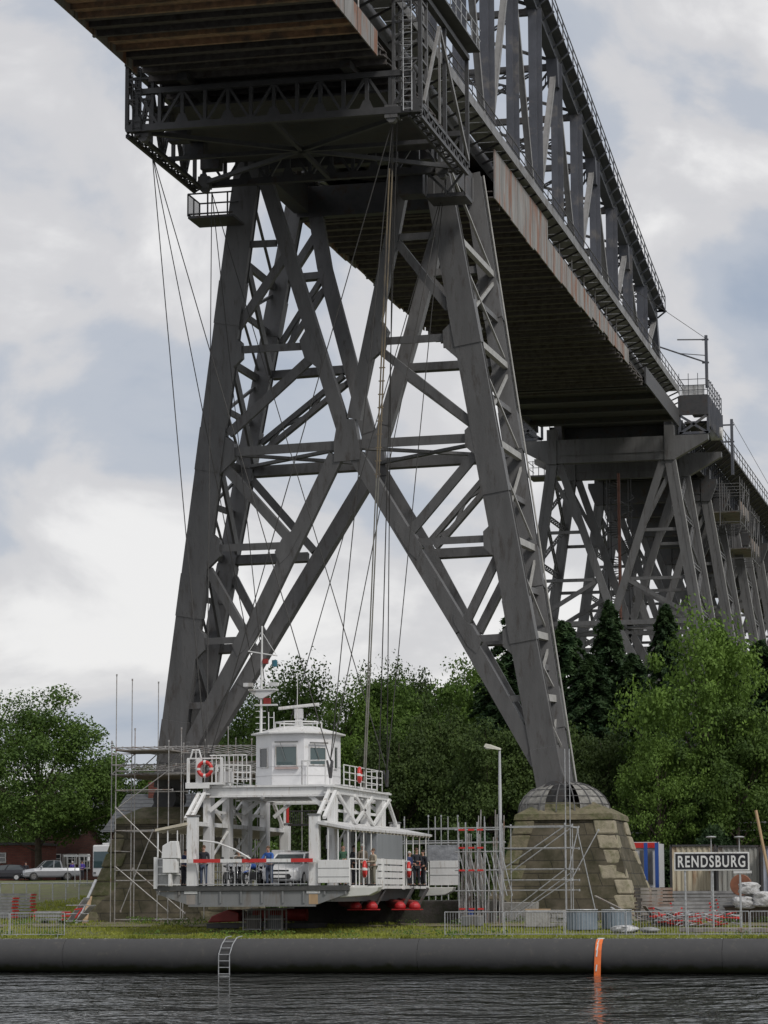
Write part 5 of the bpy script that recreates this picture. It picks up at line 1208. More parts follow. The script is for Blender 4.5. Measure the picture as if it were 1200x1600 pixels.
# ------------------------------------------------------------------ cars
def wheel(parent, x, y, z, r=.32, w_=.2):
    t_ = link('wheel', MB().tube((x-w_/2, y, z), (x+w_/2, y, z), r, 24), BLACK, parent, local=True, bevel=.03)
    s = 1 if x > 0 else -1; mb = MB(); mb.tube((x+s*(w_/2-.02), y, z), (x+s*(w_/2+.012), y, z), r*.62, 18)
    link('rim', mb, CHROME, t_, local=True)
def carm(loc, rz, label, paint, L=4.3, W=1.8, H=1.48, kind='hatch', group=None, plate=True):
    """nose points to local -Y"""
    c = thing('parked_car' if kind != 'pickup' else 'pickup_truck', label, 'car' if kind != 'pickup' else 'pickup', loc, group, rz); h2 = W/2
    if kind == 'hatch': low = [(-.5, .28, .62, .80), (-.47, .2, .74, .93), (-.36, .2, .86, .99), (-.22, .2, .96, 1), (.0, .2, .98, 1), (.3, .2, 1.0, 1), (.44, .22, 1.02, .98), (.5, .3, .95, .88)]; gh = [(-.24, .96, .86), (-.06, H-.07, .70), (.12, H, .72), (.36, H-.04, .70), (.47, 1.02, .82)]
    elif kind == 'pickup': low = [(-.5, .38, .85, .85), (-.47, .3, .98, .95), (-.3, .3, 1.12, 1), (-.2, .3, 1.17, 1), (.1, .3, 1.17, 1), (.3, .35, 1.17, 1), (.5, .4, 1.17, .97)]; gh = [(-.22, 1.15, .88), (-.09, H-.05, .74), (.05, H, .74), (.16, H-.04, .74), (.19, 1.17, .86)]
    else: low = [(-.5, .28, .62, .80), (-.47, .2, .76, .93), (-.3, .2, .90, 1), (-.2, .2, .96, 1), (.3, .2, .98, 1), (.46, .22, 1.0, .97), (.5, .3, .9, .88)]; gh = [(-.22, .95, .86), (-.06, H-.06, .70), (.15, H, .72), (.3, H-.05, .70), (.42, .98, .82)]
    k = L; mb = MB(); rings = []
    for (y, z0, z1, wf) in low:
        w_ = h2*wf; rings.append([(-w_*.9, y*k, z0), (-w_, y*k, z0+.15), (-w_*1.0, y*k, z0+(z1-z0)*.65), (-w_*.9, y*k, z1), (w_*.9, y*k, z1), (w_, y*k, z0+(z1-z0)*.65), (w_, y*k, z0+.15), (w_*.9, y*k, z0)])
    for r in rings: mb.v += r
    n = 8
    for i in range(len(rings)-1):
        for q in range(n): mb.f.append((i*n+q, i*n+(q+1) % n, (i+1)*n+(q+1) % n, (i+1)*n+q)); mb.mi.append(0)
    mb.f += [tuple(range(n))[::-1], tuple(range((len(rings)-1)*n, len(rings)*n))]; mb.mi += [0, 0]
    body = link('body', mb, paint, c, local=True, smooth=False, bevel=.05)
    mb = MB(); r = []
    for (y, z, wf) in gh: r += [(-h2*wf, y*k, z), (h2*wf, y*k, z)]
    base = [(-h2*.86, gh[0][0]*k, gh[0][1]-.05), (h2*.86, gh[0][0]*k, gh[0][1]-.05), (-h2*.86, gh[-1][0]*k, gh[-1][1]-.05), (h2*.86, gh[-1][0]*k, gh[-1][1]-.05)]
    # glasshouse: sides, screen and tailgate as glass, roof as paint on top
    m_ = len(gh); vs = r + [(-h2*.87, gh[1][0]*k, gh[0][1]-.03), (h2*.87, gh[1][0]*k, gh[0][1]-.03), (-h2*.87, gh[3][0]*k, gh[0][1]-.03), (h2*.87, gh[3][0]*k, gh[0][1]-.03)]
    fs = [(0, 1, 3, 2), (2*m_-4, 2*m_-3, 2*m_-1, 2*m_-2)]
    fs += [(0, 2, 2*m_), (1, 2*m_+1, 3), (2, 4, 6, 2*m_+2, 2*m_), (3, 2*m_+1, 2*m_+3, 7, 5), (6, 8, 2*m_+2), (7, 2*m_+3, 9)]
    fs = [(0, 1, 3, 2), (6, 7, 9, 8), (0, 2, 10), (1, 11, 3), (2, 4, 6, 12, 10), (3, 11, 13, 7, 5), (6, 8, 12), (7, 13, 9)]
    mb.addf(vs, fs); link('windows', mb, GLASS, c, local=True)
    mb = MB(); a = [V(q) for q in r[2:8]]
    mb.addf([p+V((0, 0, dz)) for dz in (0, .035) for p in a], [(0, 1, 3, 2), (2, 3, 5, 4), (6, 8, 9, 7), (8, 10, 11, 9), (0, 6, 7, 1), (4, 5, 11, 10), (0, 2, 8, 6), (2, 4, 10, 8), (1, 7, 9, 3), (3, 9, 11, 5)])
    link('roof', mb, paint, c, local=True)
    mb = MB()
    for s in (-1, 1):
        P = lambda i, sx=s: V((r[2*i][0]*-sx if False else abs(r[2*i][0])*s, r[2*i][1], r[2*i][2]))
        mb.beam(V((h2*.86*s, gh[0][0]*k, gh[0][1]-.02)), P(1), .07, .06, (1, 0, 0)); mb.beam(V((h2*.88*s, .04*k, gh[0][1]-.02)), P(2), .08, .05, (1, 0, 0)); mb.beam(V((h2*.86*s, gh[-1][0]*k, gh[-1][1]-.02)), P(3), .12, .06, (1, 0, 0))
    link('pillars', mb, paint, c, local=True)
    wy = .31*k; wr = .39 if kind == 'pickup' else .32
    for s in (-1, 1):
        for y in (-wy, wy*.92): wheel(c, s*(h2-.1), y, wr, wr)
        hz = .66 if kind != 'pickup' else .88
        mb = MB(); mb.prism([(s*h2*.55, -.482*k, hz-.07), (s*h2*.92, -.462*k, hz-.02), (s*h2*.90, -.45*k, hz+.14), (s*h2*.6, -.47*k, hz+.07)], (0, -.05, 0)); link('headlight', mb, CHROME, c, local=True)
        link('mirror', MB().ellip((s*(h2+.08), gh[0][0]*k+.25, gh[0][1]+.08), .11, .07, .08, 10, 6), paint, c, local=True, smooth=True)
    hz = .3 if kind != 'pickup' else .45
    link('bumper_grille', MB().prism([(-h2*.5, -.497*k, hz), (h2*.5, -.497*k, hz), (h2*.6, -.497*k, hz+.1), (h2*.5, -.497*k, hz+.22), (-h2*.5, -.497*k, hz+.22), (-h2*.6, -.497*k, hz+.1)], (0, -.03, 0)), BLACK, c, local=True)
    link('upper_grille', MB().box(-h2*.45, h2*.45, -.49*k-.03, -.48*k, hz+.32, hz+.40), BLACK if kind == 'hatch' else CHROME, c, local=True)
    if plate: link('number_plate', MB().box(-.26, .26, -.497*k-.045, -.497*k-.03, hz+.06, hz+.17), WHITE, c, local=True)
    if kind == 'pickup': link('load_bed', MB().box(-h2*.8, h2*.8, .2*k, .48*k, 1.175, 1.19), BLACK, c, local=True)
    return c
p = on(459, 1380, Y=-18.2); carm(V((p.x, -18.4, ZD)), 0.0, 'white hatchback facing front on the ferry deck behind the barrier', CARW, 4.3, 1.78, 1.46)
p = on(462, 1380, Y=-12); carm(V((p.x-.3, -12.6, ZD)), 0.0, 'second white estate car with dark windscreen behind the hatchback on the ferry', CARW, 4.5, 1.8, 1.62)
p = on(492, 1380, Y=-14); 

# motorcycles
def moto(loc, rz, label, tank):
    t_ = thing('motorcycle', label, 'motorcycle', loc, 'motorcycles on the ferry deck', rz)
    for y in (-.68, .68):
        w_ = link('wheel', MB().torus((0, y, .31), .25, .06, (1, 0, 0), 24, 8), BLACK, t_, local=True)
        mb = MB(); mb.torus((0, y, .31), .19, .012, (1, 0, 0), 20, 4); mb.tube((-.05, y, .31), (.05, y, .31), .05, 8)
        for k in range(6): a = k*math.pi/3; mb.tube((0, y, .31), (0, y+.2*math.cos(a), .31+.2*math.sin(a)), .01, 4)
        link('rim', mb, CHROME, w_, local=True)
    mb = MB(); mb.box(-.17, .17, -.22, .22, .28, .62); mb.beam((0, -.42, .9), (0, .3, .7), .1, .12); link('engine', mb, STEELD, t_, local=True, bevel=.04)
    mb = MB()
    for s in (-1, 1): mb.tube((s*.09, -.68, .31), (s*.09, -.42, .98), .028, 6)
    mb.tube((-.38, -.36, 1.08), (.38, -.36, 1.08), .018, 6); mb.tube((.2, -.1, .25), (.2, .9, .35), .045, 8); link('fork_and_bars', mb, CHROME, t_, local=True)
    link('fuel_tank', MB().ellip((0, -.12, .86), .15, .3, .13, 14, 8), tank, t_, local=True, smooth=True)
    mb = MB(); mb.prism([(-.13, .1, .80), (-.11, .62, .84), (.11, .62, .84), (.13, .1, .80)], (0, 0, .08)); link('saddle', mb, BLACK, t_, local=True, bevel=.03)
    link('headlight', MB().tube((0, -.52, .95), (0, -.44, .95), .1, 14), CHROME, t_, local=True)
    for s in (-1, 1): link('mirror', MB().cbox((s*.36, -.38, 1.22), .13, .03, .08), BLACK, t_, local=True)
    link('mudguard', MB().prism([(-.07, -.9, .58), (.07, -.9, .58), (.07, -.5, .66), (-.07, -.5, .66)], (0, 0, .02)), tank, t_, local=True)
for (x, Y, rz, lab, m_) in ((357, -20.2, .5, 'dark motorcycle with silver engine leftmost behind the barrier', CARB), (374, -19.6, .3, 'black motorcycle in the middle of the group behind the barrier', CARB), (396, -20.1, -.2, 'motorcycle with a blue tank behind the barrier', BLUE), (411, -19.5, .1, 'dark motorcycle just left of the leaning man in blue', CARB)): moto(pz(x, Y), rz, lab, m_)

# vehicles on the far road
def gp_(x, Y, dz=0.0): p = on(x, 1380, Y=Y); return V((p.x, Y, gz(p.x, Y)+.06+dz))
carm(gp_(78, 104), R_(-62), 'silver double cab pickup parked on the road left of the pedestal', SILVER, 5.2, 1.9, 1.83, 'pickup')
carm(gp_(4, 103), R_(-70), 'black car cut by the left edge of the photo', CARB, 4.4, 1.8, 1.45)
b0 = gp_(161, 106); bus = thing('touring_bus', 'white touring bus partly hidden behind the left stone pedestal', 'bus', b0, None, R_(-18))
link('body', MB().box(-1.25, 1.25, 0, 9, .35, 3.25), CARW, bus, local=True, bevel=.12)
link('windscreen', MB().box(-1.1, 1.1, -.03, .0, 1.15, 2.65), GLASSG, bus, local=True, bevel=.02)
for s in (-1, 1): link('side_windows', MB().box(s*1.255, s*1.27, .4, 8.6, 1.55, 2.6), GLASS, bus, local=True); link('mirror', MB().cbox((s*1.5, -.25, 2.1), .2, .15, .6), CARW, bus, local=True, bevel=.03); link('headlight', MB().box(s*.8, s*1.1, -.03, 0, .6, .8), CHROME, bus, local=True); wheel(bus, s*1.1, 2.0, .48, .48, .28); wheel(bus, s*1.1, 7.0, .48, .48, .28)
link('number_plate', MB().box(-.26, .26, -.03, 0, .5, .62), WHITE2, bus, local=True)
link('roof_pod', MB().box(-.9, .9, 1.0, 4, 3.26, 3.45), WHITE2, bus, local=True, bevel=.05)
person(gp_(128, 101), .4, 'person in a purple jacket standing behind the silver pickup', PUR, DK, 'dark', 1.75, 'front')
person(gp_(113, 106), .4, 'person in a white cap behind the silver pickup', PUR, DK, 'dark', 1.75, 'down', cap=WHT)
person(gp_(40, 104), .2, 'dark clothed person between the black car and the silver pickup', DK, DK, 'dark', 1.7, 'down')
# ------------------------------------------------------------------ scaffolds
def scaf(name, label, segs, base, m=GALVR, r=.026, group=None, decks=(), nodes=True):
    t_ = thing(name, label, 'scaffold', base, group)
    up_, ho, di = MB(), MB(), MB()
    for a, b in segs:
        a, b = V(a), V(b); d = (b-a).normalized()
        (up_ if abs(d.z) > .95 else ho if abs(d.z) < .15 else di).tube(a, b, r, 6)
        if nodes:
            for p in (a, b): ho.tube(p-V((0, 0, .05)), p+V((0, 0, .05)), r*1.7, 6)
    for nm, mb in (('standards', up_), ('ledgers', ho), ('diagonals', di)):
        if mb.v: link(nm, mb, m, t_)
    for d in decks: link('deck', MB().box(*d), WOODG, t_)
    return t_
# left: cage round the left pedestal
Yl = -8.0
def q(x, y, Y=Yl): return on(x, y, Y=Y)
x0, x1, x2 = q(179, 1440).x, q(238, 1440).x, q(262, 1440).x; g0 = 1.95
zt_ = q(180, 1055).z; S = []
lv = [q(180, y).z for y in (1437, 1424, 1376, 1360, 1330, 1298, 1265, 1235, 1205, 1172)]
for Y in (-8.0, -5.6):
    S += [((x0, Y, g0), (x0, Y, zt_ if Y < -6 else zt_-.05)), ((x2, Y, g0), (x2, Y, lv[-1]+.4))]
    for z in (lv[0], lv[2], lv[3], lv[5], lv[7], lv[8], lv[9]): S.append(((x0, Y, z), (x2+.2, Y, z)))
for z in lv[2:]: S.append(((x0, -8, z), (x0, -5.6, z)))
S += [((x0, -8, lv[3]+.2), (x2, -8, lv[1])), ((x0+.1, -5.6, lv[3]+.1), (x2+.1, -5.6, lv[1]-.1)), ((x0, -8, lv[6]+.1), (x2, -8, lv[4]-.4)), ((x2, -8, lv[8]), (x0, -8, lv[6])), ((x1, -8, lv[5]), (x0+.3, -8, lv[1]))]
scaf('scaffold_cage', 'rusty tube scaffold cage with two very tall standards in front of the left pedestal', S, (x0, -7, g0), decks=((x0, x2, -7.9, -5.7, lv[9]-.05, lv[9]),), group='tube scaffolds')
# higher scaffold deck behind the ferry at the left leg
S = []; xa, xb = q(185, 1180, -5).x, q(402, 1180, -5).x
zs = [q(300, y, -5).z for y in (1210, 1195, 1178, 1168)]
for Y in (-6.0, 3.5):
    for z in zs: S.append(((xa, Y, z), (xb, Y, z)))
    for k in range(7): x = xa+(xb-xa)*k/6; S.append(((x, Y, 2.0), (x, Y, zs[-1]+(.9 if k % 2 else 3.2 if k in (1, 2) else .3))))
    for k in range(6): x = xa+(xb-xa)*k/6; S.append(((x, Y, zs[0]), (x+(xb-xa)/6, Y, zs[2]))) 
for k in range(14): x = xa+(xb-xa)*k/13; S.append(((x, -6, zs[1]), (x, 3.5, zs[1]))); S.append(((x, -6, zs[3]), (x, 3.5, zs[3])))
scaf('scaffold_deck', 'wide tangle of scaffold tubes round the foot of the left leg behind the ferry', S, ((xa+xb)/2, -1, 2), decks=((xa, xb, -5.9, 3.4, zs[0]-.06, zs[0]-.01),), group='tube scaffolds')
# right cage in front of right pedestal
Yr = -8.5
X = lambda x: on(x, 1400, Y=Yr).x
lz = [on(840, y, Y=Yr).z for y in (1428, 1391, 1375, 1358, 1325, 1291)]
xa, xb, xc, xd = X(786), X(884), X(893), X(932); S = []
for Y in (-8.5, -6.4):
    for x in (xa, xb): S.append(((x, Y, 1.95), (x, Y, lz[-1]+.1)))
    for z in lz[1:]: S.append(((xa, Y, z), (xb+.3, Y, z)))
S += [((xb, -8.5, lz[-1]), (xa, -8.5, lz[3])), ((xb, -6.4, lz[-1]), (xa, -6.4, lz[3]-.1)), ((xb, -8.5, lz[3]), (xa+.2, -8.5, lz[0])), ((xb, -6.4, lz[3]-.1), (xa+.2, -6.4, lz[0])), ((xb+.2, -8.5, lz[2]), (xa+.6, -8.5, lz[0]-.1))]
S += [((xb, -8.5, lz[-1]), (X(903), -8.3, lz[-1]-.1)), ((xc, -8.5, lz[2]), (X(935), -8.2, lz[-1]-.2)), ((X(903), -8.3, lz[-1]-.3), (X(928), -8.2, lz[0]+.2)), ((X(903), -8.3, lz[-1]-.2), (xc-.1, -8.5, lz[3]))]
for z in lz[1:]: 
    for x in (xa, xb): S.append(((x, -8.5, z), (x, -6.4, z)))
scaf('scaffold_cage', 'tube scaffold bay with crossing diagonals in front of the right pedestal', S, ((xa+xb)/2, -8, 1.95), GALV, group='tube scaffolds')
# climbing tube ladder on the right leg foot
a = on(885, 1170, Y=-4.6); S = []
for x in (884, 891): S.append(((on(x, 1300, Y=-4.6).x, -4.6, 2.2), (on(x, 1300, Y=-4.6).x, -4.6, a.z)))
scaf('scaffold_standards', 'pair of tall bare scaffold tubes beside the right leg foot', S, (S[0][0][0], -4.6, 2.2), GALV, group='tube scaffolds', nodes=False)
# rack store of upright tubes left of the right cage
Ys = -10.0; X = lambda x: on(x, 1400, Y=Ys).x; Zz = lambda y: on(750, y, Y=Ys).z
t_ = thing('tube_rack', 'store of upright scaffold tubes and frames in red clamped racks left of the right pedestal', 'rack', (X(752), -10, 1.9))
mb = MB(); rq = random.Random(4)
for k in range(46):
    x = X(722)+(X(785)-X(722))*rq.random(); y = -10+rq.uniform(-.6, 1.2); lz_ = rq.uniform(4.2, 5.6) if k % 3 else rq.uniform(5.6, 7.4)
    mb.tube((x, y, 1.95), (x+rq.uniform(-.15, .15), y+rq.uniform(-.1, .1), lz_ if x > X(735) else min(lz_, 6.2)), .028, 6)
link('stored_tubes', mb, GALVR, t_)
mb = MB()
for x in (722, 733, 751, 763): mb.tube((X(x), -10.7, 1.9), (X(x), -10.7, Zz(1285)), .035, 6)
for y in (1297, 1331, 1360, 1392): mb.tube((X(716), -10.7, Zz(y)), (X(785), -10.7, Zz(y)), .03, 6)
for k in range(9): mb.tube((X(722)+k*.25, -10.65, Zz(1330)), (X(722)+k*.25+.5, -10.65, Zz(1400)), .025, 5)
link('rack_frame', mb, GALV, t_)
mb = MB()
for x in (727, 742, 756): 
    for y in (1297, 1325, 1360, 1420): mb.box(X(x)-.14, X(x)+.14, -10.78, -10.7, Zz(y)-.04, Zz(y)+.04)
link('red_clamps', mb, RED, t_)
mb = MB()
for k in range(3): mb.tube((X(737)+.07*k, -10.6, 1.95), (X(737)+.07*k, -10.6, 2.75), .05, 8)
link('blue_jack', mb, BLUE, t_)
# grey tarpaulin wall and boards behind the ferry end
t_ = single('tarpaulin', MB().box(on(668, 1320, Y=-3).x, on(718, 1320, Y=-3).x, -3.05, -3.0, on(690, 1345, Y=-3).z, on(690, 1320, Y=-3).z), mat('grey_tarpaulin', (.27, .28, .30), .6, 0, .25, 2.0, bump=1.0, bscale=2.5), 'grey tarpaulin stretched on tubes to the right of the ferry shelter', 'tarpaulin')
S = []
for x in (632, 670, 690, 716): S.append(((on(x, 1400, Y=-2.8).x, -2.8, 2.0), (on(x, 1400, Y=-2.8).x, -2.8, on(x, 1275 if x > 632 else 1281, Y=-2.8).z)))
for y in (1296, 1314, 1345): S.append(((on(620, 1300, Y=-2.8).x, -2.8, on(690, y, Y=-2.8).z), (on(722, 1300, Y=-2.8).x, -2.8, on(690, y, Y=-2.8).z)))
scaf('tube_scaffold', 'low tube frame carrying the grey tarpaulin right of the ferry', S, (on(675, 1400, Y=-2.8).x, -2.8, 2.0), GALV, group='tube scaffolds')

# long horizontal railing in front of the wood (white line)
S = []
a, b = on(930, 1291, Y=25), on(1235, 1284, Y=25)
rl = thing('pipe_railing', 'long pale pipe railing high in front of the dark conifers', 'railing', ((a.x+b.x)/2, 25, 3))
mb = MB().tube(a, b, .05, 6); mb.tube(a-V((0, 0, .45)), b-V((0, 0, .45)), .03, 5)
link('rail', mb, GALV, rl); mb = MB()
for x in (978, 1029, 1112, 1155, 1195): c_ = on(x, 1290, Y=25); mb.tube((c_.x, 25, gz(c_.x, 25)), (c_.x, 25, c_.z+.6), .04, 5)
link('posts', mb, GALV, rl)
a, b = on(600, 1296, Y=12), on(790, 1293, Y=12)
rl = thing('pipe_railing', 'pale pipe railing behind the ferry stern in front of the dark wood', 'railing', ((a.x+b.x)/2, 12, 3)); mb = MB().tube(a, b, .04, 6); mb.tube(a-V((0, 0, .8)), b-V((0, 0, .8)), .05, 6); link('rail', mb, GALV, rl)
mb = MB()
for x in (632, 680, 700, 757): c_ = on(x, 1290, Y=12); mb.tube((c_.x, 12, 2.2), (c_.x, 12, c_.z+.5), .035, 5)
link('posts', mb, GALV, rl)

# ------------------------------------------------------------------ lamp, sign
p = on(783, 1420, Y=-9); p.z = gz(p.x, -9); tp = on(783, 1173, Y=-9)
lp = thing('street_lamp', 'white street lamp with a flat angled head left of the right pedestal', 'street lamp', p)
link('post', MB().tube(p, (p.x, p.y, tp.z-1.8), .085, 12, .075).tube((p.x, p.y, tp.z-1.8), (p.x, p.y, tp.z), .075, 12, .05), mat('lamp_post_grey', (.50, .51, .53), .5, .1, .06, 2, streak=True), lp)
link('lamp_head', MB().prism([(p.x+.05, p.y-.14, tp.z+.02), (p.x-.55, p.y-.16, tp.z+.12), (p.x-.74, p.y-.14, tp.z+.18), (p.x-.66, p.y-.14, tp.z+.34), (p.x-.45, p.y-.14, tp.z+.30), (p.x+.05, p.y-.12, tp.z+.12)], (0, .28, 0)), mat('lamp_cream', (.62, .61, .53), .4, 0, .04, 2), lp, bevel=.02)
link('lamp_glass', MB().ellip((p.x-.5, p.y, tp.z+.13), .2, .11, .05, 12, 6), WHITE, lp)
Ysn = -18.5; a, b = on(1053, 1332, Y=Ysn), on(1171, 1360, Y=Ysn)
sg = thing('town_sign', 'black town name sign with white border reading RENDSBURG on three posts', 'sign', ((a.x+b.x)/2, Ysn, 1.9))
link('border', MB().box(a.x, b.x, Ysn, Ysn+.05, b.z, a.z), WHITE, sg, bevel=.01)
link('board', MB().box(a.x+.06, b.x-.06, Ysn-.012, Ysn-.002, b.z+.06, a.z-.06), mat('sign_black', (.012, .012, .015), .4, 0, .05, 2), sg)
cu = bpy.data.curves.new('t', 'FONT'); cu.body = 'RENDSBURG'; cu.size = .72; cu.align_x = 'CENTER'; cu.align_y = 'CENTER'; cu.extrude = .006; cu.offset = .014; cu.space_character = 1.2
to = bpy.data.objects.new('t', cu); col.objects.link(to); dg = bpy.context.evaluated_depsgraph_get(); me = bpy.data.meshes.new_from_object(to.evaluated_get(dg)); col.objects.unlink(to); bpy.data.objects.remove(to)
xs_ = [v.co.x for v in me.vertices]; ys_ = [v.co.y for v in me.vertices]; wd, hd = max(xs_)-min(xs_), max(ys_)-min(ys_); tw, th_ = (b.x-a.x)*.895, (a.z-b.z)*.64
for v in me.vertices: v.co.x = (v.co.x-(max(xs_)+min(xs_))/2)*tw/wd; v.co.y = (v.co.y-(max(ys_)+min(ys_))/2)*th_/hd
me.materials.clear(); me.materials.append(WHITE); lt = bpy.data.objects.new('lettering', me); col.objects.link(lt); lt.parent = sg; lt.location = V(((a.x+b.x)/2, Ysn-.02, (a.z+b.z)/2))-sg.location; lt.rotation_euler = (math.pi/2, 0, 0)
for x in (1071, 1114, 1157): c_ = on(x, 1400, Y=Ysn+.09); link('post', MB().tube((c_.x, Ysn+.09, 1.6), (c_.x, Ysn+.09, a.z-.05), .045, 10), GALV, sg)
c_ = on(1159, 1365, Y=Ysn); link('lower_tab', MB().box(c_.x-.35, c_.x+.42, Ysn+.02, Ysn+.05, b.z-.12, b.z-.01), WHITE2, sg)

# ------------------------------------------------------------------ crowd barriers along the quay
def barrier(x0, x1, Y, z, label, h=1.05, step=.115):
    t_ = thing('crowd_barrier', label, 'barrier', ((x0+x1)/2, Y, z), 'crowd barriers along the quay')
    mb = MB(); mb.tube((x0, Y, z+.12), (x0, Y, z+h), .022, 6); mb.tube((x1, Y, z+.12), (x1, Y, z+h), .022, 6); mb.tube((x0, Y, z+h), (x1, Y, z+h), .022, 6); mb.tube((x0, Y, z+.15), (x1, Y, z+.15), .018, 6)
    for x in (x0+.3, x1-.3): mb.box(x-.03, x+.03, Y-.3, Y+.3, z, z+.03); mb.tube((x, Y, z), (x, Y, z+.15), .018, 5)
    link('frame', mb, GALV, t_); mb = MB(); x = x0+step
    while x < x1-.03: mb.tube((x, Y, z+.15), (x, Y, z+h), .009, 4); x += step
    link('bars', mb, GALV, t_)
Yb = -25.0; xr0 = on(695, 1428, Y=Yb).x; WB = 2.45
for k, lab in enumerate(('crowd barrier at the left end of the right row, beside the tube rack', 'crowd barrier in front of the scaffold bay of the right pedestal', 'crowd barrier in front of the blue grey drums', 'crowd barrier just left of the orange marker mat', 'crowd barrier below the left post of the town sign', 'crowd barrier below the right half of the town sign', 'crowd barrier at the right edge of the photo')):
    barrier(xr0+k*2.5, xr0+k*2.5+2.44, Yb+.02*(k % 3), 1.62, lab)
xl1 = on(103, 1428, Y=Yb).x
for k, lab in enumerate(('last crowd barrier of the left row, ending by the fender joint', 'crowd barrier in the corner at the left edge of the photo')): barrier(xl1-2.5*(k+1), xl1-2.5*k-.06, Yb, 1.62, lab)
# ------------------------------------------------------------------ yard clutter, right side
def plank_stack(loc, L, W, n, label, rz=0.0, red=True, th=.12, m=GALV, name='deck_stack', group=None, gap=.045):
    t_ = thing(name, label, 'stack', loc, group, rz); rq = random.Random(int(loc[0]*10))
    for k in range(n):
        o = rq.uniform(-.06, .06); z = k*(th+gap)
        d = link('scaffold_deck', MB().box(-L/2+o, L/2+o, -W/2, W/2, z+.03, z+.03+th), m, t_, local=True)
        if red:
            for s in (-1, 1): link('red_end', MB().box(s*L/2+o-.04, s*L/2+o+.04, -W/2-.01, W/2+.01, z+.04, z+th), RED, d, local=True)
    mb = MB()
    for x in (-L*.3, L*.3): mb.box(x-.05, x+.05, -W/2, W/2, -.1, .02)
    link('skids', mb, WOODG, t_, local=True); return t_
def W_(x, y, Y): p = on(x, y, Y=Y); return p
def gr(x, Y, ypx=1400): p = on(x, ypx, Y=Y); return V((p.x, Y, gz(p.x, Y)+.05))
GREYD = mat('aluminium_decks', (.27, .27, .27), .6, .0, .3, 3)
def rowstacks():
    for (x, Y, L, n, lab, rz, red) in ((20, 6, 2.3, 8, 'stack of grey scaffold decks with red ends left of the grass bank', .1, True), (2, 3, 1.6, 7, 'stack of red ended scaffold decks cut by the left edge', .05, True), (82, -8, 1.5, 3, 'low pile of scaffold frames on the grass right of the tall deck stack', -.1, True),
                                (1105, -4, 3.4, 8, 'long stack of grey scaffold decks behind the town sign', .0, False), (1022, -6, 1.6, 9, 'tilted stack of brown boards beside the right pedestal', .5, False), (1055, -3, 1.2, 8, 'second stack of boards with pale ends below the cream container', .7, True), (1078, -7, 1.8, 5, 'short grey deck stack between the left and middle sign posts', .15, True), (1150, -8, 1.5, 6, 'grey deck stack behind the right sign post', -.2, True), (1040, -10, 1.3, 4, 'low skewed deck stack on the dark debris left of the sign', .4, True)):
        plank_stack(gr(x, Y)+V((0, 0, .1)), L, .9, n, lab, rz, red, m=GREYD if x not in (1022, 1055) else WOODG, group='stacked scaffold parts')
rowstacks()
# pile of red and white tube frames
for (x, lab, sd) in ((1085, 'left heap of red and white scaffold frames on the ground under the sign', 1), (1128, 'right heap of red and white scaffold frames on the ground under the sign', 2), (1050, 'small heap of red and white scaffold frames left of the sign posts', 3)):
    c = gr(x, -13); t_ = thing('frame_heap', lab, 'heap', c, 'scaffold frame heaps'); rq = random.Random(sd); a_, b_ = MB(), MB()
    for k in range(34):
        p = c+V((rq.uniform(-.7, .7), rq.uniform(-.5, .5), .05+rq.random()*.55)); d = V((rq.uniform(-1, 1), rq.uniform(-.7, .7), rq.uniform(-.15, .25))).normalized()*rq.uniform(.3, .7)
        (a_ if k % 5 < 3 else b_).tube(p-d*.6, p+d*.6, .03, 6)
    link('grey_frames', a_, GALV, t_); link('red_frames', b_, RED, t_)
for (x, Y, w_, h_, lab) in ((909, -16.5, 1.35, .85, 'large blue grey ribbed drum right of the concrete block pile'), (963, -15.5, 1.3, .8, 'second blue grey ribbed drum behind the crowd barrier and the loose planks')):
    c = gr(x, Y); t_ = thing('ribbed_drum', lab, 'drum', c, 'blue grey drums'); rr_ = w_/2
    mb = MB(); n_ = 40; vs = []
    for z in (0, h_):
        for k in range(n_): r_ = rr_*(1 if k % 2 else .955); a = 2*math.pi*k/n_; vs.append((c.x+r_*math.cos(a), c.y+r_*math.sin(a), c.z+z))
    mb.addf(vs, [(k, (k+1) % n_, n_+(k+1) % n_, n_+k) for k in range(n_)]+[tuple(range(n_, 2*n_))]); link('shell', mb, mat('blue_grey_zinc', (.19, .23, .27), .5, .2, .2, 2), t_)
    link('rim', MB().torus(c+V((0, 0, h_)), rr_, .03, (0, 0, 1), 30, 5), GALV, t_)
for k, (x, n_, lab) in enumerate(((867, 4, 'pile of small grey concrete blocks in front of the right pedestal'), (905, 2, 'low pile of concrete blocks behind the ribbed drum'))):
    c = gr(x, -14+1.5*k); t_ = thing('block_pile', lab, 'block pile', c, 'concrete block piles'); rq = random.Random(k)
    for j_ in range(n_):
        for i_ in range(3): link('concrete_block', MB().cbox(c+V((-.32+.31*i_+rq.uniform(-.02, .02), rq.uniform(-.05, .05), .1+.19*j_+(.35 if k else 0))), .29, .45, .17, rq.uniform(-.1, .1)), CONC, t_, bevel=.02)
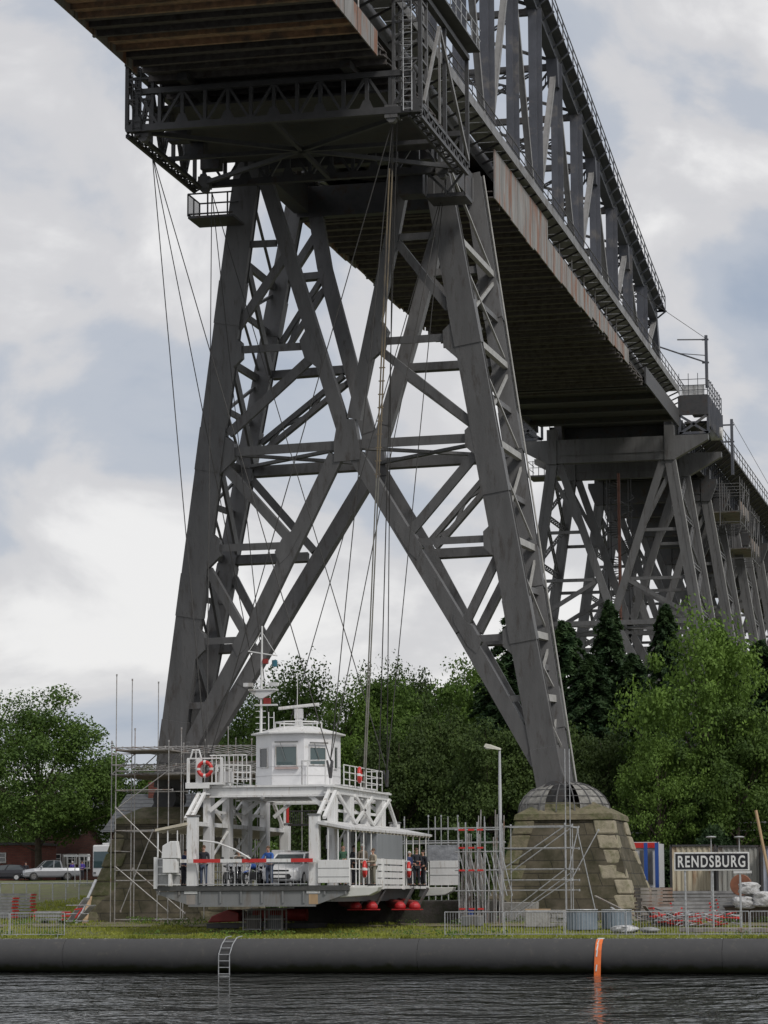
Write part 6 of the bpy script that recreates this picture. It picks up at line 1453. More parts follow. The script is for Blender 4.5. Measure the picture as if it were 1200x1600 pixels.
def bag(c, sx, sy, sz, m, lab, sd=0, name='bulk_bag', cat='bag', grp='white bulk bags'):
    rq = random.Random(sd); mb = MB(); n_, m_ = 16, 10; vs = []
    for j_ in range(m_+1):
        a = -math.pi/2+math.pi*j_/m_
        for i_ in range(n_):
            b = 2*math.pi*i_/n_; f_ = 1+rq.uniform(-.3, .22); k_ = abs(math.cos(a))**.6
            vs.append((c.x+sx*k_*math.cos(b)*f_, c.y+sy*k_*math.sin(b)*f_, c.z+sz+sz*math.copysign(abs(math.sin(a))**.7, math.sin(a))*(1+rq.uniform(-.06, .06))))
    mb.addf(vs, [(j_*n_+i_, j_*n_+(i_+1) % n_, (j_+1)*n_+(i_+1) % n_, (j_+1)*n_+i_) for j_ in range(m_) for i_ in range(n_)])
    single(name, mb, m, lab, cat, grp, smooth=True)
PLW = mat('white_plastic_sack', (.5, .5, .5), .6, 0, .3, 5, bump=1.0, bscale=5)
for k, (x, y, sx, sz, lab) in enumerate(((1170, 1388, .5, .28, 'white plastic sack topmost on the heap at the right edge'), (1163, 1410, .55, .3, 'white sack half way down the heap at the right edge'), (1192, 1405, .6, .35, 'grey white sack at the right edge of the photo'), (976, 1452, .55, .17, 'low white plastic sheet bundle on the grass behind the barrier'), (1015, 1453, .4, .12, 'dark and white crumpled sheet on the grass right of the white bundle'))):
    p = on(x, y, Y=-9 if k < 3 else -20); bag(V((p.x, p.y, p.z-sz)), sx, sx*.8, sz, PLW if k < 4 else GREYD, lab, k)
p = gr(1180, -8); t_ = thing('rubble_skip', 'low dark skip of rubble under the white sacks at the right edge', 'skip', p)
link('tub', MB().frustum(p, 2.2, 1.4, 2.7, 1.8, .7), mat('brown_skip', (.09, .07, .055), .8, 0, .3, 2), t_, bevel=.03); link('rim', MB().frustum(p+V((0, 0, .7)), 2.8, 1.9, 2.8, 1.9, .06), STEELD, t_)
c = on(1158, 1383, Y=-6); single('cable_reel', MB().tube(c-V((0, .2, 0)), c+V((0, .2, 0)), .5, 24), mat('rust_brown', (.22, .09, .05), .8, 0, .3, 2), 'rust brown round reel leaning behind the sacks', 'reel', bevel=.02)
a, b = gr(1215, -6), on(1181, 1266, Y=-6); single('timber_pole', MB().tube(a+V((0, 0, 0)), b, .07, 8), WOODN, 'pale timber pole leaning at the right edge above the grey container', 'pole')
t_ = thing('mixed_debris', 'dark heap of boards and pipes between the pedestal and the sign posts', 'heap', gr(1020, -12)); rq = random.Random(9); mb = MB(); m2 = MB()
for k in range(26):
    p = gr(1005+rq.random()*60, -12+rq.uniform(-1, 2))+V((0, 0, rq.random()*.5)); d = V((rq.uniform(-1, 1), rq.uniform(-.5, .5), rq.uniform(-.2, .35))).normalized()*rq.uniform(.4, 1.0)
    (mb if k % 2 else m2).beam(p-d, p+d, .16, .04)
link('boards', mb, WOODG, t_); link('pipes', m2, STEELD, t_)
for k, ((x1_, y1_), (x2_, y2_), lab) in enumerate((((955, 1418), (1000, 1450), 'grey pipe leaning from the pedestal to the drums'), ((930, 1400), (1010, 1440), 'long pale plank leaning on the right pedestal foot'))):
    a, b = on(x1_, y1_, Y=-9), on(x2_, y2_, Y=-11.5); single('leaning_plank', MB().beam(a, b, .12, .05), GALV if k == 0 else WOODG, lab, 'plank', 'planks leaning on the pedestals')
a, b = on(132, 1444, Y=-9.5), on(140, 1402, Y=-7.2); single('leaning_plank', MB().beam(a, b, .28, .04, (0, 1, 0)), WOODN, 'fresh wooden plank leaning on the left pedestal', 'plank', 'planks leaning on the pedestals')
a, b = on(119, 1444, Y=-9.5), on(150, 1375, Y=-7.0); single('leaning_plank', MB().beam(a, b, .12, .08, (0, 1, 0)), GALV, 'grey metal beam leaning on the left pedestal beside the fresh plank', 'plank', 'planks leaning on the pedestals')
t_ = thing('frame_trolley', 'upright pack of scaffold frames with a red bracket left of the left pedestal', 'pack', gr(127, -10)); c = gr(127, -10)
mb = MB()
for k in range(9): mb.tube(c+V((-.6, .1*k-.4, .1)), c+V((.3, .1*k-.4, 1.25)), .025, 5); mb.tube(c+V((-.2, .1*k-.4, .1)), c+V((.6, .1*k-.4, .9)), .025, 5)
for z in (.15, .5, .9): mb.tube(c+V((-.6, -.45, z)), c+V((.55, -.45, z)), .025, 5)
link('frames', mb, GALV, t_); link('red_bracket', MB().beam(c+V((-.1, -.5, .3)), c+V((.2, -.5, .7)), .12, .06).beam(c+V((-.15, -.5, .7)), c+V((.25, -.5, .75)), .1, .06), RED, t_)

# containers
def container(xa, xb, ytop, Y, label, m, h=2.55, depth=2.4, ribs=True, lift=None, grp='site containers'):
    a, b = on(xa, ytop, Y=Y), on(xb, ytop, Y=Y); zt = a.z; zb = zt-h
    t_ = thing('container', label, 'container', ((a.x+b.x)/2, Y+depth/2, zb), grp)
    mb = MB(); x = a.x; st = .28; vs = []; n_ = int((b.x-a.x)/st)
    pts = []
    for k in range(n_):
        xx = a.x+(b.x-a.x)*k/n_; w_ = (b.x-a.x)/n_; pts += [(xx, 0), (xx+w_*.3, 0), (xx+w_*.5, .05 if ribs else 0), (xx+w_*.8, .05 if ribs else 0)]
    pts.append((b.x, 0)); base = [(x_, Y+o, zb+.1) for x_, o in pts]; top = [(x_, Y+o, zt-.1) for x_, o in pts]; q_ = len(pts)
    mb.addf(base+top, [(k, k+1, q_+k+1, q_+k) for k in range(q_-1)]); mb.box(a.x, b.x, Y+.07, Y+depth, zb+.1, zt-.08); link('walls', mb, m, t_)
    mb = MB()
    for x in (a.x, b.x): mb.box(x-.06, x+.06, Y-.05, Y+.06, zb, zt)
    mb.box(a.x, b.x, Y-.05, Y+.06, zt-.1, zt); mb.box(a.x, b.x, Y-.05, Y+.06, zb, zb+.12); link('frame', mb, STEELD if ribs else WHITE2, t_)
    link('plinth', MB().box(a.x+.1, b.x-.1, Y+.1, Y+depth-.1, gz(a.x, Y), zb-.005), CONC, t_)
    return t_
CRM = mat('rusty_cream_panels', (.50, .45, .34), .6, 0, .12, 1.5, (.24, .11, .045), .30, 1.4, streak=True)
container(1048, 1116, 1320, 10, 'cream container with rust runs behind the left half of the town sign', CRM)
container(1120, 1187, 1321, 9.0, 'grey corrugated container behind the right half of the town sign', mat('grey_corrugated', (.30, .30, .28), .6, 0, .2, 1.5, (.18, .13, .10), .3, 1.5, streak=True))
container(1190, 1275, 1322, 8.4, 'bluish grey container at the right edge of the photo', mat('bluish_corrugated', (.26, .28, .33), .6, 0, .2, 1.5))
oc_ = container(962, 1028, 1316, 14, 'white site office container with red top edge and blue corner posts', mat('office_white', (.58, .59, .60), .5, 0, .05, 1), ribs=False)
a = on(962, 1316, Y=14); b = on(1028, 1316, Y=14)
link('red_fascia', MB().box(a.x, b.x, 13.9, 13.94, a.z-.32, a.z-.04), RED, oc_); link('door', MB().box(b.x-1.0, b.x-.3, 13.96, 13.99, a.z-2.3, a.z-.45), GREYP, oc_)
for x in (1009, 1026): c = on(x, 1330, Y=13.6); link('blue_post', MB().box(c.x-.09, c.x+.09, 13.5, 13.7, a.z-2.5, a.z-.05), BLUE, oc_)
for (x, lab) in ((1111, 'thin site pole with a small dish above the container gap'), (1155, 'thin site pole with a small dish above the grey container')):
    c = on(x, 1308, Y=8); t_ = thing('site_pole', lab, 'pole', gr(x, 8), 'poles behind the containers'); link('pole', MB().tube(gr(x, 8), c, .03, 5), GALV, t_); link('dish', MB().ellip(c, .28, .2, .06, 12, 6), GALV, t_)
va = gr(1036, 40); vn = carm(va, .3, 'white van with dark windscreen between the office container and the cream container', CARW, 4.8, 1.95, 2.3, 'van')

# ------------------------------------------------------------------ wire fence and far field
a, b = gr(-20, 50), gr(165, 50); n_ = 9
t_ = thing('field_fence', 'low pale pipe fence across the grass in front of the parked pickup', 'fence', ((a.x+b.x)/2, 50, a.z)); mb = MB(); m2 = MB()
for k in range(n_+1):
    x = a.x+(b.x-a.x)*k/n_; z = gz(x, 50); mb.tube((x, 50, z), (x, 50, z+1.25), .05, 6)
    if k < n_: x2 = a.x+(b.x-a.x)*(k+1)/n_; m2.tube((x, 50, z+1.2), (x2, 50, gz(x2, 50)+1.2), .045, 6)
link('posts', mb, GALV, t_); link('rail', m2, GALV, t_)
for (x, Y, lab) in ((488/4.615, 70, 'pale notice board on a post near the pickup'), (125, 74, 'wide pale notice board on two posts in front of the brick house')):
    c = on(x, 1337, Y=Y); t_ = thing('notice_board', lab, 'sign', gr(x, Y), 'notice boards by the road'); link('post', MB().tube(gr(x, Y), c, .04, 6).tube(gr(x, Y)+V((.6, 0, 0)), c+V((.6, 0, 0)), .04, 6), GALV, t_); link('board', MB().box(c.x-.3, c.x+.9, Y-.06, Y-.02, c.z-.1, c.z+.06), GALV, t_)

# ------------------------------------------------------------------ houses
BRK = brickmat('dark_red_brick', (.13, .05, .038), (.09, .036, .03), (.07, .055, .05), 1.0, 1.0, .5, .16, .02, (.55, .5, .5))
BRK2 = brickmat('red_brick', (.27, .085, .06), (.21, .065, .05), (.13, .09, .08), 1.0, 1.0, .5, .16, .02, (.75, .7, .7))
SLATE = mat('grey_slate', (.10, .105, .11), .7, 0, .25, 2.0); add_lines(SLATE, 3.2, (.04, .04, .045), .18)
def win(parent, x0, x1, z0, z1, Y, cols=2, rows=2):
    f_ = link('window', MB().box(x0, x1, Y-.03, Y-.01, z0, z1), GLASS, parent); mb = MB()
    for k in range(cols+1): x = x0+(x1-x0)*k/cols; mb.box(x-.05, x+.05, Y-.09, Y-.035, z0, z1)
    for k in range(rows+1): z = z0+(z1-z0)*k/rows; mb.box(x0-.05, x1+.05, Y-.085, Y-.04, z-.04, z+.04)
    link('window_frame', mb, WHITE2, f_); link('sill', MB().box(x0-.1, x1+.1, Y-.15, Y, z0-.12, z0-.045), CONC, f_)
Yh = 128
A, B = on(58, 1330, Y=Yh), on(170, 1330, Y=Yh); ap_ = on(112, 1232, Y=Yh); g0 = gz(A.x, Yh)
hs = thing('brick_house', 'dark red brick gabled house behind the big leafy tree on the left', 'house', ((A.x+B.x)/2, Yh+5, g0))
link('wall', MB().prism([(A.x, Yh, g0-.2), (B.x, Yh, g0-.2), (B.x, Yh, A.z), (ap_.x, Yh, ap_.z-.2), (A.x, Yh, A.z)], (0, 10, 0)), BRK, hs)
mb = MB()
for (e, s) in ((A, -1), (B, 1)):
    d = V((e.x-ap_.x, 0, A.z-ap_.z)).normalized(); p = V((ap_.x, Yh-.35, ap_.z)); q_ = V((e.x, Yh-.35, A.z))+d*.5
    mb.prism([p, q_, q_+V((0, 0, .22)), p+V((0, 0, .22))], (0, 10.8, 0))
rf_ = link('roof', mb, SLATE, hs)
link('chimney', MB().box(ap_.x-.5, ap_.x+.5, Yh+6, Yh+7, ap_.z-1, ap_.z+1.4), BRK, rf_)
for (xa, xb, ya, yb) in ((86, 101, 1287, 1303), (111, 126, 1287, 1303), (76, 95, 1335, 1349), (99, 104, 1335, 1372), (106, 120, 1335, 1349), (124, 140, 1335, 1356)):
    p, q_ = on(xa, ya, Y=Yh), on(xb, yb, Y=Yh); win(hs, p.x, q_.x, q_.z, p.z, Yh, 2, 2)
A2, B2 = on(-40, 1321, Y=118), on(49, 1321, Y=118); an = thing('brick_outbuilding', 'low flat red brick outbuilding at the left edge behind the black car', 'building', ((A2.x+B2.x)/2, 120, gz(A2.x, 118)))
link('wall', MB().box(A2.x, B2.x, 118, 125, gz(A2.x, 118)-.2, A2.z), BRK2, an); link('roof', MB().box(A2.x-.2, B2.x+.2, 117.8, 125.2, A2.z+.003, A2.z+.25), STEELD, an)
p, q_ = on(-1, 1333, Y=118), on(9, 1347, Y=118); win(an, p.x, q_.x, q_.z, p.z, 118, 1, 2)
A3, B3 = on(160, 1298, Y=70), on(300, 1298, Y=70); t3 = on(192, 1252, Y=73); g3 = gz(A3.x, 70)
h3 = thing('slate_house', 'grey slate roofed house half hidden behind the left pedestal and scaffold', 'house', ((A3.x+B3.x)/2, 74, g3))
link('wall', MB().box(A3.x+.5, B3.x, 70.4, 78, g3-.2, A3.z-.1), BRK, h3)
mb = MB(); mb.addf([(A3.x, 69.8, A3.z-.1), (B3.x+.4, 69.8, A3.z-.1), (B3.x+.4, 78.4, A3.z-.1), (A3.x, 78.4, A3.z-.1), (t3.x, 74, t3.z+.6), (B3.x-1, 74, t3.z+.6)], [(0, 1, 5, 4), (1, 2, 5), (2, 3, 4, 5), (3, 0, 4), (3, 2, 1, 0)]); r3 = link('roof', mb, SLATE, h3)
c = on(238, 1250, Y=73); link('chimney', MB().box(c.x-.5, c.x+.5, 73.5, 74.5, t3.z-.5, t3.z+1.5), BRK2, r3)
p, q_ = on(172, 1312, Y=70.4), on(186, 1330, Y=70.4); win(h3, p.x, q_.x, q_.z, p.z, 70.4)

# ------------------------------------------------------------------ trees
import numpy as np
def leafmat(name, c, c2, rnd=.18):
    m = bpy.data.materials.new(name); m.use_nodes = True; t = m.node_tree; b = t.nodes['Principled BSDF']; b.inputs['Roughness'].default_value = .65; b.inputs['Specular IOR Level'].default_value = .25
    co = t.nodes.new('ShaderNodeTexCoord'); nz = t.nodes.new('ShaderNodeTexNoise'); nz.inputs['Scale'].default_value = .45; nz.inputs['Detail'].default_value = 6; nz.inputs['Roughness'].default_value = .75
    t.links.new(co.outputs['Object'], nz.inputs['Vector']); rp = t.nodes.new('ShaderNodeValToRGB'); rp.color_ramp.elements[0].position = .38; rp.color_ramp.elements[1].position = .62
    rp.color_ramp.elements[0].color = (*c, 1); rp.color_ramp.elements[1].color = (*c2, 1); t.links.new(nz.outputs['Fac'], rp.inputs['Fac'])
    oi = t.nodes.new('ShaderNodeObjectInfo'); hs = t.nodes.new('ShaderNodeHueSaturation'); mr = t.nodes.new('ShaderNodeMapRange'); mr.inputs['To Min'].default_value = 1-rnd; mr.inputs['To Max'].default_value = 1+rnd
    t.links.new(oi.outputs['Random'], mr.inputs['Value']); t.links.new(mr.outputs[0], hs.inputs['Value']); t.links.new(rp.outputs['Color'], hs.inputs['Color']); t.links.new(hs.outputs[0], b.inputs['Base Color'])
    tr = t.nodes.new('ShaderNodeBsdfTranslucent'); t.links.new(hs.outputs[0], tr.inputs['Color']); mx = t.nodes.new('ShaderNodeMixShader'); mx.inputs[0].default_value = .3
    t.links.new(b.outputs[0], mx.inputs[1]); t.links.new(tr.outputs[0], mx.inputs[2]); t.links.new(mx.outputs[0], t.nodes['Material Output'].inputs['Surface']); return m
LF1 = leafmat('broad_leaves', (.045, .085, .018), (.115, .19, .036)); LF2 = leafmat('fresh_leaves', (.07, .125, .022), (.165, .265, .05)); LF3 = leafmat('conifer_needles', (.022, .050, .022), (.062, .108, .038)); LF4 = leafmat('dark_wood_leaves', (.036, .062, .017), (.085, .13, .032))
def quads(cen, nrm, size, rng, asp=.65):
    n = len(cen); nrm /= np.linalg.norm(nrm, axis=1, keepdims=True)+1e-9; r = rng.normal(size=(n, 3)); u = np.cross(nrm, r); u /= np.linalg.norm(u, axis=1, keepdims=True)+1e-9; v = np.cross(nrm, u)
    s = size[:, None]*.5; u = u*s; v = v*s*asp
    vs = np.stack([cen-u, cen-v*.9, cen+u, cen+v], 1).reshape(-1, 3); return vs
def leafobj(name, vs, m):
    n = len(vs)//4; me = bpy.data.meshes.new(name); me.vertices.add(len(vs)); me.vertices.foreach_set('co', vs.astype('f').ravel()); me.loops.add(4*n); me.loops.foreach_set('vertex_index', np.arange(4*n, dtype='i'))
    me.polygons.add(n); me.polygons.foreach_set('loop_start', np.arange(0, 4*n, 4, dtype='i')); me.update(calc_edges=True); me.materials.append(m); o = bpy.data.objects.new(name, me); col.objects.link(o); return o
def broad(seed, m, n=36000, droop=0.0, open_=.0, wid=.42, cz0=.0, leaf=.30, fat=.062):
    """a broadleaf tree one unit tall scaled later: built 16 m tall"""
    rng = np.random.default_rng(seed); H = 16.0; t_ = bpy.data.objects.new('broadleaf_tree', None); col.objects.link(t_)
    rr = random.Random(seed); tk = MB(); tk.tube((0, 0, -.3), (.1, .05, H*.3), .34, 10, .24); tk.tube((.1, .05, H*.3), (rr.uniform(-.4, .4), 0, H*.85), .24, 8, .05)
    cl = []; nc = 170
    for k in range(nc):
        a = rng.uniform(0, 2*np.pi); zz = rng.uniform(-1, 1); r_ = np.sqrt(1-zz*zz); f_ = rng.uniform(.35, 1.0)**.5*rng.uniform(.8, 1.12)
        wz = 1-.28*max(0, zz); cl.append((r_*np.cos(a)*H*wid*f_*wz, r_*np.sin(a)*H*wid*f_*wz, H*(cz0+(1-cz0)/2)+zz*H*(1-cz0)/2*f_*.97))
    cl = np.array(cl); lobes = rng.normal(size=(7, 3)); lobes /= np.linalg.norm(lobes, axis=1, keepdims=True)
    cen0 = np.array([0, 0, H*(cz0+(1-cz0)/2)]); d = (cl-cen0); dn = d/(np.linalg.norm(d, axis=1, keepdims=True)+1e-6); bumps = np.clip((dn@lobes.T), 0, 1).max(1); cl = cen0+d*(0.80+.24*bumps**2)[:, None]
    for k in range(0, nc, 5):
        c = cl[k]; zb = max(1.5, min(c[2]*.6, H*.7)); tk.tube((0.08, .03, zb), tuple(c), .09, 5, .02)
    wts = rng.uniform(.4, 1.6, nc); wts /= wts.sum(); idx = rng.choice(nc, n, p=wts); sz = rng.uniform(.55, 1.15, nc)*H*fat
    off = rng.normal(size=(n, 3)); off /= np.linalg.norm(off, axis=1, keepdims=True); rad = rng.uniform(0, 1, n)**.45*1.35; P = cl[idx]+off*(sz[idx]*rad)[:, None]*np.array([1.15, 1.15, .75])
    if droop: P[:, 2] -= droop*rng.uniform(0, 1, n)**2*np.clip(P[:, 2]/H, 0, 1)
    nr = off+rng.normal(size=(n, 3))*.7+np.array([0, 0, .5]); vs = quads(P, nr, rng.uniform(.6, 1.3, n)*leaf, rng)
    tr = link('trunk', tk, BARK, None); tr.parent = t_; cr = leafobj('crown', vs, m); cr.parent = t_; return t_
def conif(seed, n=30000, wid=.2):
    rng = np.random.default_rng(seed); H = 20.0; t_ = bpy.data.objects.new('conifer_tree', None); col.objects.link(t_)
    tk = MB(); tk.tube((0, 0, -.3), (0, 0, H*.97), .3, 8, .03); P = []; Nn = []
    nb = 190
    for k in range(nb):
        f_ = (k+rng.uniform(0, 1))/nb; z = H*(.06+.93*f_); L = H*wid*(1-f_)**.62*rng.uniform(.5, 1.25)+.3; a = k*2.4+rng.uniform(-.4, .4); q = int(n/nb); s = rng.uniform(.15, 1, q)
        dr = L*(.12*s-.45*s*s)-rng.uniform(0, .35, q)*s; x = np.cos(a)*L*s; y = np.sin(a)*L*s; w_ = .32*L*(1.1-s)*rng.uniform(-1, 1, q)+rng.normal(size=q)*.08
        P.append(np.stack([x-np.sin(a)*w_, y+np.cos(a)*w_, z+dr+rng.normal(size=q)*.06], 1)); Nn.append(np.stack([np.cos(a)*.3+rng.normal(size=q)*.4, np.sin(a)*.3+rng.normal(size=q)*.4, 1+rng.normal(size=q)*.4], 1))
        if k % 5 == 0: tk.tube((0, 0, z), (math.cos(a)*L*.9, math.sin(a)*L*.9, z-L*.2), .05, 4, .01)
    P = np.concatenate(P); Nn = np.concatenate(Nn); vs = quads(P, Nn, rng.uniform(.3, .6, len(P)), rng, .5)
    tr = link('trunk', tk, BARK, None); tr.parent = t_; cr = leafobj('crown', vs, LF3); cr.parent = t_; return t_
protos = {'a': (broad(1, LF1), 16), 'b': (broad(2, LF2, 30000, wid=.40, leaf=.27), 16), 'c': (broad(3, LF4, 30000, wid=.36, fat=.07), 16), 'd': (broad(4, LF1, 20000, 2.2, wid=.30, cz0=.1, leaf=.24), 16), 'l': (broad(15, LF1, 52000, wid=.52, cz0=.10, leaf=.27, fat=.078), 16), 'k': (conif(6, wid=.24), 20), 'n': (conif(7, 36000, wid=.32), 20)}
EXT = {}
for k_, (p_, h_) in protos.items():
    c_ = p_.children[1].data; a_ = np.empty(len(c_.vertices)*3, 'f'); c_.vertices.foreach_get('co', a_); a_ = a_.reshape(-1, 3)
    EXT[k_] = (float(np.percentile(a_[:, 0], 98.5)-np.percentile(a_[:, 0], 1.5)), float(np.percentile(a_[:, 2], 99.6)))
used = set()
def tree(kind, x, ytop, Y, wpx, label, cat='tree', group='trees behind the bridge'):
    pr, H0 = protos[kind]; tp = on(x, ytop, Y=Y); g_ = gz(tp.x, Y); s = (tp.z-g_)/EXT[kind][1]
    spx = FPX/((tp-CAM).dot(cF)); sx = wpx/spx/EXT[kind][0]
    rz = random.Random(int(x*7+Y)).uniform(0, 6.28)
    if kind in used: r = dup(pr, (tp.x, Y, g_), rz, None, (sx, sx, s))
    else: r = pr; r.location = (tp.x, Y, g_); r.rotation_euler = (0, 0, rz); r.scale = (sx, sx, s); used.add(kind)
    r['label'] = label; r['category'] = cat; r['group'] = group; return r
tree('l', 64, 1104, 115, 200, 'large round leafy tree on the left in front of the dark brick house', group='trees left of the bridge')
tree('c', 168, 1190, 135, 60, 'small tree between the left tree and the slate roof', group='trees left of the bridge')
tree('c', -30, 1170, 140, 90, 'darker tree at the left edge behind the brick outbuilding', group='trees left of the bridge')
tree('a', 15, 1225, 170, 110, 'background tree behind the brick outbuilding', group='trees left of the bridge')
tree('b', 105, 1215, 165, 120, 'background tree behind the brick house', group='trees left of the bridge')
tree('a', 230, 1205, 120, 80, 'low tree seen through the scaffold tubes left of the left leg', group='trees left of the bridge')
for (k, x, yt, Y, w_, lab) in (
    ('d', 462, 1042, 62, 130, 'loose airy tree rising directly behind the ferry wheelhouse'),
    ('d', 402, 1078, 70, 110, 'thin tree behind the signal mast of the ferry'),
    ('c', 350, 1150, 90, 120, 'dark low tree behind the left leg foot'),
    ('b', 548, 1098, 50, 130, 'bright green tree right of the wheelhouse'),
    ('d', 608, 1044, 72, 105, 'birch like tree with the highest loose top between the pier legs'),
    ('a', 598, 1078, 52, 140, 'full leafy tree behind the cable bundle'),
    ('c', 655, 1066, 60, 140, 'dark reddish green tree right of the cable bundle'),
    ('a', 706, 1085, 45, 140, 'leafy tree left of the street lamp'),
    ('b', 748, 1060, 66, 140, 'tall leafy tree just left of the right leg'),
    ('c', 690, 1120, 34, 150, 'dark bushy tree behind the grey tarpaulin'),
    ('c', 620, 1150, 30, 160, 'low dark bushy tree behind the ferry stern'),
    ('c', 510, 1190, 33, 130, 'low bushy tree seen through the ferry frame'),
    ('n', 808, 950, 44, 170, 'dark conifer with a long drooping branch showing beside the right leg'),
    ('n', 775, 1040, 38, 150, 'dark conifer directly behind the right leg'),
    ('n', 882, 980, 40, 170, 'dark conifer between the right leg and the second pier'),
    ('n', 922, 1030, 36, 160, 'blackish conifer in front of the second pier left leg'),
    ('k', 952, 950, 48, 150, 'conifer whose tip reaches the cross joint of the second pier'),
    ('n', 990, 1030, 40, 160, 'dark conifer left of the big bright tree'),
    ('k', 1040, 955, 58, 130, 'pointed conifer behind the big bright tree'),
    ('n', 1188, 1010, 60, 170, 'dark conifer at the right edge of the photo'),
    ('k', 1125, 990, 75, 150, 'conifer under the viaduct behind the big bright tree'),
    ('b', 1098, 1000, 26, 165, 'big bright green leafy tree in front of the conifers'),
    ('b', 1030, 1165, 22, 110, 'lower bright bushy tree on the left flank of the big bright tree'),
    ('a', 1150, 1120, 24, 150, 'leafy tree on the right flank of the big bright tree'),
    ('c', 850, 1130, 30, 160, 'dark bushy tree behind the domed pedestal cage'),
    ('c', 765, 1140, 28, 150, 'dark bushy tree behind the street lamp'),
    ('c', 940, 1150, 28, 150, 'dark bushy tree right of the domed pedestal cage'),
    ('n', 1235, 1000, 80, 150, 'conifer beyond the right edge at the back')):
    tree(k, x, yt, Y, w_, lab)
for i, (x, yt, Y, w_) in enumerate(((480, 1180, 120, 150), (560, 1150, 120, 150), (640, 1150, 110, 150), (720, 1150, 110, 160), (800, 1150, 100, 160), (880, 1150, 95, 160), (960, 1150, 95, 160), (1050, 1130, 100, 170), (1140, 1130, 100, 170), (1210, 1130, 100, 150))):
    tree('c' if i % 2 else 'a', x, yt, Y, w_, 'back row tree of the wood, ' + ('behind the wheelhouse', 'behind the ferry ropes', 'behind the ferry stern', 'behind the street lamp', 'behind the right leg foot', 'right of the right leg foot', 'below the cross joint of the second pier', 'behind the big bright tree', 'behind the grey container', 'at the right edge')[i], group='back row of the wood')
# low hedge and undergrowth
rng = np.random.default_rng(20)
def bush(x0, x1, Y, y1px, label, n=9000, m=LF4, dep=2.0, sz=.22, hmin=None):
    a, b = on(x0, y1px, Y=Y), on(x1, y1px, Y=Y); L = b.x-a.x; cx_ = (a.x+b.x)/2; g_ = gz(cx_, Y); H = a.z-g_
    u = rng.uniform(-.5, .5, n)*L; hh = H*(.72+.28*np.sin(u*1.7+x0)*np.sin(u*.6+1)); P = np.stack([u+rng.normal(size=n)*.1, rng.uniform(-.5, .5, n)*dep, hh*rng.uniform(0, 1, n)**.6], 1)
    o = leafobj('hedge', quads(P, rng.normal(size=(n, 3)), rng.uniform(.6, 1.3, n)*sz, rng), m); o.location = (cx_, Y, g_); tag(o, label, 'hedge', 'hedges and undergrowth'); return o
bush(590, 780, 16, 1290, 'dark undergrowth below the wood behind the ferry stern', 26000, LF4, 4, .26)
bush(930, 1260, 20, 1292, 'dark undergrowth under the conifers behind the containers', 40000, LF3, 5, .28)
bush(740, 950, 17, 1290, 'dark undergrowth behind the right pedestal', 26000, LF3, 4, .28)
bush(20, 145, 96, 1383, 'low rough hedge beside the road in front of the silver pickup', 7000, LF1, 1.2, .2)
bush(400, 600, 26, 1310, 'green shrubs seen under the ferry roof', 22000, LF1, 4, .25)

# ------------------------------------------------------------------ grass blades on the quay strip
n = 60000; px_ = rng.uniform(-16, 26, n); py_ = -25.6+rng.uniform(0, 1, n)**1.4*19; n2 = 30000
px_ = np.concatenate([px_, rng.uniform(-34, -12, n2)]); py_ = np.concatenate([py_, rng.uniform(-8, 60, n2)]); N_ = n+n2
pz_ = np.array([gz(a, b) for a, b in zip(px_, py_)])+.0; h_ = rng.uniform(.03, .085, N_)*(1+.9*(np.sin(px_*1.3)*np.sin(py_*.9+px_*.4) > .55)); h_[n:] *= 2; w_ = h_*.3; an_ = rng.uniform(0, np.pi, N_); lx = rng.normal(size=N_)*.35*h_; ly = rng.normal(size=N_)*.35*h_
c_, s_ = np.cos(an_)*w_, np.sin(an_)*w_
vs = np.stack([np.stack([px_-c_, py_-s_, pz_-.02], 1), np.stack([px_+c_, py_+s_, pz_-.02], 1), np.stack([px_+lx+c_*.3, py_+ly+s_*.3, pz_+h_], 1), np.stack([px_+lx-c_*.3, py_+ly-s_*.3, pz_+h_], 1)], 1).reshape(-1, 3)
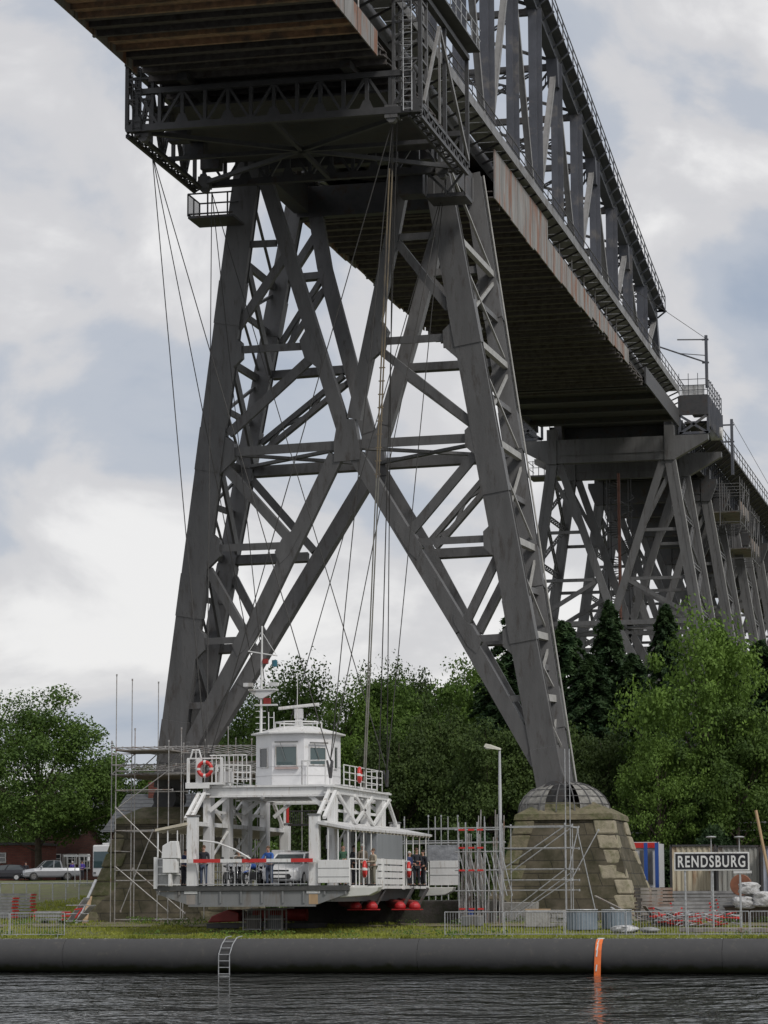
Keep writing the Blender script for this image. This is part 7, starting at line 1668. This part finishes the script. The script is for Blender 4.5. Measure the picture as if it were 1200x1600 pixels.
gb_ = leafobj('grass', vs, leafmat('grass_blades', (.20, .23, .035), (.36, .38, .08), .0)); tag(gb_, 'uneven sunlit grass along the quay edge', 'grass'); gb_['kind'] = 'stuff'
# more yard clutter between the pedestal and the right edge
rq = random.Random(31)
for k, (x, Y, sx, sy, sz, m_, lab) in enumerate(((1012, -2, .9, .7, 1.1, WOODG, 'tall brown crate beside the white office container'), (1038, -1, .6, .6, .8, GREYP, 'small grey box in front of the white van'), (1066, -7, .8, .5, .5, STEELD, 'dark steel box under the left post of the sign'), (1140, -5, .7, .6, .5, WOODG, 'low wooden crate on the right end of the long deck stack'), (738, -13, .9, .5, .45, GREYP, 'grey box at the foot of the tube rack'), (840, -14, 1.1, .6, .75, CONC, 'pale concrete slab pack left of the block pile'))):
    c = gr(x, Y); t_ = thing('site_crate', lab, 'crate', c, 'site crates'); link('crate_body', MB().cbox(c+V((0, 0, sz/2)), sx, sy, sz, rq.uniform(-.4, .4)), m_, t_, bevel=.03)
    link('batten', MB().cbox(c+V((0, 0, sz+.03)), sx*1.04, .12, .05, rq.uniform(-.1, .1)), WOODN if k % 2 else WOODG, t_)
t_ = thing('timber_baulks', 'long low timber baulks lying on the grass behind the crowd barriers under the sign', 'timber', gr(1110, -19))
for k in range(3):
    a, b = gr(1060+12*k, -19-.3*k), gr(1190+6*k, -19-.3*k); link('baulk', MB().beam(a+V((0, 0, .1)), b+V((0, 0, .1)), .2, .18), WOODG, t_, bevel=.02)
# weeds along the quay and at the pedestal feet
n = 5000; cxs = rng.uniform(-15, 24, 60); P = []
for c0_ in cxs:
    y0_ = rng.choice([-24.8, -12, -6.0, -9.0]); q_ = n//60; P.append(np.stack([c0_+rng.normal(size=q_)*.35, y0_+rng.normal(size=q_)*.3, gz(float(c0_), float(y0_))+rng.uniform(0, .32, q_)], 1))
P = np.concatenate(P); wd_ = leafobj('weeds', quads(P, rng.normal(size=(len(P), 3)), rng.uniform(.06, .14, len(P)), rng), LF2); tag(wd_, 'tufts of weeds along the quay and round the pedestal feet', 'weeds'); wd_['kind'] = 'stuff'
